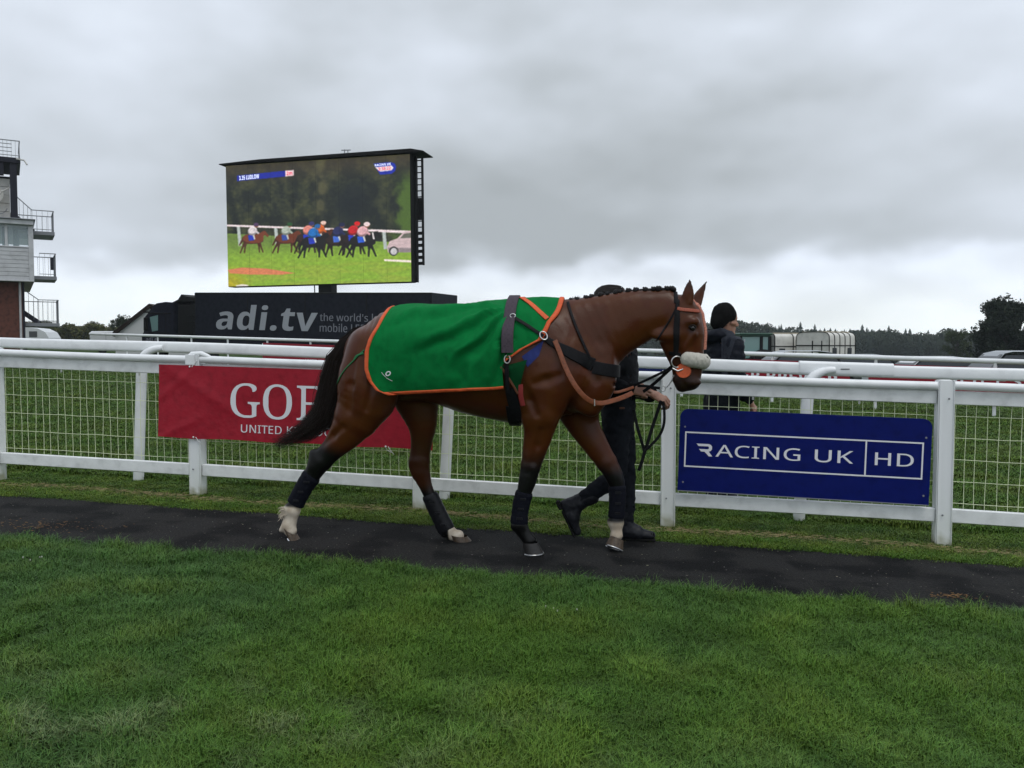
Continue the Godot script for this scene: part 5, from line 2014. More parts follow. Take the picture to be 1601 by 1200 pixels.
func make_horse() -> void:
	var o := horse_root("horse", "bay racehorse with plaited mane and white socks walking along the path to the right", "horse")
	hf = Field.new(Vector3(-1.60, -0.05, -0.40), Vector3(1.26, 1.78, 0.40), 0.0095)
	var F := hf
	# barrel
	F.chain([
		[Vector3(-0.941, 1.260, 0.000), 0.185, 0.17], [Vector3(-0.846, 1.260, 0.000), 0.259, 0.235], [Vector3(-0.716, 1.260, 0.000), 0.300, 0.268], [Vector3(-0.567, 1.260, 0.000), 0.305, 0.285],
		[Vector3(-0.418, 1.248, 0.000), 0.325, 0.295], [Vector3(-0.271, 1.228, 0.000), 0.354, 0.30], [Vector3(-0.125, 1.216, 0.000), 0.374, 0.292], [Vector3(0.021, 1.204, 0.000), 0.387, 0.27],
		[Vector3(0.165, 1.192, 0.000), 0.387, 0.245], [Vector3(0.296, 1.172, 0.000), 0.362, 0.215], [Vector3(0.418, 1.127, 0.000), 0.280, 0.185], [Vector3(0.499, 1.095, 0.000), 0.214, 0.16]], 0.02)
	# withers
	F.chain([[Vector3(-0.124, 1.458, 0.000), 0.115, 0.13], [Vector3(0.103, 1.485, 0.000), 0.119, 0.085], [Vector3(0.267, 1.481, 0.000), 0.128, 0.075], [Vector3(0.429, 1.448, 0.000), 0.136, 0.085]], 0.05)
	# croup and dock
	F.chain([[Vector3(-0.609, 1.397, 0.000), 0.169, 0.17], [Vector3(-0.793, 1.364, 0.000), 0.160, 0.15], [Vector3(-0.932, 1.306, 0.000), 0.111, 0.09]], 0.05)
	# neck
	F.chain([[Vector3(0.361, 1.274, 0.000), 0.325, 0.175], [Vector3(0.498, 1.367, 0.000), 0.263, 0.135], [Vector3(0.642, 1.439, 0.000), 0.210, 0.108], [Vector3(0.770, 1.486, 0.000), 0.177, 0.094],
		[Vector3(0.880, 1.510, 0.000), 0.152, 0.086], [Vector3(0.991, 1.525, 0.000), 0.140, 0.078]], 0.05)
	# breast muscles
	F.chain([[Vector3(0.514, 1.234, 0.070), 0.132, 0.085], [Vector3(0.551, 1.083, 0.085), 0.111, 0.075], [Vector3(0.476, 0.947, 0.090), 0.099, 0.06]], 0.04)
	F.chain([[Vector3(0.508, 1.232, -0.070), 0.132, 0.085], [Vector3(0.544, 1.076, -0.085), 0.111, 0.075], [Vector3(0.467, 0.935, -0.090), 0.099, 0.06]], 0.04)
	# head
	F.chain([[Vector3(1.045, 1.553, 0.000), 0.103, 0.075], [Vector3(1.069, 1.481, 0.000), 0.123, 0.088], [Vector3(1.062, 1.402, 0.000), 0.144, 0.088], [Vector3(1.075, 1.322, 0.000), 0.130, 0.076], [Vector3(1.095, 1.234, 0.000), 0.107, 0.06],
		[Vector3(1.104, 1.151, 0.000), 0.091, 0.05], [Vector3(1.108, 1.083, 0.000), 0.076, 0.052]], 0.025)
	for s in [1.0, -1.0]:
		F.blob(Vector3(0.976, 1.378, 0.000) + Vector3(0, 0, 0.055 * s), 0.095, 0.038, 0.03)         # jowl
		F.blob(Vector3(1.128, 1.461, 0.000) + Vector3(0, 0, 0.076 * s), 0.041, 0.026, 0.02)         # brow
		F.cap(Vector3(1.137, 1.386, 0.000) + Vector3(0, 0, 0.072 * s), Vector3(1.079, 1.290, 0.000) + Vector3(0, 0, 0.060 * s), 0.016, 0.018, 0.010, 0.014, 0.02)   # cheek ridge
		F.blob(Vector3(1.151, 1.087, 0.000) + Vector3(0, 0, 0.042 * s), 0.037, 0.022, 0.02)          # nostril
		F.blob(Vector3(1.155, 1.087, 0.000) + Vector3(0, 0, 0.068 * s), 0.019, 0.016, 0.012, -1)
		F.cap(Vector3(1.033, 1.114, 0.000) + Vector3(0, 0, 0.058 * s), Vector3(1.120, 1.047, 0.000) + Vector3(0, 0, 0.058 * s), 0.004, 0.018, 0.004, 0.018, 0.01, -1)   # mouth
		F.blob(Vector3(1.128, 1.421, 0.000) + Vector3(0, 0, 0.098 * s), 0.017, 0.016, 0.012, -1)     # eye socket
		F.cap(Vector3(1.048, 1.282, 0.000) + Vector3(0, 0, 0.082 * s), Vector3(1.095, 1.175, 0.000) + Vector3(0, 0, 0.074 * s), 0.015, 0.014, 0.02, 0.016, 0.02, -1)
	F.chain([[Vector3(1.049, 1.106, 0.000), 0.037, 0.036], [Vector3(1.073, 1.059, 0.000), 0.039, 0.036]], 0.015)   # chin
	# ears: leaf shaped, hollow in front
	F.chain([[Vector3(1.097, 1.574, 0.050), 0.037, 0.022], [Vector3(1.100, 1.632, 0.056), 0.035, 0.02], [Vector3(1.107, 1.683, 0.058), 0.021, 0.012], [Vector3(1.109, 1.718, 0.056), 0.006, 0.005]], 0.012)
	F.chain([[Vector3(1.158, 1.574, -0.045), 0.033, 0.022], [Vector3(1.173, 1.622, -0.052), 0.031, 0.02], [Vector3(1.197, 1.670, -0.056), 0.019, 0.012], [Vector3(1.220, 1.714, -0.056), 0.005, 0.005]], 0.012)
	F.cap(Vector3(1.117, 1.603, 0.085), Vector3(1.113, 1.674, 0.078), 0.015, 0.018, 0.007, 0.012, 0.008, -1)
	F.cap(Vector3(1.179, 1.600, -0.022), Vector3(1.207, 1.685, -0.040), 0.015, 0.015, 0.006, 0.010, 0.008, -1)
	# near hind leg, stretched back
	F.chain([[Vector3(-0.813, 1.281, 0.110), 0.230, 0.125], [Vector3(-0.891, 1.109, 0.135), 0.214, 0.118], [Vector3(-0.925, 0.978, 0.140), 0.193, 0.108], [Vector3(-1.000, 0.841, 0.135), 0.144, 0.085]], 0.05)
	F.chain([[Vector3(-1.000, 0.841, 0.135), 0.144, 0.085], [Vector3(-1.079, 0.732, 0.130), 0.105, 0.066], [Vector3(-1.159, 0.643, 0.125), 0.078, 0.05], [Vector3(-1.231, 0.570, 0.120), 0.070, 0.045]], 0.02)
	F.chain([[Vector3(-1.287, 0.615, 0.120), 0.029, 0.026], [Vector3(-1.270, 0.536, 0.120), 0.056, 0.04]], 0.03)
	F.chain([[Vector3(-1.231, 0.570, 0.120), 0.070, 0.045], [Vector3(-1.293, 0.481, 0.120), 0.058, 0.037], [Vector3(-1.359, 0.379, 0.120), 0.041, 0.030], [Vector3(-1.413, 0.285, 0.120), 0.043, 0.031], [Vector3(-1.440, 0.238, 0.120), 0.053, 0.037]], 0.02)
	F.chain([[Vector3(-1.440, 0.238, 0.120), 0.053, 0.037], [Vector3(-1.449, 0.174, 0.120), 0.043, 0.031], [Vector3(-1.459, 0.131, 0.120), 0.045, 0.037], [Vector3(-1.450, 0.098, 0.120), 0.041, 0.036]], 0.02)
	F.cap(Vector3(-1.484, 0.219, 0.120), Vector3(-1.498, 0.198, 0.120), 0.033, 0.022, 0.012, 0.012, 0.02)
	F.cap(Vector3(-1.472, 0.148, 0.120), Vector3(-1.512, 0.104, 0.120), 0.029, 0.03, 0.014, 0.025, 0.02)
	F.chain([[Vector3(-0.811, 1.030, 0.180), 0.107, 0.05], [Vector3(-0.840, 0.907, 0.170), 0.066, 0.04]], 0.05)       # stifle
	# far hind leg, under the body
	F.chain([[Vector3(-0.706, 1.144, -0.120), 0.214, 0.12], [Vector3(-0.657, 0.930, -0.130), 0.148, 0.10], [Vector3(-0.623, 0.789, -0.130), 0.099, 0.075], [Vector3(-0.632, 0.664, -0.130), 0.072, 0.055], [Vector3(-0.646, 0.544, -0.130), 0.068, 0.045]], 0.04)
	F.chain([[Vector3(-0.690, 0.508, -0.130), 0.029, 0.026], [Vector3(-0.651, 0.466, -0.130), 0.053, 0.04]], 0.03)
	F.chain([[Vector3(-0.646, 0.544, -0.130), 0.068, 0.045], [Vector3(-0.629, 0.449, -0.130), 0.058, 0.038], [Vector3(-0.590, 0.347, -0.130), 0.043, 0.030], [Vector3(-0.520, 0.202, -0.130), 0.045, 0.031], [Vector3(-0.459, 0.078, -0.130), 0.053, 0.037]], 0.02)
	F.chain([[Vector3(-0.459, 0.078, -0.130), 0.051, 0.037], [Vector3(-0.411, 0.049, -0.130), 0.043, 0.032], [Vector3(-0.376, 0.046, -0.130), 0.039, 0.034]], 0.02)
	# near fore leg, carrying
	F.chain([[Vector3(0.338, 1.294, 0.120), 0.165, 0.07], [Vector3(0.270, 1.116, 0.155), 0.189, 0.085], [Vector3(0.205, 0.916, 0.145), 0.132, 0.08], [Vector3(0.192, 0.803, 0.135), 0.101, 0.066], [Vector3(0.163, 0.673, 0.125), 0.078, 0.054], [Vector3(0.135, 0.559, 0.120), 0.060, 0.044]], 0.05)
	F.chain([[Vector3(0.135, 0.559, 0.120), 0.060, 0.044], [Vector3(0.118, 0.478, 0.120), 0.058, 0.045], [Vector3(0.098, 0.405, 0.120), 0.049, 0.038], [Vector3(0.078, 0.315, 0.120), 0.039, 0.028], [Vector3(0.066, 0.233, 0.120), 0.041, 0.030], [Vector3(0.062, 0.180, 0.120), 0.051, 0.037]], 0.02)
	F.chain([[Vector3(0.062, 0.180, 0.120), 0.051, 0.037], [Vector3(0.098, 0.124, 0.120), 0.043, 0.032], [Vector3(0.127, 0.084, 0.120), 0.045, 0.038]], 0.02)
	F.cap(Vector3(0.232, 0.887, 0.170), Vector3(0.142, 0.836, 0.150), 0.062, 0.04, 0.037, 0.03, 0.05)                # point of elbow
	# far fore leg, lifted
	F.chain([[Vector3(0.360, 1.065, -0.130), 0.189, 0.085], [Vector3(0.410, 0.897, -0.140), 0.136, 0.078], [Vector3(0.461, 0.781, -0.135), 0.103, 0.064], [Vector3(0.536, 0.662, -0.125), 0.082, 0.053], [Vector3(0.603, 0.560, -0.120), 0.066, 0.045]], 0.05)
	F.chain([[Vector3(0.603, 0.560, -0.120), 0.066, 0.045], [Vector3(0.649, 0.477, -0.120), 0.058, 0.045], [Vector3(0.670, 0.403, -0.120), 0.049, 0.037], [Vector3(0.674, 0.299, -0.120), 0.039, 0.028], [Vector3(0.671, 0.215, -0.120), 0.041, 0.030], [Vector3(0.663, 0.169, -0.120), 0.051, 0.037]], 0.02)
	F.chain([[Vector3(0.663, 0.169, -0.120), 0.051, 0.036], [Vector3(0.667, 0.114, -0.120), 0.039, 0.031], [Vector3(0.667, 0.085, -0.120), 0.043, 0.038]], 0.02)
	# hollow of the flank and groove between shoulder and neck
	F.cap(Vector3(-0.588, 1.040, 0.330), Vector3(-0.503, 1.236, 0.345), 0.05, 0.05, 0.05, 0.04, 0.06, -1)
	F.cap(Vector3(0.444, 1.469, 0.235), Vector3(0.560, 1.236, 0.225), 0.03, 0.05, 0.03, 0.04, 0.06, -1)
	F.cap(Vector3(0.712, 1.294, 0.125), Vector3(0.887, 1.385, 0.105), 0.012, 0.02, 0.012, 0.02, 0.03, -1)
	F.cap(Vector3(0.083, 0.813, 0.250), Vector3(0.158, 1.004, 0.285), 0.02, 0.03, 0.02, 0.03, 0.05, -1)

	# the lines between the muscles
	for g in [
		[Vector3(0.442, 1.294, 0.200), Vector3(0.548, 1.096, 0.200), 0.020], [Vector3(0.099, 1.073, 0.285), Vector3(0.184, 0.892, 0.240), 0.016],
		[Vector3(0.314, 0.811, 0.200), Vector3(0.394, 0.971, 0.230), 0.018], [Vector3(0.178, 1.082, 0.290), Vector3(0.319, 1.128, 0.270), 0.016], [Vector3(-0.974, 1.233, 0.190), Vector3(-1.007, 0.908, 0.200), 0.016],
		[Vector3(-0.803, 1.234, 0.255), Vector3(-0.892, 0.912, 0.245), 0.012], [Vector3(-0.644, 1.077, 0.300), Vector3(-0.727, 0.914, 0.240), 0.02], [Vector3(-1.205, 0.680, 0.165), Vector3(-1.059, 0.793, 0.200), 0.010], [Vector3(0.207, 0.794, 0.200), Vector3(0.160, 0.590, 0.165), 0.008],
		]:
		var ga := on_side(Vector2(g[0].x, g[0].y), 1.0, g[2] * 0.75)
		var gm := on_side(Vector2((g[0].x + g[1].x) * 0.5, (g[0].y + g[1].y) * 0.5), 1.0, g[2] * 0.45)
		var gb := on_side(Vector2(g[1].x, g[1].y), 1.0, g[2] * 0.75)
		F.cap(ga[0], gm[0], g[2] * 0.8, g[2] * 0.8, g[2], g[2], 0.034, -1)
		F.cap(gm[0], gb[0], g[2], g[2], g[2] * 0.8, g[2] * 0.8, 0.034, -1)
	var lump := FastNoiseLite.new()
	lump.seed = 70
	lump.frequency = 4.2
	lump.fractal_octaves = 3
	for z in F.nz:
		for y in F.ny:
			var i := (z * F.ny + y) * F.nx - 1
			for x in F.nx:
				i += 1
				var d := F.f[i]
				if d < 0.03 and d > -0.03:
					F.f[i] = d + lump.get_noise_3d(x * F.h, y * F.h, z * F.h * 1.3) * 0.004
	var mb := MB.new()
	F.skin(mb)
	# the coat: warm bay, black points, white socks, dark muzzle
	var n := FastNoiseLite.new()
	n.seed = 3
	n.frequency = 2.2
	n.fractal_octaves = 4
	var bay := Color(0.074, 0.0205, 0.0065)
	var black := Color(0.007, 0.006, 0.006)
	var white := Color(0.62, 0.55, 0.45)
	for k in mb.v.size():
		var p := mb.v[k]
		var g := n.get_noise_3d(p.x, p.y, p.z)
		var c := bay * (1.0 + 0.28 * g)
		c = c.lerp(Color(0.036, 0.012, 0.006), smoothstep(0.05, 0.5, g + 0.1) * 0.5)
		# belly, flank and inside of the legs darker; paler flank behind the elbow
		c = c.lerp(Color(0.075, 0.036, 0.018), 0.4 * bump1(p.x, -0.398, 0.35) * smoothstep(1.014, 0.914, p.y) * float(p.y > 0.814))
		var j := g * 0.03
		if p.x < -0.942 and p.z > 0.0:
			c = c.lerp(black, smoothstep(0.733, 0.599, p.y + j + (p.x - -1.157) * 0.5))
			if p.y < 0.279 + j:
				c = c.lerp(white, smoothstep(0.279, 0.258, p.y + j))
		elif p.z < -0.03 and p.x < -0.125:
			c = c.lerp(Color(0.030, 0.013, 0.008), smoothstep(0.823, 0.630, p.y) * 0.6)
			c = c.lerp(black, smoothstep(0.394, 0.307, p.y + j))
			if p.x > -0.438:
				c = white
		elif p.z > 0.02 and p.y < 0.712 and p.x < 0.420:
			c = c.lerp(black, smoothstep(0.692, 0.531, p.y + j))
		elif p.z < -0.02 and p.y < 0.650 and p.x > 0.320 and p.x < 0.817:
			c = c.lerp(black, smoothstep(0.601, 0.464, p.y + j))
			if p.y < 0.185:
				c = c.lerp(white, smoothstep(0.185, 0.152, p.y + j * 0.5))
		if p.x > 0.849:
			c = c.lerp(black * 1.3, smoothstep(1.175, 1.063, p.y + j) * 0.85)
			c = c.lerp(black * 1.6, 0.75 * bump1(p.x, 1.123, 0.030) * bump1(p.y, 1.416, 0.026))
			c = c.lerp(black * 1.2, smoothstep(1.621, 1.723, p.y) * 0.8 * float(p.y > 1.566))
			if p.x < 1.056 and p.y < 1.282:
				c = c.lerp(black * 2.0, 0.35)
		# dark line of the crest
		if p.x > 0.368 and p.x < 1.045 and absf(p.z) < 0.022 and p.y > 1.557:
			c = black
		if c.g > 0.2:
			var soil := clampf(0.5 + 1.6 * n.get_noise_3d(p.x * 5.0, p.y * 5.0, p.z * 5.0) + smoothstep(0.12, 0.02, p.y) * 0.3, 0.0, 1.0)
			c = c.lerp(Color(0.30, 0.22, 0.14), soil * 0.55)
		c.a = 1.0
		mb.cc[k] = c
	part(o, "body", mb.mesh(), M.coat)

	# eyes
	for s in [1.0, -1.0]:
		mb = MB.new()
		mb.ball(Vector3(1.128, 1.421, 0.000) + Vector3(-0.001, 0, 0.087 * s), Vector3(0.0175, 0.0145, 0.0145), 14, 10)
		part(o, "eye", mb.mesh(), M.eye)
		mb = MB.new()
		var lid := []
		for k in 9:
			var an := PI * k / 8.0
			lid.append(Vector3(1.128, 1.421, 0.000) + Vector3(-0.001 + 0.021 * cos(an), 0.017 * sin(an), (0.096 - 0.006 * absf(cos(an))) * s))
		mb.tube(lid, [0.002, 0.0045, 0.0055, 0.006, 0.006, 0.006, 0.0055, 0.0045, 0.002], 8)
		part(o, "eyelid", mb.mesh(), M.hair)

	# hooves: centre of the coronet, down along the wall, towards the toe
	hoof(o, Vector3(-1.459, 0.110, 0.120), Vector3(-1.420, 0.035, 0.120), Vector3(0.80, -0.55, 0.0), 0.055, 0.066, M.hoof, false)
	hoof(o, Vector3(-0.381, 0.050, -0.130), Vector3(-0.342, -0.017, -0.130), Vector3(1.0, -0.10, 0.0), 0.062, 0.078, M.hoof, false)
	hoof(o, Vector3(0.127, 0.076, 0.120), Vector3(0.147, 0.008, 0.120), Vector3(1.0, 0.0, 0.0), 0.054, 0.066, M.dark_hoof, false)
	hoof(o, Vector3(0.667, 0.064, -0.120), Vector3(0.647, 0.009, -0.120) + Vector3(0, 0, 0.02), Vector3(0.62, -0.75, 0.1), 0.052, 0.062, M.hoof, true)

	# leg wraps on the cannons
	boot(o, [Vector3(-1.297, 0.472, 0.120), Vector3(-1.346, 0.404, 0.120), Vector3(-1.391, 0.327, 0.120), Vector3(-1.417, 0.276, 0.120)], [0.066, 0.060, 0.058, 0.060], [0.047, 0.043, 0.041, 0.042], M.boot_wrap)
	boot(o, [Vector3(-0.577, 0.321, -0.130), Vector3(-0.542, 0.244, -0.130), Vector3(-0.498, 0.155, -0.130), Vector3(-0.459, 0.078, -0.130)], [0.056, 0.058, 0.058, 0.062], [0.040, 0.042, 0.042, 0.043], M.boot_shell)
	boot(o, [Vector3(0.098, 0.396, 0.120), Vector3(0.078, 0.327, 0.120), Vector3(0.066, 0.257, 0.120), Vector3(0.062, 0.192, 0.120)], [0.056, 0.056, 0.053, 0.058], [0.043, 0.041, 0.040, 0.042], M.boot_wrap)
	boot(o, [Vector3(0.670, 0.411, -0.120), Vector3(0.674, 0.340, -0.120), Vector3(0.671, 0.257, -0.120), Vector3(0.667, 0.198, -0.120)], [0.056, 0.056, 0.053, 0.056], [0.043, 0.041, 0.040, 0.041], M.boot_wrap)

	# plaits along the crest
	var rng := RandomNumberGenerator.new()
	rng.seed = 8
	var crest := [Vector3(0.380, 1.589, 0.000), Vector3(0.469, 1.605, 0.000), Vector3(0.569, 1.624, 0.000), Vector3(0.669, 1.639, 0.000), Vector3(0.769, 1.650, 0.000), Vector3(0.868, 1.657, 0.000), Vector3(0.966, 1.660, 0.000), Vector3(1.029, 1.660, 0.000)]
	for k in 15:
		var t := clampf(k / 14.0 * 6.6 + rng.randf_range(-0.12, 0.12), 0.0, 6.8)
		var a: Vector3 = crest[int(t)].lerp(crest[int(t) + 1], fposmod(t, 1.0))
		mb = MB.new()
		var big := rng.randf_range(0.75, 1.1)
		mb.ball(a + Vector3(0, 0.010, 0.006), Vector3(0.020, 0.015, 0.020) * big, 9, 6)
		mb.ball(a + Vector3(rng.randf_range(-0.006, 0.006), 0.004, 0.022), Vector3(0.016, 0.020, 0.014) * big, 8, 6)
		for b in 5:
			var an := TAU * b / 5.0
			mb.ball(a + Vector3(0.011 * cos(an), 0.016 + 0.004 * sin(an * 2.0), 0.004 + 0.011 * sin(an)), Vector3(0.009, 0.009, 0.009) * big, 6, 4)
		part(o, "mane_plait", mb.mesh(), M.black_hair)
	mb = MB.new()
	mb.tube(smooth_line(crest, 4), 0.015, 8)
	part(o, "mane_crest", mb.mesh(), M.black_hair)
	mb = MB.new()
	for k in 40:
		var st := Vector3(0.392, 1.581, 0.000) + Vector3(rng.randf_range(-0.02, 0.04), -0.004, rng.randf_range(-0.012, 0.012))
		mb.tube([st, st + Vector3(rng.randf_range(-0.01, 0.015), 0.025, 0), st + Vector3(rng.randf_range(-0.02, 0.02), rng.randf_range(0.03, 0.055), rng.randf_range(-0.01, 0.01))], [0.0018, 0.0014, 0.0005], 3, false)
	for k in 60:
		var t := rng.randf() * 6.6
		var st: Vector3 = crest[int(t)].lerp(crest[int(t) + 1], fposmod(t, 1.0)) + Vector3(0, 0, rng.randf_range(-0.015, 0.015))
		mb.tube([st, st + Vector3(rng.randf_range(-0.012, 0.012), rng.randf_range(0.01, 0.024), rng.randf_range(-0.01, 0.02))], [0.0016, 0.0006], 3, false)
	part(o, "mane_wisps", mb.mesh(), M.black_hair)
	# fetlock feather
	mb = MB.new()
	for k in 130:
		var st := Vector3(-1.480, 0.228, 0.120) + Vector3(rng.randf_range(-0.012, 0.035), rng.randf_range(-0.03, 0.035), rng.randf_range(-0.03, 0.034))
		var d := Vector3(rng.randf_range(-0.05, -0.02), rng.randf_range(-0.035, 0.0), rng.randf_range(-0.01, 0.01))
		mb.tube([st, st + d * 0.6, st + d + Vector3(0, -0.008, 0)], [0.0026, 0.002, 0.0006], 3, false)
	var feather := plain(lin(0.52, 0.45, 0.35), 0.8)
	part(o, "feather", mb.mesh(), feather)

	# tail
	mb = MB.new()
	var line := [Vector3(-0.957, 1.427, 0.000), Vector3(-1.022, 1.390, 0.000), Vector3(-1.088, 1.318, 0.000), Vector3(-1.151, 1.217, 0.000), Vector3(-1.191, 1.090, 0.000), Vector3(-1.215, 0.955, 0.000), Vector3(-1.264, 0.839, 0.000), Vector3(-1.390, 0.740, 0.000), Vector3(-1.529, 0.682, 0.000)]
	var rad := [0.022, 0.036, 0.056, 0.076, 0.088, 0.094, 0.088, 0.064, 0.026]
	var core := []
	for r in rad:
		core.append(r * [0.7, 0.7, 0.7, 0.7, 0.66, 0.55, 0.25, 0.2, 0.1][core.size()])
	mb.tube(line.slice(0, 7), core.slice(0, 7), 10, true)
	for k in 1700:
		var an := rng.randf() * TAU
		var rr := sqrt(rng.randf()) * (1.04 if rng.randf() < 0.85 else 1.30)
		var from := rng.randi_range(0, 3)
		var last := 8 if rng.randf() < 0.28 else rng.randi_range(5, 7)
		var pts := []
		var ws := []
		var drift := rng.randf_range(-0.25, 0.25)
		for i in range(from, last + 1):
			var c: Vector3 = line[i]
			var d: Vector3 = (line[mini(i + 1, 8)] - line[maxi(i - 1, 0)]).normalized()
			var u := d.cross(Vector3.BACK).normalized()
			var t := float(i - from) / maxf(1.0, last - from)
			var q: float = rad[i] * rr
			pts.append(c + u * (cos(an + drift * t) * q) + Vector3(0, 0, sin(an + drift * t) * q * 0.75) + Vector3(rng.randf_range(-1, 1), rng.randf_range(-1, 1), rng.randf_range(-1, 1)) * 0.008 + ((d * rng.randf_range(-0.02, 0.10) + Vector3(rng.randfn(), rng.randfn(), rng.randfn()) * 0.014) if i == last else Vector3.ZERO))
			ws.append(0.0027 * (1.0 - 0.9 * t))
		if pts.size() > 1:
			mb.tube(pts, ws, 3, false)
	part(o, "tail", mb.mesh(), M.hair)


func hoof(o: Node3D, top: Vector3, sole: Vector3, toe: Vector3, r0: float, r1: float, mat: Material, show_sole: bool) -> void:
	var down := (sole - top).normalized()
	var u := (toe - down * toe.dot(down) * (1.0 if show_sole else 0.0)).normalized()
	if not show_sole:
		u = toe.normalized()
	var w := Vector3.BACK if not show_sole else down.cross(u).normalized()
	var rows := []
	for k in 5:
		var t := k / 4.0
		var row := []
		for s in 20:
			var an := TAU * s / 20
			var ca := cos(an)
			var r := lerpf(r0, r1, t)
			var back := 0.82 if ca < -0.2 else 1.0
			row.append(top.lerp(sole, t) + u * ca * r * back * (1.0 + 0.10 * t * float(ca > 0)) + w * sin(an) * r * 0.86)
		rows.append(row)
	var mb := MB.new()
	mb.grid(rows, true, (rows[1][0] - rows[0][0]).cross(rows[0][1] - rows[0][0]).dot(rows[0][0] - top) < 0)
	mb.flat(rows[4], down)
	var h := part(o, "hoof", mb.mesh(), mat)
	mb = MB.new()
	var path := []
	for k in 13:
		var an := lerpf(-2.5, 2.5, k / 12.0)
		path.append(sole + down * 0.003 + u * cos(an) * r1 * (0.98 if cos(an) > 0 else 0.78) + w * sin(an) * r1 * 0.80)
	var face := []
	for k in 13:
		face.append(down)
	mb.strap(path, face, 0.017, 0.005)
	part(h, "shoe", mb.mesh(), M.steel)


func boot(o: Node3D, path: Array, ru: Array, rw: Array, mat: Material) -> void:
	var rows := []
	var n := 17
	for k in n + 1:
		var t: float = float(k) / n * (path.size() - 1)
		var i := mini(int(t), path.size() - 2)
		var f := t - i
		var c: Vector3 = path[i].lerp(path[i + 1], f)
		var d: Vector3 = (path[i + 1] - path[i]).normalized()
		var u := d.cross(Vector3.BACK).normalized()
		var a := lerpf(ru[i], ru[i + 1], f) * (1.0 + 0.018 * (k % 3 - 1))
		var b := lerpf(rw[i], rw[i + 1], f) * (1.0 + 0.018 * (k % 3 - 1))
		if k == 0 or k == n:
			a *= 0.90
			b *= 0.90
		var row := []
		for s in 22:
			var an := TAU * s / 22
			row.append(c + u * cos(an) * a + Vector3.BACK * sin(an) * b)
		rows.append(row)
	var mb := MB.new()
	mb.grid(rows, true, (rows[1][0] - rows[0][0]).cross(rows[0][1] - rows[0][0]).dot(rows[0][0] - path[0]) < 0)
	var b := part(o, "leg_wrap", mb.mesh(), mat)
	# fastening tabs
	mb = MB.new()
	for t in [0.2, 0.5, 0.8]:
		var x: float = t * (path.size() - 1)
		var i := mini(int(x), path.size() - 2)
		var c: Vector3 = path[i].lerp(path[i + 1], x - i)
		var z := lerpf(rw[i], rw[i + 1], x - i)
		mb.box(c + Vector3(0.006, 0, z + 0.001), Vector3(0.038, 0.014, 0.006), 0.002)
	part(b, "fastening", mb.mesh(), M.boot_shell)


# ------------------------------------------------------------------ what the horse wears

func on_side(p: Vector2, side := 1.0, lift := 0.0) -> Array:
	# the point of the skin at that place of the side view, and the way the skin faces there
	var q := hf.hit(Vector3(p.x, p.y, 0.39 * side), Vector3(0, 0, -side), 0.39)
	var n := hf.slope(q, 0.02)
	return [q + n * lift, n]


func smooth_line(pts: Array, per: int) -> Array:
	var out := []
	for k in pts.size() - 1:
		var a = pts[maxi(k - 1, 0)]
		var b = pts[k]
		var c = pts[k + 1]
		var d = pts[mini(k + 2, pts.size() - 1)]
		for j in per:
			out.append(b.cubic_interpolate(c, a, d, float(j) / per))
	out.append(pts[-1])
	return out


func strap_on(o: Node, called: String, pts: Array, wide, lift: float, mat: Material, thick := 0.003, side := 1.0, per := 6) -> MeshInstance3D:
	var line := smooth_line(pts, per)
	var path := []
	var face := []
	var ws := []
	for k in line.size():
		var h := on_side(line[k], side, lift)
		path.append(h[0])
		face.append(h[1])
		if wide is Array:
			var t: float = float(k) / (line.size() - 1) * (wide.size() - 1)
			var i := mini(int(t), wide.size() - 2)
			ws.append(lerpf(wide[i], wide[i + 1], t - i))
		else:
			ws.append(wide)
	# even out small steps
	for it in 2:
		for k in range(1, path.size() - 1):
			path[k] = path[k] * 0.5 + (path[k - 1] + path[k + 1]) * 0.25
			face[k] = (face[k] + face[k - 1] + face[k + 1]).normalized()
	var mb := MB.new()
	mb.strap(path, face, ws, thick)
	return part(o, called, mb.mesh(), mat)


func table(x: float, xs: Array, ys: Array) -> float:
	if x <= xs[0]:
		return ys[0]
	for k in xs.size() - 1:
		if x <= xs[k + 1]:
			return lerpf(ys[k], ys[k + 1], (x - xs[k]) / (xs[k + 1] - xs[k]))
	return ys[-1]


var rug_noise: FastNoiseLite

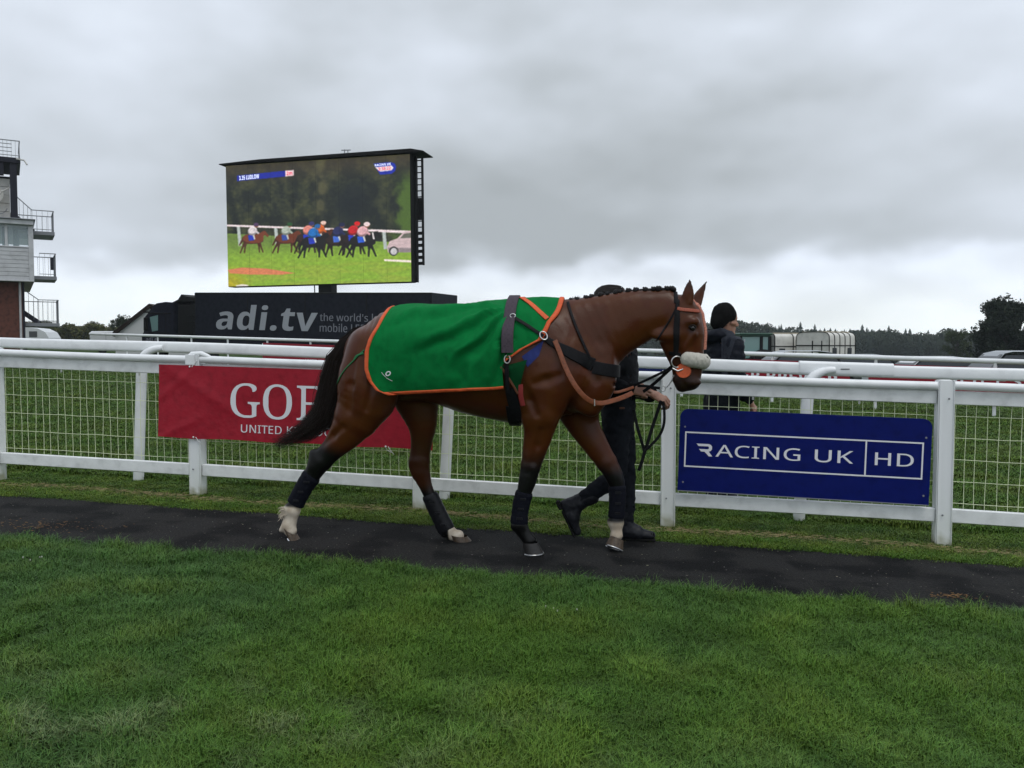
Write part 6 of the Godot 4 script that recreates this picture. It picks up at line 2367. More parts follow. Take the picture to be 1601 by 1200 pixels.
# a point of the rug: along it from the tail to the front, and round it from the spine (0) to the hem (1), on either side
func rug_at(p: float, q: float, side: float, lift: float) -> Vector3:
	var hem := lerpf(1.003, 1.049, p)
	var top := table(p, [0.0, 0.12, 0.4, 0.7, 1.0], [1.548, 1.584, 1.595, 1.600, 1.622])
	var mid := lerpf(1.294, 1.294, p)
	var v: float
	var th := 0.0
	if q < 0.5:
		th = PI * 0.5 * (1.0 - q / 0.5)
		v = mid + (top - mid) * sin(th)
	else:
		v = lerpf(mid, hem, (q - 0.5) / 0.5)
	var e := (top - v) / (top - hem)
	var rear := table(e, [0.0, 0.15, 0.3, 0.5, 0.7, 0.85, 0.95, 1.0], [-0.801, -0.838, -0.871, -0.893, -0.891, -0.864, -0.812, -0.742])
	var front := table(e, [0.0, 0.08, 0.174, 0.3, 0.43, 0.556, 0.66, 0.743, 1.0], [0.332, 0.303, 0.264, 0.241, 0.218, 0.119, 0.040, -0.017, -0.006])
	var s := lerpf(rear, front, p)
	var pos: Vector3
	var out: Vector3
	if q < 0.5:
		var c := Vector3(s, mid, 0)
		out = Vector3(0, sin(th), cos(th) * side)
		var rise := Vector3(0, (top - mid) * sin(th), 0.36 * cos(th) * side)
		out = rise.normalized()
		var hh := hf.hit(c + out * 0.6, -out, 0.6)
		pos = hh
	else:
		# below the widest place the cloth hangs straight down
		var h := hf.hit(Vector3(s, v, 0.39 * side), Vector3(0, 0, -side), 0.39)
		var hm := hf.hit(Vector3(s, mid, 0.39 * side), Vector3(0, 0, -side), 0.39)
		var z := maxf(absf(h.z), lerpf(absf(hm.z), absf(h.z), 0.35 * (q - 0.5) / 0.5))
		pos = Vector3(s, v, z * side)
		out = Vector3(0, 0.1, side)
	# folds drawn from the roller down towards the tail
	var rx := 0.028
	var ry := 1.558
	var dx := rx - pos.x
	var dy := ry - pos.y
	var fold := 0.0
	if dx > 0.0:
		var an := atan2(dy, dx)
		var away := sqrt(dx * dx + dy * dy)
		var jit := rug_noise.get_noise_2d(pos.x * 1.3, pos.y * 1.3)
		fold = (0.019 * (1.0 + sin(an * 17.0 + jit * 3.0 + away * 2.0)) + 0.008 * (1.0 + sin(an * 31.0 + jit * 5.0))) * smoothstep(0.02, 0.18, away) * smoothstep(0.95, 0.35, away) * smoothstep(-0.05, 0.12, an)
	else:
		fold = 0.005 * (1.0 + sin(pos.x * 46.0 + pos.y * 9.0)) * smoothstep(0.0, 0.08, -dx) * smoothstep(0.05, 0.3, q)
	fold += rug_noise.get_noise_2d(pos.x * 2.5, pos.y * 2.5 + side * 4.0) * 0.006
	if q > 0.5:
		fold += (0.008 * sin(pos.x * 13.0) + 0.005 * sin(pos.x * 29.0 + pos.y * 6.0) + 0.008) * (q - 0.5) * 2.0
	return pos + out.normalized() * (lift + 0.013 + fold)


func make_tack() -> void:
	rug_noise = FastNoiseLite.new()
	rug_noise.seed = 6
	rug_noise.frequency = 1.6
	rug_noise.fractal_octaves = 3
	var o := horse_root("horse_rug", "green wool exercise rug with orange binding spread over the horse's back", "rug")
	var mb := MB.new()
	var np := 110
	var nq := 44
	for under in [0.0, -0.006]:
		var rows := []
		for i in np + 1:
			var row := []
			for j in range(-nq, nq + 1):
				row.append(rug_at(float(i) / np, absf(j) / float(nq), 1.0 if j >= 0 else -1.0, under))
			rows.append(row)
		mb.grid(rows, false, under < 0.0)
	# turn the sheet outwards where needed
	part(o, "cloth", mb.mesh(), M.rug)
	# binding: a folded band over each edge
	var edge := []
	var inner := []
	for j in range(-40, 41):
		edge.append([0.0, absf(j) / 40.0, 1.0 if j >= 0 else -1.0])
	binding(o, edge, Vector2(0.024, 0.0))
	for sd in [1.0, -1.0]:
		edge = []
		for i in 61:
			edge.append([i / 60.0, 1.0, sd])
		binding(o, edge, Vector2(0.0, -0.030))
	edge = []
	for j in range(-44, 45):
		edge.append([1.0, absf(j) / 44.0 * 0.66, 1.0 if j >= 0 else -1.0])
	binding(o, edge, Vector2(-0.022, 0.0))
	# the seam of orange tape from the roller to the front edge
	mb = MB.new()
	for sd in [1.0, -1.0]:
		var path := []
		var face := []
		for k in 15:
			var t := k / 14.0
			var q := lerpf(0.03, 0.225, t)
			var p := rug_along(lerpf(0.066, 0.244, t), q, sd)
			path.append(rug_at(p, q, sd, 0.006))
			face.append((rug_at(p, q, sd, 0.05) - rug_at(p, q, sd, 0.0)).normalized())
		mb.strap(path, face, 0.032, 0.003)
	part(o, "orange_tape", mb.mesh(), M.orange)
	# embroidered mark near the rear corner
	mb = MB.new()
	var lc: Vector3 = on_side(Vector2(-0.746, 1.127), 1.0, 0.0)[0]
	var mk := rug_nearest(Vector2(-0.746, 1.127))
	mb.ring(mk + Vector3(0.008, 0.012, 0.005), Vector3(0, 0.05, 1), 0.011, 0.0040, 18, 1.4, Vector3(-0.5, 0.85, 0))
	mb.tube([mk + Vector3(-0.034, 0.020, 0.004), mk + Vector3(-0.022, 0.004, 0.004), mk + Vector3(-0.006, -0.010, 0.004)], 0.0016, 5)
	mb.tube([mk + Vector3(-0.004, -0.014, 0.004), mk + Vector3(0.014, -0.024, 0.004), mk + Vector3(0.034, -0.034, 0.004)], 0.0014, 5)
	part(o, "embroidered_mark", mb.mesh(), M.print_white)
	# turned-back corner in front of the girth, with its lining
	mb = MB.new()
	var flap := []
	var A := Vector2(-0.029, 1.185)
	var B := Vector2(0.128, 1.228)
	var C := Vector2(0.069, 1.026)
	for i in 9:
		var row := []
		for j in 9:
			var u := i / 8.0
			var p2: Vector2 = A.lerp(B.lerp(C, u), j / 8.0 * 0.97 + 0.03)
			var hh := on_side(p2, 1.0, 0.016)
			row.append(hh[0] + Vector3(0, 0, 0.006 * sin(u * 5.0)))
		flap.append(row)
	mb.grid(flap, false, true)
	part(o, "turned_corner", mb.mesh(), M.rug_lining)
	strap_on(o, "brown_trim", [A, A.lerp(C, 0.5) + Vector2(0.004, 0), C], 0.014, 0.022, M.brown_trim)
	strap_on(o, "corner_tab", [Vector2(0.085, 1.080), Vector2(0.085, 1.010), Vector2(0.101, 0.948)], 0.030, 0.012, plain(lin(0.25, 0.02, 0.02), 0.7))
	# green fillet string under the tail
	strap_on(o, "fillet_string", [Vector2(-0.901, 1.286), Vector2(-0.971, 1.225), Vector2(-1.045, 1.151), Vector2(-1.102, 1.067), Vector2(-1.122, 1.016)], 0.008, 0.005, M.green_cord)
	strap_on(o, "fillet_string", [Vector2(-0.905, 1.266), Vector2(-0.954, 1.249), Vector2(-0.971, 1.225)], 0.012, 0.007, M.green_cord)

	# blue cloth that shows between rug and shoulder
	var bc := horse_root("saddle_cloth", "small piece of bright blue cloth showing under the rug at the shoulder", "cloth")
	mb = MB.new()
	flap = []
	for i in 9:
		var row := []
		for j in 9:
			var e0 := Vector2(0.096, 1.247).lerp(Vector2(0.226, 1.345), i / 8.0)
			var e1 := Vector2(0.132, 1.184).lerp(Vector2(0.199, 1.251), i / 8.0)
			row.append(on_side(e0.lerp(e1, j / 8.0), 1.0, 0.005)[0])
		flap.append(row)
	mb.grid(flap, false, true)
	part(bc, "cloth", mb.mesh(), M.blue_cloth)

	# surcingle and breast girth
	var t := horse_root("surcingle", "grey webbing surcingle with black girth and silver buckle round the rug", "harness")
	for sd in [1.0, -1.0]:
		var path := []
		var face := []
		for k in 22:
			var f := k / 21.0
			var q := 0.56 * f
			var p := rug_along(table(f, [0.0, 0.25, 0.6, 1.0], [0.017, 0.014, 0.015, 0.018]), q, sd)
			path.append(rug_at(p, q, sd, 0.012))
			face.append((rug_at(p, q, sd, 0.06) - rug_at(p, q, sd, 0.0)).normalized())
		for it in 4:
			for k in range(1, path.size() - 1):
				path[k] = path[k] * 0.5 + (path[k - 1] + path[k + 1]) * 0.25
		mb = MB.new()
		mb.strap(path, face, 0.072, 0.005)
		part(t, "webbing", mb.mesh(), M.webbing)
	strap_on(t, "buckle_strap", [Vector2(0.013, 1.322), Vector2(0.009, 1.267), Vector2(0.005, 1.221), Vector2(0.005, 1.159), Vector2(0.009, 1.034)], 0.026, 0.030, M.black_strap)
	mb = MB.new()
	var bk: Vector3 = on_side(Vector2(0.007, 1.229), 1.0, 0.042)[0]
	mb.ring(bk, Vector3(0, 0.1, 1), 0.024, 0.0045, 18, 0.72)
	part(t, "buckle", mb.mesh(), M.steel)
	strap_on(t, "girth", [Vector2(0.022, 1.056), Vector2(0.035, 0.981), Vector2(0.051, 0.900), Vector2(0.059, 0.848)], [0.060, 0.068, 0.070, 0.070], 0.008, M.black_strap, 0.005)
	strap_on(t, "girth", [Vector2(0.022, 1.056), Vector2(0.035, 0.981), Vector2(0.051, 0.900), Vector2(0.059, 0.848)], [0.060, 0.068, 0.070, 0.070], 0.008, M.black_strap, 0.005, -1.0)
	var belly := []
	var bf := []
	for k in 11:
		var an := lerpf(-1.0, 1.0, k / 10.0)
		var dirv := Vector3(0, -cos(an), sin(an))
		var hp := hf.hit(Vector3(0.025, 1.068, 0) + dirv * 0.6, -dirv, 0.6)
		belly.append(hp + dirv * 0.010)
		bf.append(dirv)
	mb = MB.new()
	mb.strap(belly, bf, 0.070, 0.005)
	part(t, "girth", mb.mesh(), M.black_strap)

	t = horse_root("breast_girth", "broad black breast strap across the horse's chest held by a silver buckle", "harness")
	for sd in [1.0, -1.0]:
		strap_on(t, "link_strap", [Vector2(0.031, 1.475), Vector2(0.118, 1.427), Vector2(0.173, 1.392), Vector2(0.220, 1.365)], 0.022, 0.030, M.black_strap, 0.003, sd)
		strap_on(t, "chest_strap", [Vector2(0.218, 1.365), Vector2(0.289, 1.322), Vector2(0.382, 1.271), Vector2(0.468, 1.224), Vector2(0.530, 1.196)], [0.030, 0.045, 0.068, 0.078, 0.080], 0.010, M.black_strap, 0.006, sd)
		strap_on(t, "neck_strap", [Vector2(0.362, 1.580), Vector2(0.384, 1.513), Vector2(0.426, 1.405), Vector2(0.475, 1.298), Vector2(0.519, 1.212)], 0.017, 0.010, M.black_strap, 0.003, sd)
	var cp := []
	var cf := []
	for k in 13:
		var an := lerpf(-1.25, 1.25, k / 12.0)
		var dirv := Vector3(cos(an), -0.02, sin(an)).normalized()
		var c0 := Vector3(0.471, 1.156, 0.000) + Vector3(0, 0.030 * pow(an / 1.25, 2.0), 0)
		var hp := hf.hit(c0 + dirv * 0.5, -dirv, 0.5)
		cp.append(hp + dirv * 0.012)
		cf.append(dirv)
	mb = MB.new()
	mb.strap(cp, cf, 0.078, 0.006)
	part(t, "chest_strap", mb.mesh(), M.black_strap)
	mb = MB.new()
	mb.ring(on_side(Vector2(0.220, 1.365), 1.0, 0.036)[0], on_side(Vector2(0.220, 1.365), 1.0, 0.03)[1], 0.021, 0.0045, 18, 1.3, Vector3(0.55, -0.8, 0).cross(Vector3.BACK))
	part(t, "buckle", mb.mesh(), M.steel)
	mb = MB.new()
	mb.ring(on_side(Vector2(0.031, 1.475), 1.0, 0.038)[0], Vector3(0, 0.2, 1), 0.012, 0.003, 12, 1.4)
	part(t, "buckle", mb.mesh(), M.steel)

	# rope rein hanging in a loop across the shoulder to the leader's hand
	t = horse_root("lead_rope", "orange tan leather rein looped across the horse's shoulder to the leader's hand", "rein")
	mb = MB.new()
	var rope := smooth_line([Vector3(0.296, 1.345, 0.235), Vector3(0.325, 1.279, 0.250), Vector3(0.365, 1.179, 0.265), Vector3(0.417, 1.083, 0.280), Vector3(0.475, 1.010, 0.275), Vector3(0.528, 0.974, 0.255), Vector3(0.581, 0.965, 0.230), Vector3(0.649, 0.978, 0.170), Vector3(0.714, 0.996, 0.080), Vector3(0.765, 1.016, 0.000)], 6)
	var fc := []
	for k in rope.size():
		fc.append(Vector3(0, 0.1, 1))
	mb.strap(rope, fc, 0.030, 0.005)
	part(t, "strap", mb.mesh(), M.tan_leather)
	mb = MB.new()
	rope = smooth_line([Vector3(0.642, 1.167, 0.090), Vector3(0.646, 1.115, 0.080), Vector3(0.630, 1.063, 0.070), Vector3(0.618, 1.038, 0.060), Vector3(0.661, 1.022, 0.040), Vector3(0.713, 1.033, 0.020), Vector3(0.772, 1.051, -0.030)], 6)
	fc = []
	for k in rope.size():
		fc.append(Vector3(0, 0.1, 1))
	mb.strap(rope, fc, 0.018, 0.004)
	part(t, "strap", mb.mesh(), M.tan_leather)
	mb = MB.new()
	mb.ring(Vector3(0.622, 1.039, 0.070), Vector3(0, 0, 1), 0.014, 0.0035, 12)
	mb.tube([Vector3(0.539, 0.990, 0.262), Vector3(0.540, 0.951, 0.262)], 0.004, 6)
	part(t, "ring", mb.mesh(), M.steel)

	make_bridle()


# how far along the rug a place of the side view lies
func rug_along(x: float, q: float, side: float) -> float:
	var p := 0.75
	for i in 5:
		p = clampf(p + (x - rug_at(p, q, side, 0.0).x) / 0.95, 0.0, 1.0)
	return p


func rug_nearest(target: Vector2) -> Vector3:
	var best := Vector3.ZERO
	var bd := 1e9
	for i in range(0, 40):
		for j in range(24, 44):
			var p := rug_at(i / 40.0 * 0.5, j / 44.0, 1.0, 0.0)
			var d := Vector2(p.x, p.y).distance_to(target)
			if d < bd:
				bd = d
				best = p
	return best


func binding(o: Node3D, edge: Array, inward: Vector2) -> void:
	var rows := []
	for e in edge:
		var p: float = e[0]
		var q: float = e[1]
		var s: float = e[2]
		var a := rug_at(p, q, s, 0.0045)
		var b := rug_at(clampf(p + inward.x, 0.0, 1.0), clampf(q + inward.y, 0.0, 1.0), s, 0.0045)
		var c := rug_at(p, q, s, -0.010)
		var d := rug_at(clampf(p + inward.x, 0.0, 1.0), clampf(q + inward.y, 0.0, 1.0), s, -0.010)
		var out := (a - b).normalized() * 0.004
		rows.append([b, b.lerp(a, 0.5) + (a - c).normalized() * 0.0015, a, a.lerp(c, 0.5) + out, c, d])
	var mb := MB.new()
	mb.grid(rows, true)
	part(o, "orange_binding", mb.mesh(), M.orange)


func make_bridle() -> void:
	var t := horse_root("bridle", "black leather bridle with orange browband, sheepskin noseband and orange bit guard", "bridle")
	for sd in [1.0, -1.0]:
		strap_on(t, "cheek_strap", [Vector2(1.038, 1.594), Vector2(1.034, 1.541), Vector2(1.034, 1.478), Vector2(1.030, 1.392), Vector2(1.031, 1.314), Vector2(1.028, 1.251)], [0.02, 0.026, 0.036, 0.038, 0.034, 0.026], 0.006, M.black_strap, 0.004, sd)
		strap_on(t, "throat_lash", [Vector2(1.033, 1.557), Vector2(1.006, 1.498), Vector2(0.972, 1.439), Vector2(0.938, 1.385), Vector2(0.912, 1.346)], 0.011, 0.005, M.black_strap, 0.003, sd)
		strap_on(t, "browband", [Vector2(1.034, 1.541), Vector2(1.064, 1.533), Vector2(1.103, 1.529), Vector2(1.142, 1.525), Vector2(1.164, 1.523)], 0.022, 0.007, M.browband, 0.004, sd)
		strap_on(t, "noseband_strap", [Vector2(0.991, 1.267), Vector2(1.021, 1.263), Vector2(1.060, 1.255)], 0.024, 0.005, M.black_strap, 0.003, sd)
	# strap down the middle of the face, forked over the poll
	var path := []
	var face := []
	for p in [Vector3(1.098, 1.622, 0.030), Vector3(1.126, 1.599, 0.020), Vector3(1.154, 1.559, 0.012), Vector3(1.170, 1.520, 0.000), Vector3(1.194, 1.453, 0.000), Vector3(1.207, 1.373, 0.000), Vector3(1.207, 1.322, 0.000), Vector3(1.204, 1.290, 0.000)]:
		path.append(p)
	path = smooth_line(path, 5)
	for k in path.size():
		var q: Vector3 = path[k]
		var dirv := Vector3(-1, -0.1, 0)
		var hp := hf.hit(Vector3(q.x + 0.15, q.y, q.z), Vector3.LEFT, 0.4)
		if k > 8:
			path[k] = hp + Vector3(0.006, 0, 0.0)
		face.append(Vector3(0.75, 0.2, 0.62))
	var mb := MB.new()
	mb.strap(path, face, 0.026, 0.005)
	part(t, "face_strap", mb.mesh(), M.pink_strap)
	# poll strap over the head
	mb = MB.new()
	path = []
	face = []
	for k in 13:
		var an := lerpf(-1.3, 1.3, k / 12.0)
		var dirv := Vector3(-0.12, cos(an), sin(an)).normalized()
		var c0 := Vector3(1.037, 1.553, 0.000)
		path.append(hf.hit(c0 + dirv * 0.3, -dirv, 0.3) + dirv * 0.006)
		face.append(dirv)
	mb.strap(path, face, 0.024, 0.004)
	part(t, "poll_strap", mb.mesh(), M.black_strap)
	# sheepskin noseband: a fleecy roll round the nose
	var sf := Field.new(Vector3(1.161, 1.227, 0.000) - Vector3(0.19, 0.12, 0.15), Vector3(1.161, 1.227, 0.000) + Vector3(0.14, 0.12, 0.15), 0.006)
	var arc := []
	for k in 11:
		var an := lerpf(-1.75, 1.75, k / 10.0)
		arc.append(Vector3(1.107, 1.242, 0.000) + Vector3(0.098 * cos(an), -0.012 - 0.016 * cos(an), 0.083 * sin(an)))
	for k in 10:
		sf.cap(arc[k], arc[k + 1], 0.042, 0.034, 0.042, 0.034, 0.02)
	var fz := FastNoiseLite.new()
	fz.seed = 12
	fz.frequency = 38.0
	fz.fractal_octaves = 3
	for z in sf.nz:
		for y in sf.ny:
			for x in sf.nx:
				var i := (z * sf.ny + y) * sf.nx + x
				if absf(sf.f[i]) < 0.03:
					sf.f[i] += fz.get_noise_3d(sf.lo.x + x * sf.h, sf.lo.y + y * sf.h, sf.lo.z + z * sf.h) * 0.0045
	mb = MB.new()
	sf.skin(mb)
	part(t, "sheepskin_noseband", mb.mesh(), M.sheepskin)
	# bit guard, bit ring, curb
	for sd in [1.0, -1.0]:
		mb = MB.new()
		var c := Vector3(1.076, 1.159, 0.000) + Vector3(0, 0, 0.070 * sd)
		mb.tube([c - Vector3(0, 0, 0.005 * sd), c - Vector3(0, 0, 0.003 * sd), c + Vector3(0, 0, 0.004 * sd), c + Vector3(0, 0, 0.008 * sd)], [0.043, 0.047, 0.047, 0.043], 26)
		part(t, "bit_guard", mb.mesh(), M.orange_rubber)
		mb = MB.new()
		mb.ring(Vector3(1.036, 1.214, 0.000) + Vector3(0, 0, 0.078 * sd), Vector3(0.3 * sd, 0, 1), 0.034, 0.0045, 22, 1.05)
		mb.tube([Vector3(1.009, 1.174, 0.000) + Vector3(0, 0, 0.084 * sd), Vector3(1.041, 1.158, 0.000) + Vector3(0, 0, 0.088 * sd), Vector3(1.072, 1.170, 0.000) + Vector3(0, 0, 0.086 * sd)], 0.005, 8)
		part(t, "bit_ring", mb.mesh(), M.steel)
	# reins back to the hands, and the chain with its ring
	mb = MB.new()
	var a := smooth_line([Vector3(1.005, 1.188, 0.080), Vector3(0.968, 1.159, 0.050), Vector3(0.899, 1.122, 0.000), Vector3(0.825, 1.083, -0.060), Vector3(0.752, 1.048, -0.100)], 5)
	var f := []
	for k in a.size():
		f.append(Vector3(0, 0.3, 1))
	mb.strap(a, f, 0.016, 0.003)
	part(t, "rein", mb.mesh(), M.black_strap)
	mb = MB.new()
	a = smooth_line([Vector3(1.006, 1.180, 0.080), Vector3(0.969, 1.143, 0.030), Vector3(0.920, 1.093, -0.020), Vector3(0.873, 1.050, -0.070), Vector3(0.834, 1.020, -0.100)], 5)
	f = []
	for k in a.size():
		f.append(Vector3(0, 0.3, 1))
	mb.strap(a, f, 0.020, 0.003)
	part(t, "rein", mb.mesh(), M.black_strap)
	t = horse_root("lead_rein", "black lead rein with a short chain from the horse's bit to the leader's hands", "rein")
	mb = MB.new()
	var links := [Vector3(1.024, 1.131, 0.020), Vector3(1.009, 1.099, 0.010), Vector3(0.994, 1.074, 0.000), Vector3(0.971, 1.049, -0.010)]
	var ch := smooth_line(links, 4)
	for k in ch.size() - 1:
		var d: Vector3 = (ch[k + 1] - ch[k])
		mb.ring((ch[k] + ch[k + 1]) * 0.5, Vector3(0.3, 0.2, 1) if k % 2 == 0 else d.cross(Vector3.BACK), d.length() * 0.62, 0.0028, 10, 0.7, d)
	part(t, "chain", mb.mesh(), M.steel)
	mb = MB.new()
	mb.ring(Vector3(0.955, 1.045, -0.010), Vector3(0, 0, 1), 0.016, 0.004, 16)
	part(t, "ring", mb.mesh(), M.steel)
	for s in [[[Vector3(0.944, 1.045, -0.020), Vector3(0.893, 1.051, -0.050), Vector3(0.845, 1.057, -0.080), Vector3(0.797, 1.056, -0.100)], 0.017], [[Vector3(0.953, 0.953, -0.270), Vector3(0.928, 0.872, -0.270), Vector3(0.896, 0.774, -0.270), Vector3(0.863, 0.659, -0.270), Vector3(0.847, 0.612, -0.270), Vector3(0.830, 0.544, -0.270), Vector3(0.810, 0.488, -0.270)], 0.022],
		[[Vector3(0.965, 0.949, -0.260), Vector3(0.974, 0.873, -0.260), Vector3(0.970, 0.793, -0.260), Vector3(0.942, 0.721, -0.265), Vector3(0.892, 0.661, -0.265), Vector3(0.851, 0.622, -0.265)], 0.018], [[Vector3(0.774, 0.893, -0.250), Vector3(0.787, 0.829, -0.255), Vector3(0.808, 0.745, -0.260), Vector3(0.834, 0.660, -0.260), Vector3(0.846, 0.618, -0.260)], 0.020]]:
		a = smooth_line(s[0], 6)
		f = []
		for k in a.size():
			f.append(Vector3(0.35 * sin(k * 0.25), 0.0, 1))
		mb = MB.new()
		mb.strap(a, f, s[1], 0.003)
		part(t, "strap", mb.mesh(), M.black_strap)


# ------------------------------------------------------------------ people

func human_head(mb: MB, xf: Transform3D) -> void:
	# local: x towards the face, y up, z to the side, origin between the ears
	var F := Field.new(Vector3(-0.17, -0.23, -0.11), Vector3(0.15, 0.17, 0.11), 0.0048)
	F.cap(Vector3(-0.035, 0.048, 0), Vector3(0.025, 0.050, 0), 0.086, 0.072, 0.084, 0.070, 0.02)
	F.cap(Vector3(0.034, 0.030, 0), Vector3(0.044, -0.072, 0), 0.050, 0.058, 0.040, 0.042, 0.03)
	F.cap(Vector3(-0.005, -0.045, 0), Vector3(0.058, -0.095, 0), 0.030, 0.055, 0.020, 0.026, 0.03)
	F.cap(Vector3(-0.02, -0.05, 0), Vector3(-0.045, -0.21, 0), 0.056, 0.054, 0.062, 0.066, 0.03)
	F.cap(Vector3(0.086, 0.022, 0), Vector3(0.110, -0.020, 0), 0.009, 0.008, 0.013, 0.013, 0.014)
	F.cap(Vector3(0.098, -0.026, 0), Vector3(0.088, -0.030, 0), 0.009, 0.019, 0.008, 0.016, 0.01)
	F.cap(Vector3(0.080, 0.031, -0.034), Vector3(0.080, 0.031, 0.034), 0.010, 0.010, 0.010, 0.010, 0.016)
	F.blob(Vector3(0.072, -0.098, 0), 0.018, 0.020, 0.02)
	F.cap(Vector3(0.086, -0.050, -0.018), Vector3(0.086, -0.050, 0.018), 0.007, 0.007, 0.007, 0.007, 0.008)
	F.cap(Vector3(0.084, -0.064, -0.014), Vector3(0.084, -0.064, 0.014), 0.008, 0.008, 0.008, 0.008, 0.008)
	F.cap(Vector3(0.097, -0.0565, -0.022), Vector3(0.097, -0.0565, 0.022), 0.003, 0.006, 0.003, 0.006, 0.004, -1)
	for s in [-1.0, 1.0]:
		F.blob(Vector3(0.094, 0.014, 0.032 * s), 0.014, 0.014, 0.012, -1)
		F.cap(Vector3(0.072, -0.012, 0.046 * s), Vector3(0.035, -0.010, 0.062 * s), 0.014, 0.012, 0.010, 0.010, 0.02)
		F.cap(Vector3(-0.004, 0.016, 0.077 * s), Vector3(-0.012, -0.032, 0.072 * s), 0.024, 0.008, 0.012, 0.007, 0.008)
		F.blob(Vector3(0.000, 0.004, 0.086 * s), 0.010, 0.006, 0.006, -1)
		F.blob(Vector3(0.083, 0.014, 0.032 * s), 0.012, 0.012, 0.004)
	var keep := mb.xf
	mb.xf = xf
	F.skin(mb)
	mb.xf = keep


func human_hand(mb: MB, xf: Transform3D, curl: float, thumb: float) -> void:
	# local: x from wrist to fingers, y out of the back of the hand, z across; the fingers curl towards -y
	var F := Field.new(Vector3(-0.06, -0.12, -0.085), Vector3(0.20, 0.05, 0.085), 0.0042)
	F.cap(Vector3(-0.05, 0, 0), Vector3(0.01, 0, 0), 0.021, 0.028, 0.019, 0.030, 0.01)
	F.cap(Vector3(0.01, 0, 0.0), Vector3(0.078, 0.0, 0.0), 0.016, 0.032, 0.013, 0.040, 0.012)
	var lens := [0.92, 1.06, 1.0, 0.78]
	for k in 4:
		var z := (k - 1.5) * 0.0205
		var p := Vector3(0.084 - 0.006 * absf(k - 1.2), 0.002, z)
		var a := 0.15
		var r := 0.0098
		for j in 3:
			a += curl * [0.75, 1.15, 0.8][j] * (1.0 + 0.06 * k)
			var l: float = [0.044, 0.028, 0.021][j] * lens[k]
			var n := p + Vector3(cos(a), -sin(a), 0.004 * (k - 1.5)) * l
			F.cap(p, n, r, r, r * 0.92, r * 0.92, 0.004)
			p = n
			r *= 0.90
	var t0 := Vector3(0.018, -0.006, 0.026 * thumb)
	var t1 := Vector3(0.050, -0.026, 0.046 * thumb)
	var t2 := Vector3(0.082, -0.044, 0.038 * thumb)
	var t3 := Vector3(0.100, -0.052, 0.022 * thumb)
	F.cap(t0, t1, 0.016, 0.016, 0.0125, 0.0125, 0.012)
	F.cap(t1, t2, 0.0115, 0.0115, 0.0105, 0.0105, 0.005)
	F.cap(t2, t3, 0.0105, 0.0105, 0.0085, 0.0085, 0.004)
	var keep := mb.xf
	mb.xf = xf
	F.skin(mb)
	mb.xf = keep


func crease(F: Field, seed_: int, amount: float, freq: float, along: Vector3) -> void:
	# folds of cloth pressed into the solid
	var n := FastNoiseLite.new()
	n.seed = seed_
	n.frequency = freq
	n.fractal_octaves = 3
	for z in F.nz:
		for y in F.ny:
			for x in F.nx:
				var i := (z * F.ny + y) * F.nx + x
				if absf(F.f[i]) < 0.04:
					var p := F.lo + Vector3(x, y, z) * F.h
					F.f[i] += n.get_noise_3d(p.x * along.x, p.y * along.y, p.z * along.z) * amount


func basis_from(x: Vector3, up: Vector3) -> Basis:
	x = x.normalized()
	var z := x.cross(up).normalized()
	return Basis(x, z.cross(x), z)


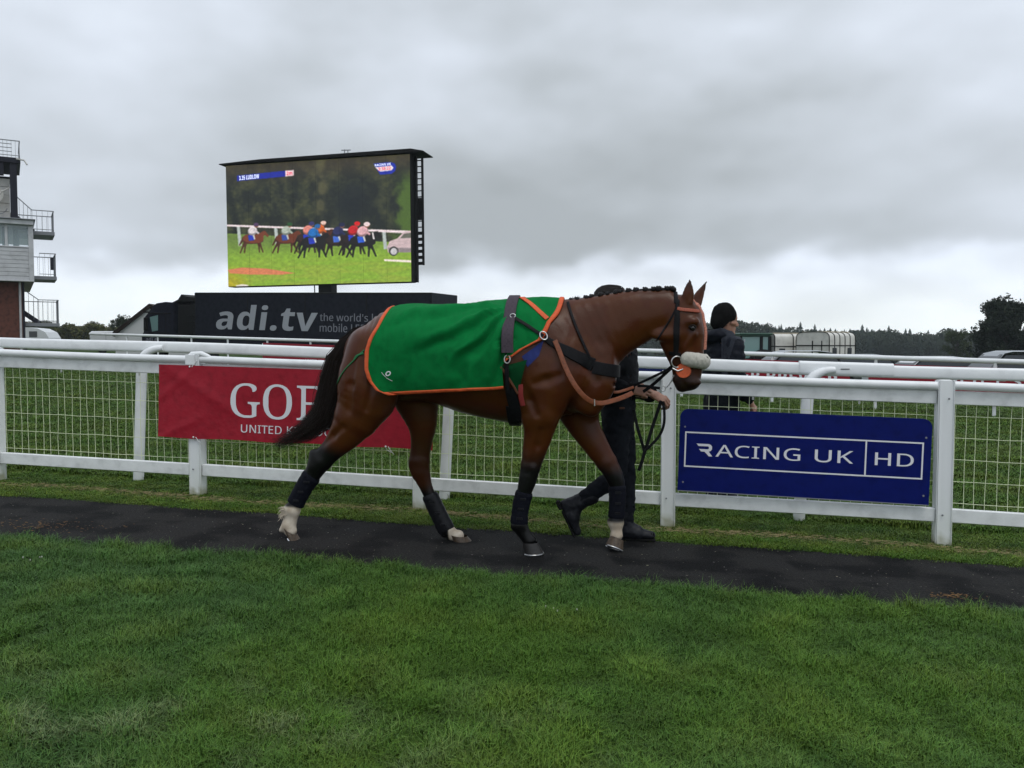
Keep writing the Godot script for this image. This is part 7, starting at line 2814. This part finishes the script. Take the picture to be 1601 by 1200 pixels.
func make_handler() -> void:
	var off := Vector3(0.728, -0.045, -0.400)
	off.y = ground_y(off.x)
	var at := HORSE_AT + Basis(Vector3.UP, HORSE_TURN) * off
	var o := thing("person", "person in black jacket and dark trousers leading the horse on its far side", "person", at, HORSE_TURN)
	var head := Vector3(0.632, 1.578, -0.420) - off
	var neck := Vector3(0.624, 1.436, -0.420) - off
	var chest := Vector3(0.668, 1.262, -0.420) - off
	var waist := Vector3(0.678, 1.033, -0.410) - off
	var hips := Vector3(0.671, 0.880, -0.410) - off
	var sh_n := Vector3(0.654, 1.306, -0.240) - off
	var sh_f := Vector3(0.647, 1.306, -0.600) - off
	var el_n := Vector3(0.615, 1.076, -0.200) - off
	var wr_n := Vector3(0.748, 1.028, -0.165) - off
	var el_f := Vector3(0.738, 1.021, -0.580) - off
	var wr_f := Vector3(0.883, 0.989, -0.360) - off
	var kn_f := Vector3(0.724, 0.446, -0.460) - off       # standing leg
	var an_f := Vector3(0.731, 0.059, -0.450) - off
	var kn_b := Vector3(0.657, 0.446, -0.330) - off       # trailing leg
	var an_b := Vector3(0.404, 0.249, -0.330) - off
	var hip_f := Vector3(0.674, 0.822, -0.490) - off
	var hip_b := Vector3(0.664, 0.835, -0.330) - off

	var mb := MB.new()
	human_head(mb, Transform3D(basis_from(Vector3(1, -0.08, 0), Vector3.UP), head))
	var B := Field.new(Vector3(-0.55, -0.02, -0.36), Vector3(0.45, 1.58, 0.36), 0.014)
	B.cap(neck, chest + Vector3(0, 0.08, 0), 0.05, 0.05, 0.07, 0.10, 0.03)
	B.chain([[chest + Vector3(0, 0.06, 0), 0.085, 0.15], [waist, 0.085, 0.13], [hips, 0.09, 0.14]], 0.04)
	for l in [[hip_f, kn_f, an_f], [hip_b, kn_b, an_b]]:
		B.chain([[l[0], 0.075, 0.075], [l[1], 0.048, 0.048], [l[2], 0.034, 0.034]], 0.03)
	for l in [[sh_n, el_n, wr_n], [sh_f, el_f, wr_f]]:
		B.chain([[l[0], 0.05, 0.05], [l[1], 0.036, 0.036], [l[2], 0.024, 0.028]], 0.03)
	B.skin(mb)
	# near hand, closed round the rein, knuckles towards the path
	human_hand(mb, Transform3D(basis_from(Vector3(0.826, 1.021, -0.150) - Vector3(0.748, 1.028, -0.165), Vector3(0.1, 0.35, 0.93)), wr_n + Vector3(0.02, 0, 0)), 1.05, -1.0)
	# far hand, hanging from the wrist over the loop
	human_hand(mb, Transform3D(basis_from(Vector3(0.88, -0.46, 0.12), Vector3(0.30, 0.62, 0.72)), wr_f + Vector3(0.02, 0, 0.02)), 0.62, -1.0)
	part(o, "body", mb.mesh(), M.skin)
	# hair, pulled back
	mb = MB.new()
	var hfz := Field.new(head - Vector3(0.17, 0.16, 0.13), head + Vector3(0.15, 0.18, 0.13), 0.007)
	hfz.cap(head + Vector3(-0.05, 0.05, 0), head + Vector3(0.015, 0.062, 0), 0.095, 0.085, 0.086, 0.080, 0.02)
	hfz.cap(head + Vector3(-0.08, 0.02, 0), head + Vector3(-0.09, -0.09, 0), 0.06, 0.07, 0.045, 0.06, 0.03)
	crease(hfz, 5, 0.012, 26.0, Vector3(0.4, 1, 1))
	hfz.skin(mb)
	part(o, "hair", mb.mesh(), plain(lin(0.012, 0.010, 0.009), 0.6, 0.0, 0.2))
	# jacket
	var J := Field.new(Vector3(-0.25, 0.75, -0.36), Vector3(0.35, 1.52, 0.36), 0.011)
	J.chain([[neck + Vector3(0, -0.005, 0), 0.062, 0.066], [chest + Vector3(0, 0.07, 0), 0.105, 0.165], [chest + Vector3(0.004, -0.03, 0), 0.128, 0.185], [waist, 0.130, 0.175], [hips + Vector3(0.006, -0.02, 0), 0.138, 0.185]], 0.04)
	J.chain([[sh_n, 0.075, 0.075], [el_n, 0.060, 0.060], [wr_n, 0.043, 0.047]], 0.03)
	J.chain([[sh_f, 0.075, 0.075], [el_f, 0.064, 0.064], [wr_f.lerp(el_f, 0.12), 0.053, 0.055]], 0.03)
	J.cap(hips + Vector3(0, -0.11, 0), hips + Vector3(0, -0.30, 0), 0.25, 0.30, 0.25, 0.30, 0.01, -1)
	crease(J, 15, 0.016, 9.0, Vector3(1, 1.6, 1))
	mb = MB.new()
	J.skin(mb)
	part(o, "jacket", mb.mesh(), M.jacket)
	mb = MB.new()
	mb.tube([wr_n.lerp(el_n, 0.06), wr_n.lerp(el_n, -0.06)], 0.048, 14)
	mb.tube([wr_f.lerp(el_f, 0.10), wr_f.lerp(el_f, -0.02)], 0.056, 14)
	part(o, "cuff", mb.mesh(), M.knit)
	mb = MB.new()
	mb.box(waist + Vector3(0.02, -0.13, 0.172), Vector3(0.035, 0.012, 0.006), 0.002)
	part(o, "pocket_tag", mb.mesh(), M.brown_trim)
	# trousers
	var T := Field.new(Vector3(-0.42, 0.05, -0.30), Vector3(0.30, 1.08, 0.30), 0.011)
	T.chain([[hips + Vector3(0, 0.04, 0), 0.118, 0.165], [hips + Vector3(0, -0.06, 0), 0.112, 0.16]], 0.03)
	T.chain([[hip_f, 0.098, 0.095], [hip_f.lerp(kn_f, 0.5), 0.088, 0.085], [kn_f, 0.066, 0.066], [kn_f.lerp(an_f, 0.45), 0.062, 0.060], [an_f + Vector3(0, 0.03, 0), 0.047, 0.048]], 0.03)
	T.chain([[hip_b, 0.098, 0.095], [hip_b.lerp(kn_b, 0.5), 0.086, 0.085], [kn_b, 0.066, 0.066], [kn_b.lerp(an_b, 0.45), 0.060, 0.060], [an_b.lerp(kn_b, 0.12), 0.050, 0.050]], 0.03)
	crease(T, 16, 0.014, 10.0, Vector3(1, 1.5, 1))
	mb = MB.new()
	T.skin(mb)
	part(o, "trousers", mb.mesh(), M.trousers)
	# boots: one flat on the path, one lifted with its toe down
	short_boot(o, an_f, Vector3(1, 0, 0), Vector3(0, 1, 0.0), an_f.y - 0.0)
	var toe_dir := (Vector3(0.422, 0.022, -0.330) - Vector3(0.322, 0.230, -0.330)).normalized()
	short_boot(o, an_b + Vector3(-0.01, -0.01, 0), toe_dir, toe_dir.cross(Vector3.BACK) * -1.0, 0.115)


func short_boot(o: Node3D, ankle: Vector3, fwd: Vector3, up: Vector3, ankle_h: float) -> void:
	# local: x to the toe, y up the leg, from the ankle
	up = (up - fwd * up.dot(fwd)).normalized()
	var b := Basis(fwd, up, fwd.cross(up))
	var F := Field.new(Vector3(-0.14, -0.18, -0.085), Vector3(0.26, 0.15, 0.085), 0.007)
	var g := -ankle_h
	F.cap(Vector3(-0.012, 0.12, 0), Vector3(-0.006, 0.0, 0), 0.058, 0.054, 0.050, 0.043, 0.02)
	F.cap(Vector3(-0.03, g + 0.055, 0), Vector3(0.06, g + 0.055, 0), 0.045, 0.038, 0.046, 0.042, 0.03)
	F.cap(Vector3(-0.006, 0.0, 0), Vector3(0.06, g + 0.06, 0), 0.048, 0.042, 0.044, 0.042, 0.03)
	F.cap(Vector3(0.06, g + 0.052, 0), Vector3(0.17, g + 0.040, 0), 0.040, 0.046, 0.026, 0.036, 0.03)
	F.cap(Vector3(-0.1, g - 0.03, 0), Vector3(0.3, g - 0.03, 0), 0.044, 0.2, 0.044, 0.2, 0.004, -1)
	crease(F, 17, 0.006, 24.0, Vector3(1, 1, 0.6))
	var mb := MB.new()
	mb.xf = Transform3D(b, ankle)
	F.skin(mb)
	part(o, "boot", mb.mesh(), M.leather_boot)
	mb = MB.new()
	mb.xf = Transform3D(b, ankle)
	mb.box(Vector3(-0.045, g + 0.008, 0), Vector3(0.065, 0.024, 0.07), 0.006)
	mb.box(Vector3(0.095, g + 0.011, 0), Vector3(0.20, 0.012, 0.078), 0.005)
	part(o, "boot_sole", mb.mesh(), M.rubber)


func make_bystander() -> void:
	var p := Vector3(1.800, 1.206, -7.360)
	p.y = ground_y(p.x)
	var o := thing("person", "man in a black knitted hat and dark padded jacket standing behind the white rails", "person", p, deg_to_rad(22))
	var mb := MB.new()
	var hc := Vector3(0.03, 1.572, 0)
	human_head(mb, Transform3D(Basis(Vector3.UP, -0.24) * Basis(Vector3.BACK, -0.06), hc))
	var B := Field.new(Vector3(-0.30, -0.02, -0.36), Vector3(0.35, 1.50, 0.36), 0.014)
	B.chain([[Vector3(-0.01, 1.43, 0), 0.06, 0.06], [Vector3(0, 1.30, 0), 0.10, 0.16], [Vector3(0, 1.05, 0), 0.10, 0.14], [Vector3(0, 0.92, 0), 0.10, 0.15]], 0.04)
	for s in [-1.0, 1.0]:
		B.chain([[Vector3(0, 0.88, 0.09 * s), 0.08, 0.08], [Vector3(0.02, 0.49, 0.10 * s), 0.05, 0.05], [Vector3(0, 0.09, 0.11 * s), 0.036, 0.036]], 0.03)
		B.chain([[Vector3(-0.01, 1.37, 0.19 * s), 0.05, 0.05], [Vector3(-0.02, 1.07, 0.245 * s), 0.038, 0.038], [Vector3(0.13, 0.90, 0.20 * s), 0.026, 0.03]], 0.03)
	B.skin(mb)
	for s in [-1.0, 1.0]:
		human_hand(mb, Transform3D(basis_from(Vector3(0.65, -0.75, -0.1 * s), Vector3(0.4, 0.3, s)), Vector3(0.15, 0.885, 0.20 * s)), 0.4, 1.0 if s < 0.0 else -1.0)
	part(o, "body", mb.mesh(), M.skin)
	# eyes
	for s in [-1.0, 1.0]:
		mb = MB.new()
		mb.xf = Transform3D(Basis(Vector3.UP, -0.24) * Basis(Vector3.BACK, -0.06), hc)
		mb.ball(Vector3(0.0865, 0.013, 0.032 * s), Vector3(0.011, 0.008, 0.012), 10, 7)
		part(o, "eye", mb.mesh(), M.eye)
	# knitted hat pulled over the ears at the back
	var K := Field.new(hc + Vector3(-0.17, -0.10, -0.13), hc + Vector3(0.15, 0.20, 0.13), 0.006)
	K.cap(hc + Vector3(-0.020, 0.050, 0), hc + Vector3(0.000, 0.056, 0), 0.116, 0.096, 0.114, 0.094, 0.02)
	K.cap(hc + Vector3(-0.052, 0.005, 0), hc + Vector3(-0.030, 0.040, 0), 0.085, 0.086, 0.090, 0.088, 0.02)
	K.cap(hc + Vector3(0.02, -0.075, 0), hc + Vector3(0.20, -0.025, 0), 0.085, 0.2, 0.085, 0.2, 0.01, -1)
	K.cap(hc + Vector3(-0.2, -0.145, 0), hc + Vector3(0.05, -0.145, 0), 0.075, 0.2, 0.075, 0.2, 0.01, -1)
	crease(K, 41, 0.006, 22.0, Vector3(1, 0.4, 1))
	mb = MB.new()
	K.skin(mb)
	part(o, "knitted_hat", mb.mesh(), M.knit)
	# jacket with its hood lying on the shoulders
	var J := Field.new(Vector3(-0.32, 0.72, -0.36), Vector3(0.36, 1.56, 0.36), 0.010)
	J.chain([[Vector3(-0.02, 1.44, 0), 0.078, 0.085], [Vector3(-0.01, 1.33, 0), 0.125, 0.19], [Vector3(0.0, 1.20, 0), 0.142, 0.205], [Vector3(0.015, 1.02, 0), 0.150, 0.20], [Vector3(0.01, 0.86, 0), 0.150, 0.205]], 0.05)
	for s in [-1.0, 1.0]:
		J.chain([[Vector3(-0.01, 1.37, 0.19 * s), 0.082, 0.080], [Vector3(-0.02, 1.07, 0.245 * s), 0.070, 0.066], [Vector3(0.115, 0.92, 0.21 * s), 0.052, 0.052]], 0.03)
	J.chain([[Vector3(-0.10, 1.455, -0.09), 0.05, 0.05], [Vector3(-0.135, 1.44, 0), 0.058, 0.06], [Vector3(-0.10, 1.455, 0.09), 0.05, 0.05]], 0.03)
	J.chain([[Vector3(-0.10, 1.455, 0.09), 0.045, 0.045], [Vector3(0.01, 1.45, 0.095), 0.036, 0.036], [Vector3(0.075, 1.41, 0.05), 0.028, 0.028]], 0.03)
	J.chain([[Vector3(-0.10, 1.455, -0.09), 0.045, 0.045], [Vector3(0.01, 1.45, -0.095), 0.036, 0.036], [Vector3(0.075, 1.41, -0.05), 0.028, 0.028]], 0.03)
	J.cap(Vector3(0, 0.70, 0), Vector3(0, 0.5, 0), 0.30, 0.32, 0.30, 0.32, 0.01, -1)
	crease(J, 42, 0.017, 8.0, Vector3(1, 1.7, 1))
	mb = MB.new()
	J.skin(mb)
	part(o, "jacket", mb.mesh(), M.navy_jacket)
	# paler shoulder panels, zip and its pull
	for s in [-1.0, 1.0]:
		mb = MB.new()
		var rows := []
		for i in 7:
			var row := []
			for k in 7:
				var c := Vector3(lerpf(-0.10, 0.05, k / 6.0), 1.6, lerpf(0.10, 0.245, i / 6.0) * s)
				c.x += -0.02 * (i / 6.0)
				var hp := J.hit(c, Vector3.DOWN, 0.5)
				row.append(hp + J.slope(hp) * 0.006)
			rows.append(row)
		mb.grid(rows, false, s > 0.0)
		part(o, "shoulder_panel", mb.mesh(), M.grey_panel)
	mb = MB.new()
	var path := []
	var face := []
	for k in 12:
		var hp := J.hit(Vector3(0.35, 1.40 - k * 0.05, 0.0), Vector3.LEFT, 0.5)
		path.append(hp + Vector3(0.004, 0, 0))
		face.append(Vector3.RIGHT)
	mb.strap(path, face, 0.022, 0.003)
	part(o, "zip", mb.mesh(), M.black_strap)
	mb = MB.new()
	var tag_at := J.hit(Vector3(0.05, 1.41, 0.3), Vector3.FORWARD, 0.3)
	mb.box(tag_at + Vector3(0.01, 0, 0.003), Vector3(0.012, 0.026, 0.006), 0.002)
	part(o, "zip_pull", mb.mesh(), M.letter_grey)
	var T := Field.new(Vector3(-0.25, 0.03, -0.25), Vector3(0.25, 0.98, 0.25), 0.012)
	T.chain([[Vector3(0, 0.92, 0), 0.13, 0.17], [Vector3(0, 0.84, 0), 0.12, 0.17]], 0.03)
	for s in [-1.0, 1.0]:
		T.chain([[Vector3(0, 0.86, 0.09 * s), 0.10, 0.092], [Vector3(0.02, 0.49, 0.10 * s), 0.072, 0.072], [Vector3(0, 0.10, 0.11 * s), 0.055, 0.055]], 0.03)
	crease(T, 43, 0.014, 9.0, Vector3(1, 1.5, 1))
	mb = MB.new()
	T.skin(mb)
	part(o, "trousers", mb.mesh(), M.trousers)
	for s in [-1.0, 1.0]:
		short_boot(o, Vector3(0, 0.10, 0.11 * s), Vector3.RIGHT, Vector3.UP, 0.10)


# ------------------------------------------------------------------ grass and small scatter

func tuft(seed_: int, n: int, spread: float, tall: float, wide: float, lean: float) -> ArrayMesh:
	var rng := RandomNumberGenerator.new()
	rng.seed = seed_
	var mb := MB.new()
	for k in n:
		var r := Vector3(rng.randf_range(-1, 1), 0, rng.randf_range(-1, 1)) * spread
		var an := rng.randf() * TAU
		var d := Vector3(cos(an), 0, sin(an))
		var side := Vector3(-sin(an), 0, cos(an))
		var h := tall * rng.randf_range(0.45, 1.15)
		var b := lean * rng.randf_range(0.2, 1.3)
		var w := wide * rng.randf_range(0.6, 1.2) * 0.5
		var g := rng.randf_range(0.62, 1.4)
		mb.col = Color(g * rng.randf_range(0.8, 1.25), g, g * rng.randf_range(0.7, 1.1))
		if rng.randf() < 0.035:
			mb.col = Color(3.6, 2.2, 2.6)     # a dry blade
		var nn := (Vector3.UP * 0.9 + d * 0.35 + side * rng.randf_range(-0.4, 0.4)).normalized()
		var p0 := r
		var p1 := r + d * h * b * 0.25 + Vector3.UP * h * 0.55
		var p2 := r + d * h * b + Vector3.UP * h * (1.0 - b * 0.35)
		var a := mb.p(p0 - side * w, nn)
		var c := mb.p(p0 + side * w, nn)
		var e := mb.p(p1 + side * w * 0.8, nn)
		var f := mb.p(p1 - side * w * 0.8, nn)
		mb.q(a, c, e, f)
		var tip := mb.p(p2, nn)
		mb.t(f, e, tip)
	return mb.mesh()


func make_grass() -> void:
	var rng := RandomNumberGenerator.new()
	rng.seed = 99
	var patch := FastNoiseLite.new()
	patch.seed = 60
	patch.frequency = 1.6
	patch.fractal_octaves = 4
	var broad := FastNoiseLite.new()
	broad.seed = 61
	broad.frequency = 0.35
	broad.fractal_octaves = 3
	var clump := FastNoiseLite.new()
	clump.seed = 62
	clump.frequency = 4.5
	clump.fractal_octaves = 2
	var rag := FastNoiseLite.new()
	rag.seed = 5
	rag.frequency = 1.3
	rag.fractal_octaves = 4
	var base := Color(0.092, 0.188, 0.027)
	var bluish := Color(0.078, 0.172, 0.042)
	var olive := Color(0.132, 0.190, 0.030)
	# lawn on this side of the path
	for layer in 2:
		var xfs := []
		var cols := []
		var count := 42000 if layer == 0 else 20000
		for k in count:
			var z := -1.7 - 4.3 * pow(rng.randf(), 0.9)
			var half := 0.9 + absf(z) * 0.72
			var x := rng.randf_range(-half, half)
			var edge := path_near(x) + rag.get_noise_2d(x, 90.0) * 0.07
			if z < edge + 0.005 + rng.randf() * 0.03:
				continue
			var c1 := clump.get_noise_2d(x, z)
			var c2 := patch.get_noise_2d(x, z)
			var c3 := broad.get_noise_2d(x, z)
			var s := (0.86 + 0.65 * c1 + 0.45 * c2) * rng.randf_range(0.8, 1.2)
			if z < edge + 0.12:
				s *= 1.1
			s = maxf(s, 0.35)
			var tilt := Basis(Vector3(rng.randfn(), 0, rng.randfn()).normalized(), rng.randf() * 0.25)
			xfs.append(Transform3D(tilt * Basis(Vector3.UP, rng.randf() * TAU).scaled(Vector3(1.0, s, 1.0)), Vector3(x, ground_y(x) - 0.004, z)))
			var c := base.lerp(bluish, clampf(0.5 + c3 * 1.4, 0, 1)).lerp(olive, clampf(c2 * 0.9, 0.0, 0.45))
			# paler, drier streaks in the lower left
			var pale := clampf(patch.get_noise_2d(x * 1.6 + 20.0, z * 3.0) * 2.2 - 0.1, 0.0, 1.0) * smoothstep(-3.5, -2.7, z) * smoothstep(1.2, -0.8, x)
			c = c.lerp(Color(0.27, 0.31, 0.17), pale * 0.6)
			c = c * clampf(1.0 + 0.55 * c1 + 0.45 * c2, 0.4, 1.7) * rng.randf_range(0.75, 1.25)
			cols.append(Color(c.r, c.g, c.b))
		var o := scatter(self, "lawn_grass", tuft(70 + layer, 34, 0.055, 0.048 if layer == 0 else 0.080, 0.0026, 0.9), M.grass, xfs, cols, "stuff")
		tag(o, "short dark green grass of the lawn in front of the path" if layer == 0 else "longer grass blades standing out of the front lawn", "grass")
	# worn verge between the path and the fence
	var xfs := []
	var cols := []
	for k in 17000:
		var x := rng.randf_range(-7.5, 6.5)
		var fz := FENCE_Z + x * 0.1906
		var far := path_far(x) + rag.get_noise_2d(x, 3.0) * 0.06
		var z := lerpf(far, fz - 0.7, rng.randf())
		var under := exp(-pow((z - fz - 0.16) / 0.13, 2.0))
		var c2 := patch.get_noise_2d(x * 1.2, z * 2.0)
		if rng.randf() < under * (0.62 + c2 * 0.9):
			continue
		var c1 := clump.get_noise_2d(x, z)
		var s := (0.62 + 0.4 * c1) * rng.randf_range(0.7, 1.2) * (1.0 - 0.35 * under)
		if z < far + 0.02 and rng.randf() < 0.3:
			s *= 1.2
		xfs.append(Transform3D(Basis(Vector3.UP, rng.randf() * TAU).scaled(Vector3(1.1, maxf(s, 0.25), 1.1)), Vector3(x, ground_y(x) - 0.004, z)))
		var c := (base * 1.05).lerp(olive * 1.35, clampf(0.4 + c2 * 1.2 + under * 0.5, 0.0, 1.0))
		c = c.lerp(Color(0.26, 0.22, 0.10), under * clampf(0.25 + c2, 0.0, 0.7))
		c = c * (1.0 + 0.4 * c1) * rng.randf_range(0.75, 1.3)
		cols.append(Color(c.r, c.g, c.b))
	tag(scatter(self, "verge_grass", tuft(80, 30, 0.06, 0.042, 0.0036, 0.8), M.grass, xfs, cols, "stuff"), "worn olive grass of the narrow verge under the white fence", "grass")
	# the wide field behind the fence
	xfs = []
	cols = []
	for k in 30000:
		var t := rng.randf()
		var dist := 0.55 + 26.0 * t * t * 0.75 + 4.0 * t
		var x := rng.randf_range(-1.0, 1.0) * (7.0 + dist * 0.8)
		var fz := FENCE_Z + x * 0.1906
		var z := fz - dist
		var c1 := clump.get_noise_2d(x * 0.35, z * 0.5)
		var c2 := patch.get_noise_2d(x * 0.5, z * 0.7)
		var big := 1.0 + dist * 0.10
		var s := (0.95 + 0.55 * c1 + 0.3 * c2) * rng.randf_range(0.8, 1.25)
		xfs.append(Transform3D(Basis(Vector3.UP, rng.randf() * TAU).scaled(Vector3(big, maxf(s, 0.4) * (0.9 + dist * 0.02), big)), Vector3(x, ground_y(x) - 0.004, z)))
		var c := (base * 0.88).lerp(olive * 0.82, clampf(0.3 + c2 * 1.2, 0.0, 0.9))
		c = c * (1.10 + 0.32 * c1 + 0.20 * c2) * rng.randf_range(0.75, 1.25)
		cols.append(Color(c.r, c.g, c.b))
	tag(scatter(self, "field_grass", tuft(90, 42, 0.10, 0.075, 0.006, 0.7), M.grass, xfs, cols, "stuff"), "rough grass of the wide field behind the fence", "grass")


func make_litter() -> void:
	var rng := RandomNumberGenerator.new()
	rng.seed = 123
	var chip := MB.new()
	chip.box(Vector3(0, 0.3, 0), Vector3(1.0, 0.6, 0.8), 0.2)
	var xfs := []
	var cols := []
	for k in 1000:
		var x := rng.randf_range(-5.5, 4.6)
		var z := lerpf(path_near(x) - 0.04, path_far(x) + 0.04, rng.randf())
		var s := rng.randf_range(0.002, 0.005)
		if rng.randf() < 0.06:
			s *= 1.8
		xfs.append(Transform3D(Basis(Vector3.UP, rng.randf() * TAU).scaled(Vector3(s * rng.randf_range(0.8, 2.2), s * 0.5, s)), Vector3(x, ground_y(x) + 0.006, z)))
		var g := rng.randf_range(0.08, 0.34)
		cols.append(Color(g, g * rng.randf_range(0.85, 1.0), g * rng.randf_range(0.6, 0.95)))
	tag(scatter(self, "path_grit", chip.mesh(), M.speck, xfs, cols, "stuff"), "pale grit and crumbs strewn over the dark path", "grit")
	# tawny crumbs of droppings and straw
	for d in [[Vector3(2.429, -0.073, -4.679), 0.075, 90, "small tawny patch of crumbs on the path at the right", "crumbs"], [Vector3(-3.130, 0.094, -5.741), 0.22, 150, "thin brownish scatter of straw on the path at the far left", "straw"]]:
		xfs = []
		cols = []
		for k in d[2]:
			var r := Vector3(rng.randfn() * d[1], 0, rng.randfn() * d[1] * 0.4)
			var s := rng.randf_range(0.003, 0.008)
			xfs.append(Transform3D(Basis(Vector3.UP, rng.randf() * TAU).scaled(Vector3(s * rng.randf_range(1.0, 3.5), s * 0.5, s * 0.8)), r + Vector3(0, 0.004 + SLOPE * r.x, 0)))
			var g := rng.randf_range(0.5, 1.2)
			cols.append(Color(0.20 * g, 0.105 * g, 0.035 * g))
		var o := scatter(self, "straw_crumbs", chip.mesh(), M.speck, xfs, cols, "stuff")
		o.position = d[0] + Vector3(0, 0.004, 0)
		tag(o, d[3], d[4])
	# dry cut stalks along the foot of the fence
	xfs = []
	cols = []
	for k in 2600:
		var x := rng.randf_range(-6.5, 5.5)
		var z := FENCE_Z + x * 0.1906 + 0.17 + rng.randfn() * 0.05 + 0.05 * sin(x * 2.2)
		var s := rng.randf_range(0.0018, 0.003)
		xfs.append(Transform3D(Basis(Vector3.UP, rng.randfn() * 0.6 - FENCE_TURN).scaled(Vector3(s * rng.randf_range(6.0, 20.0), s, s)), Vector3(x, ground_y(x) + rng.randf_range(0.004, 0.02), z)))
		var g := rng.randf_range(0.6, 1.2)
		cols.append(Color(0.42 * g, 0.33 * g, 0.17 * g))
	tag(scatter(self, "dry_stalks", chip.mesh(), M.speck, xfs, cols, "stuff"), "dry straw coloured stalks along the foot of the white fence", "stalks")
	# daisies in the lawn
	var dm := MB.new()
	for k in 8:
		var an := TAU * k / 8
		dm.ball(Vector3(cos(an) * 0.7, 1.0, sin(an) * 0.7), Vector3(0.45, 0.12, 0.45), 6, 4)
	xfs = []
	cols = []
	for c in [Vector3(-2.700, 0.081, -4.746), Vector3(0.188, -0.006, -4.141)]:
		for k in 4:
			var r := Vector3(rng.randfn() * 0.08, 0, rng.randfn() * 0.06)
			xfs.append(Transform3D(Basis.IDENTITY.scaled(Vector3(0.0025, 0.042, 0.0025)), c + r))
			cols.append(Color(0.7, 0.7, 0.66))
	tag(scatter(self, "daisies", dm.mesh(), M.speck, xfs, cols, "stuff"), "tiny white daisies dotted in the lawn", "daisies")
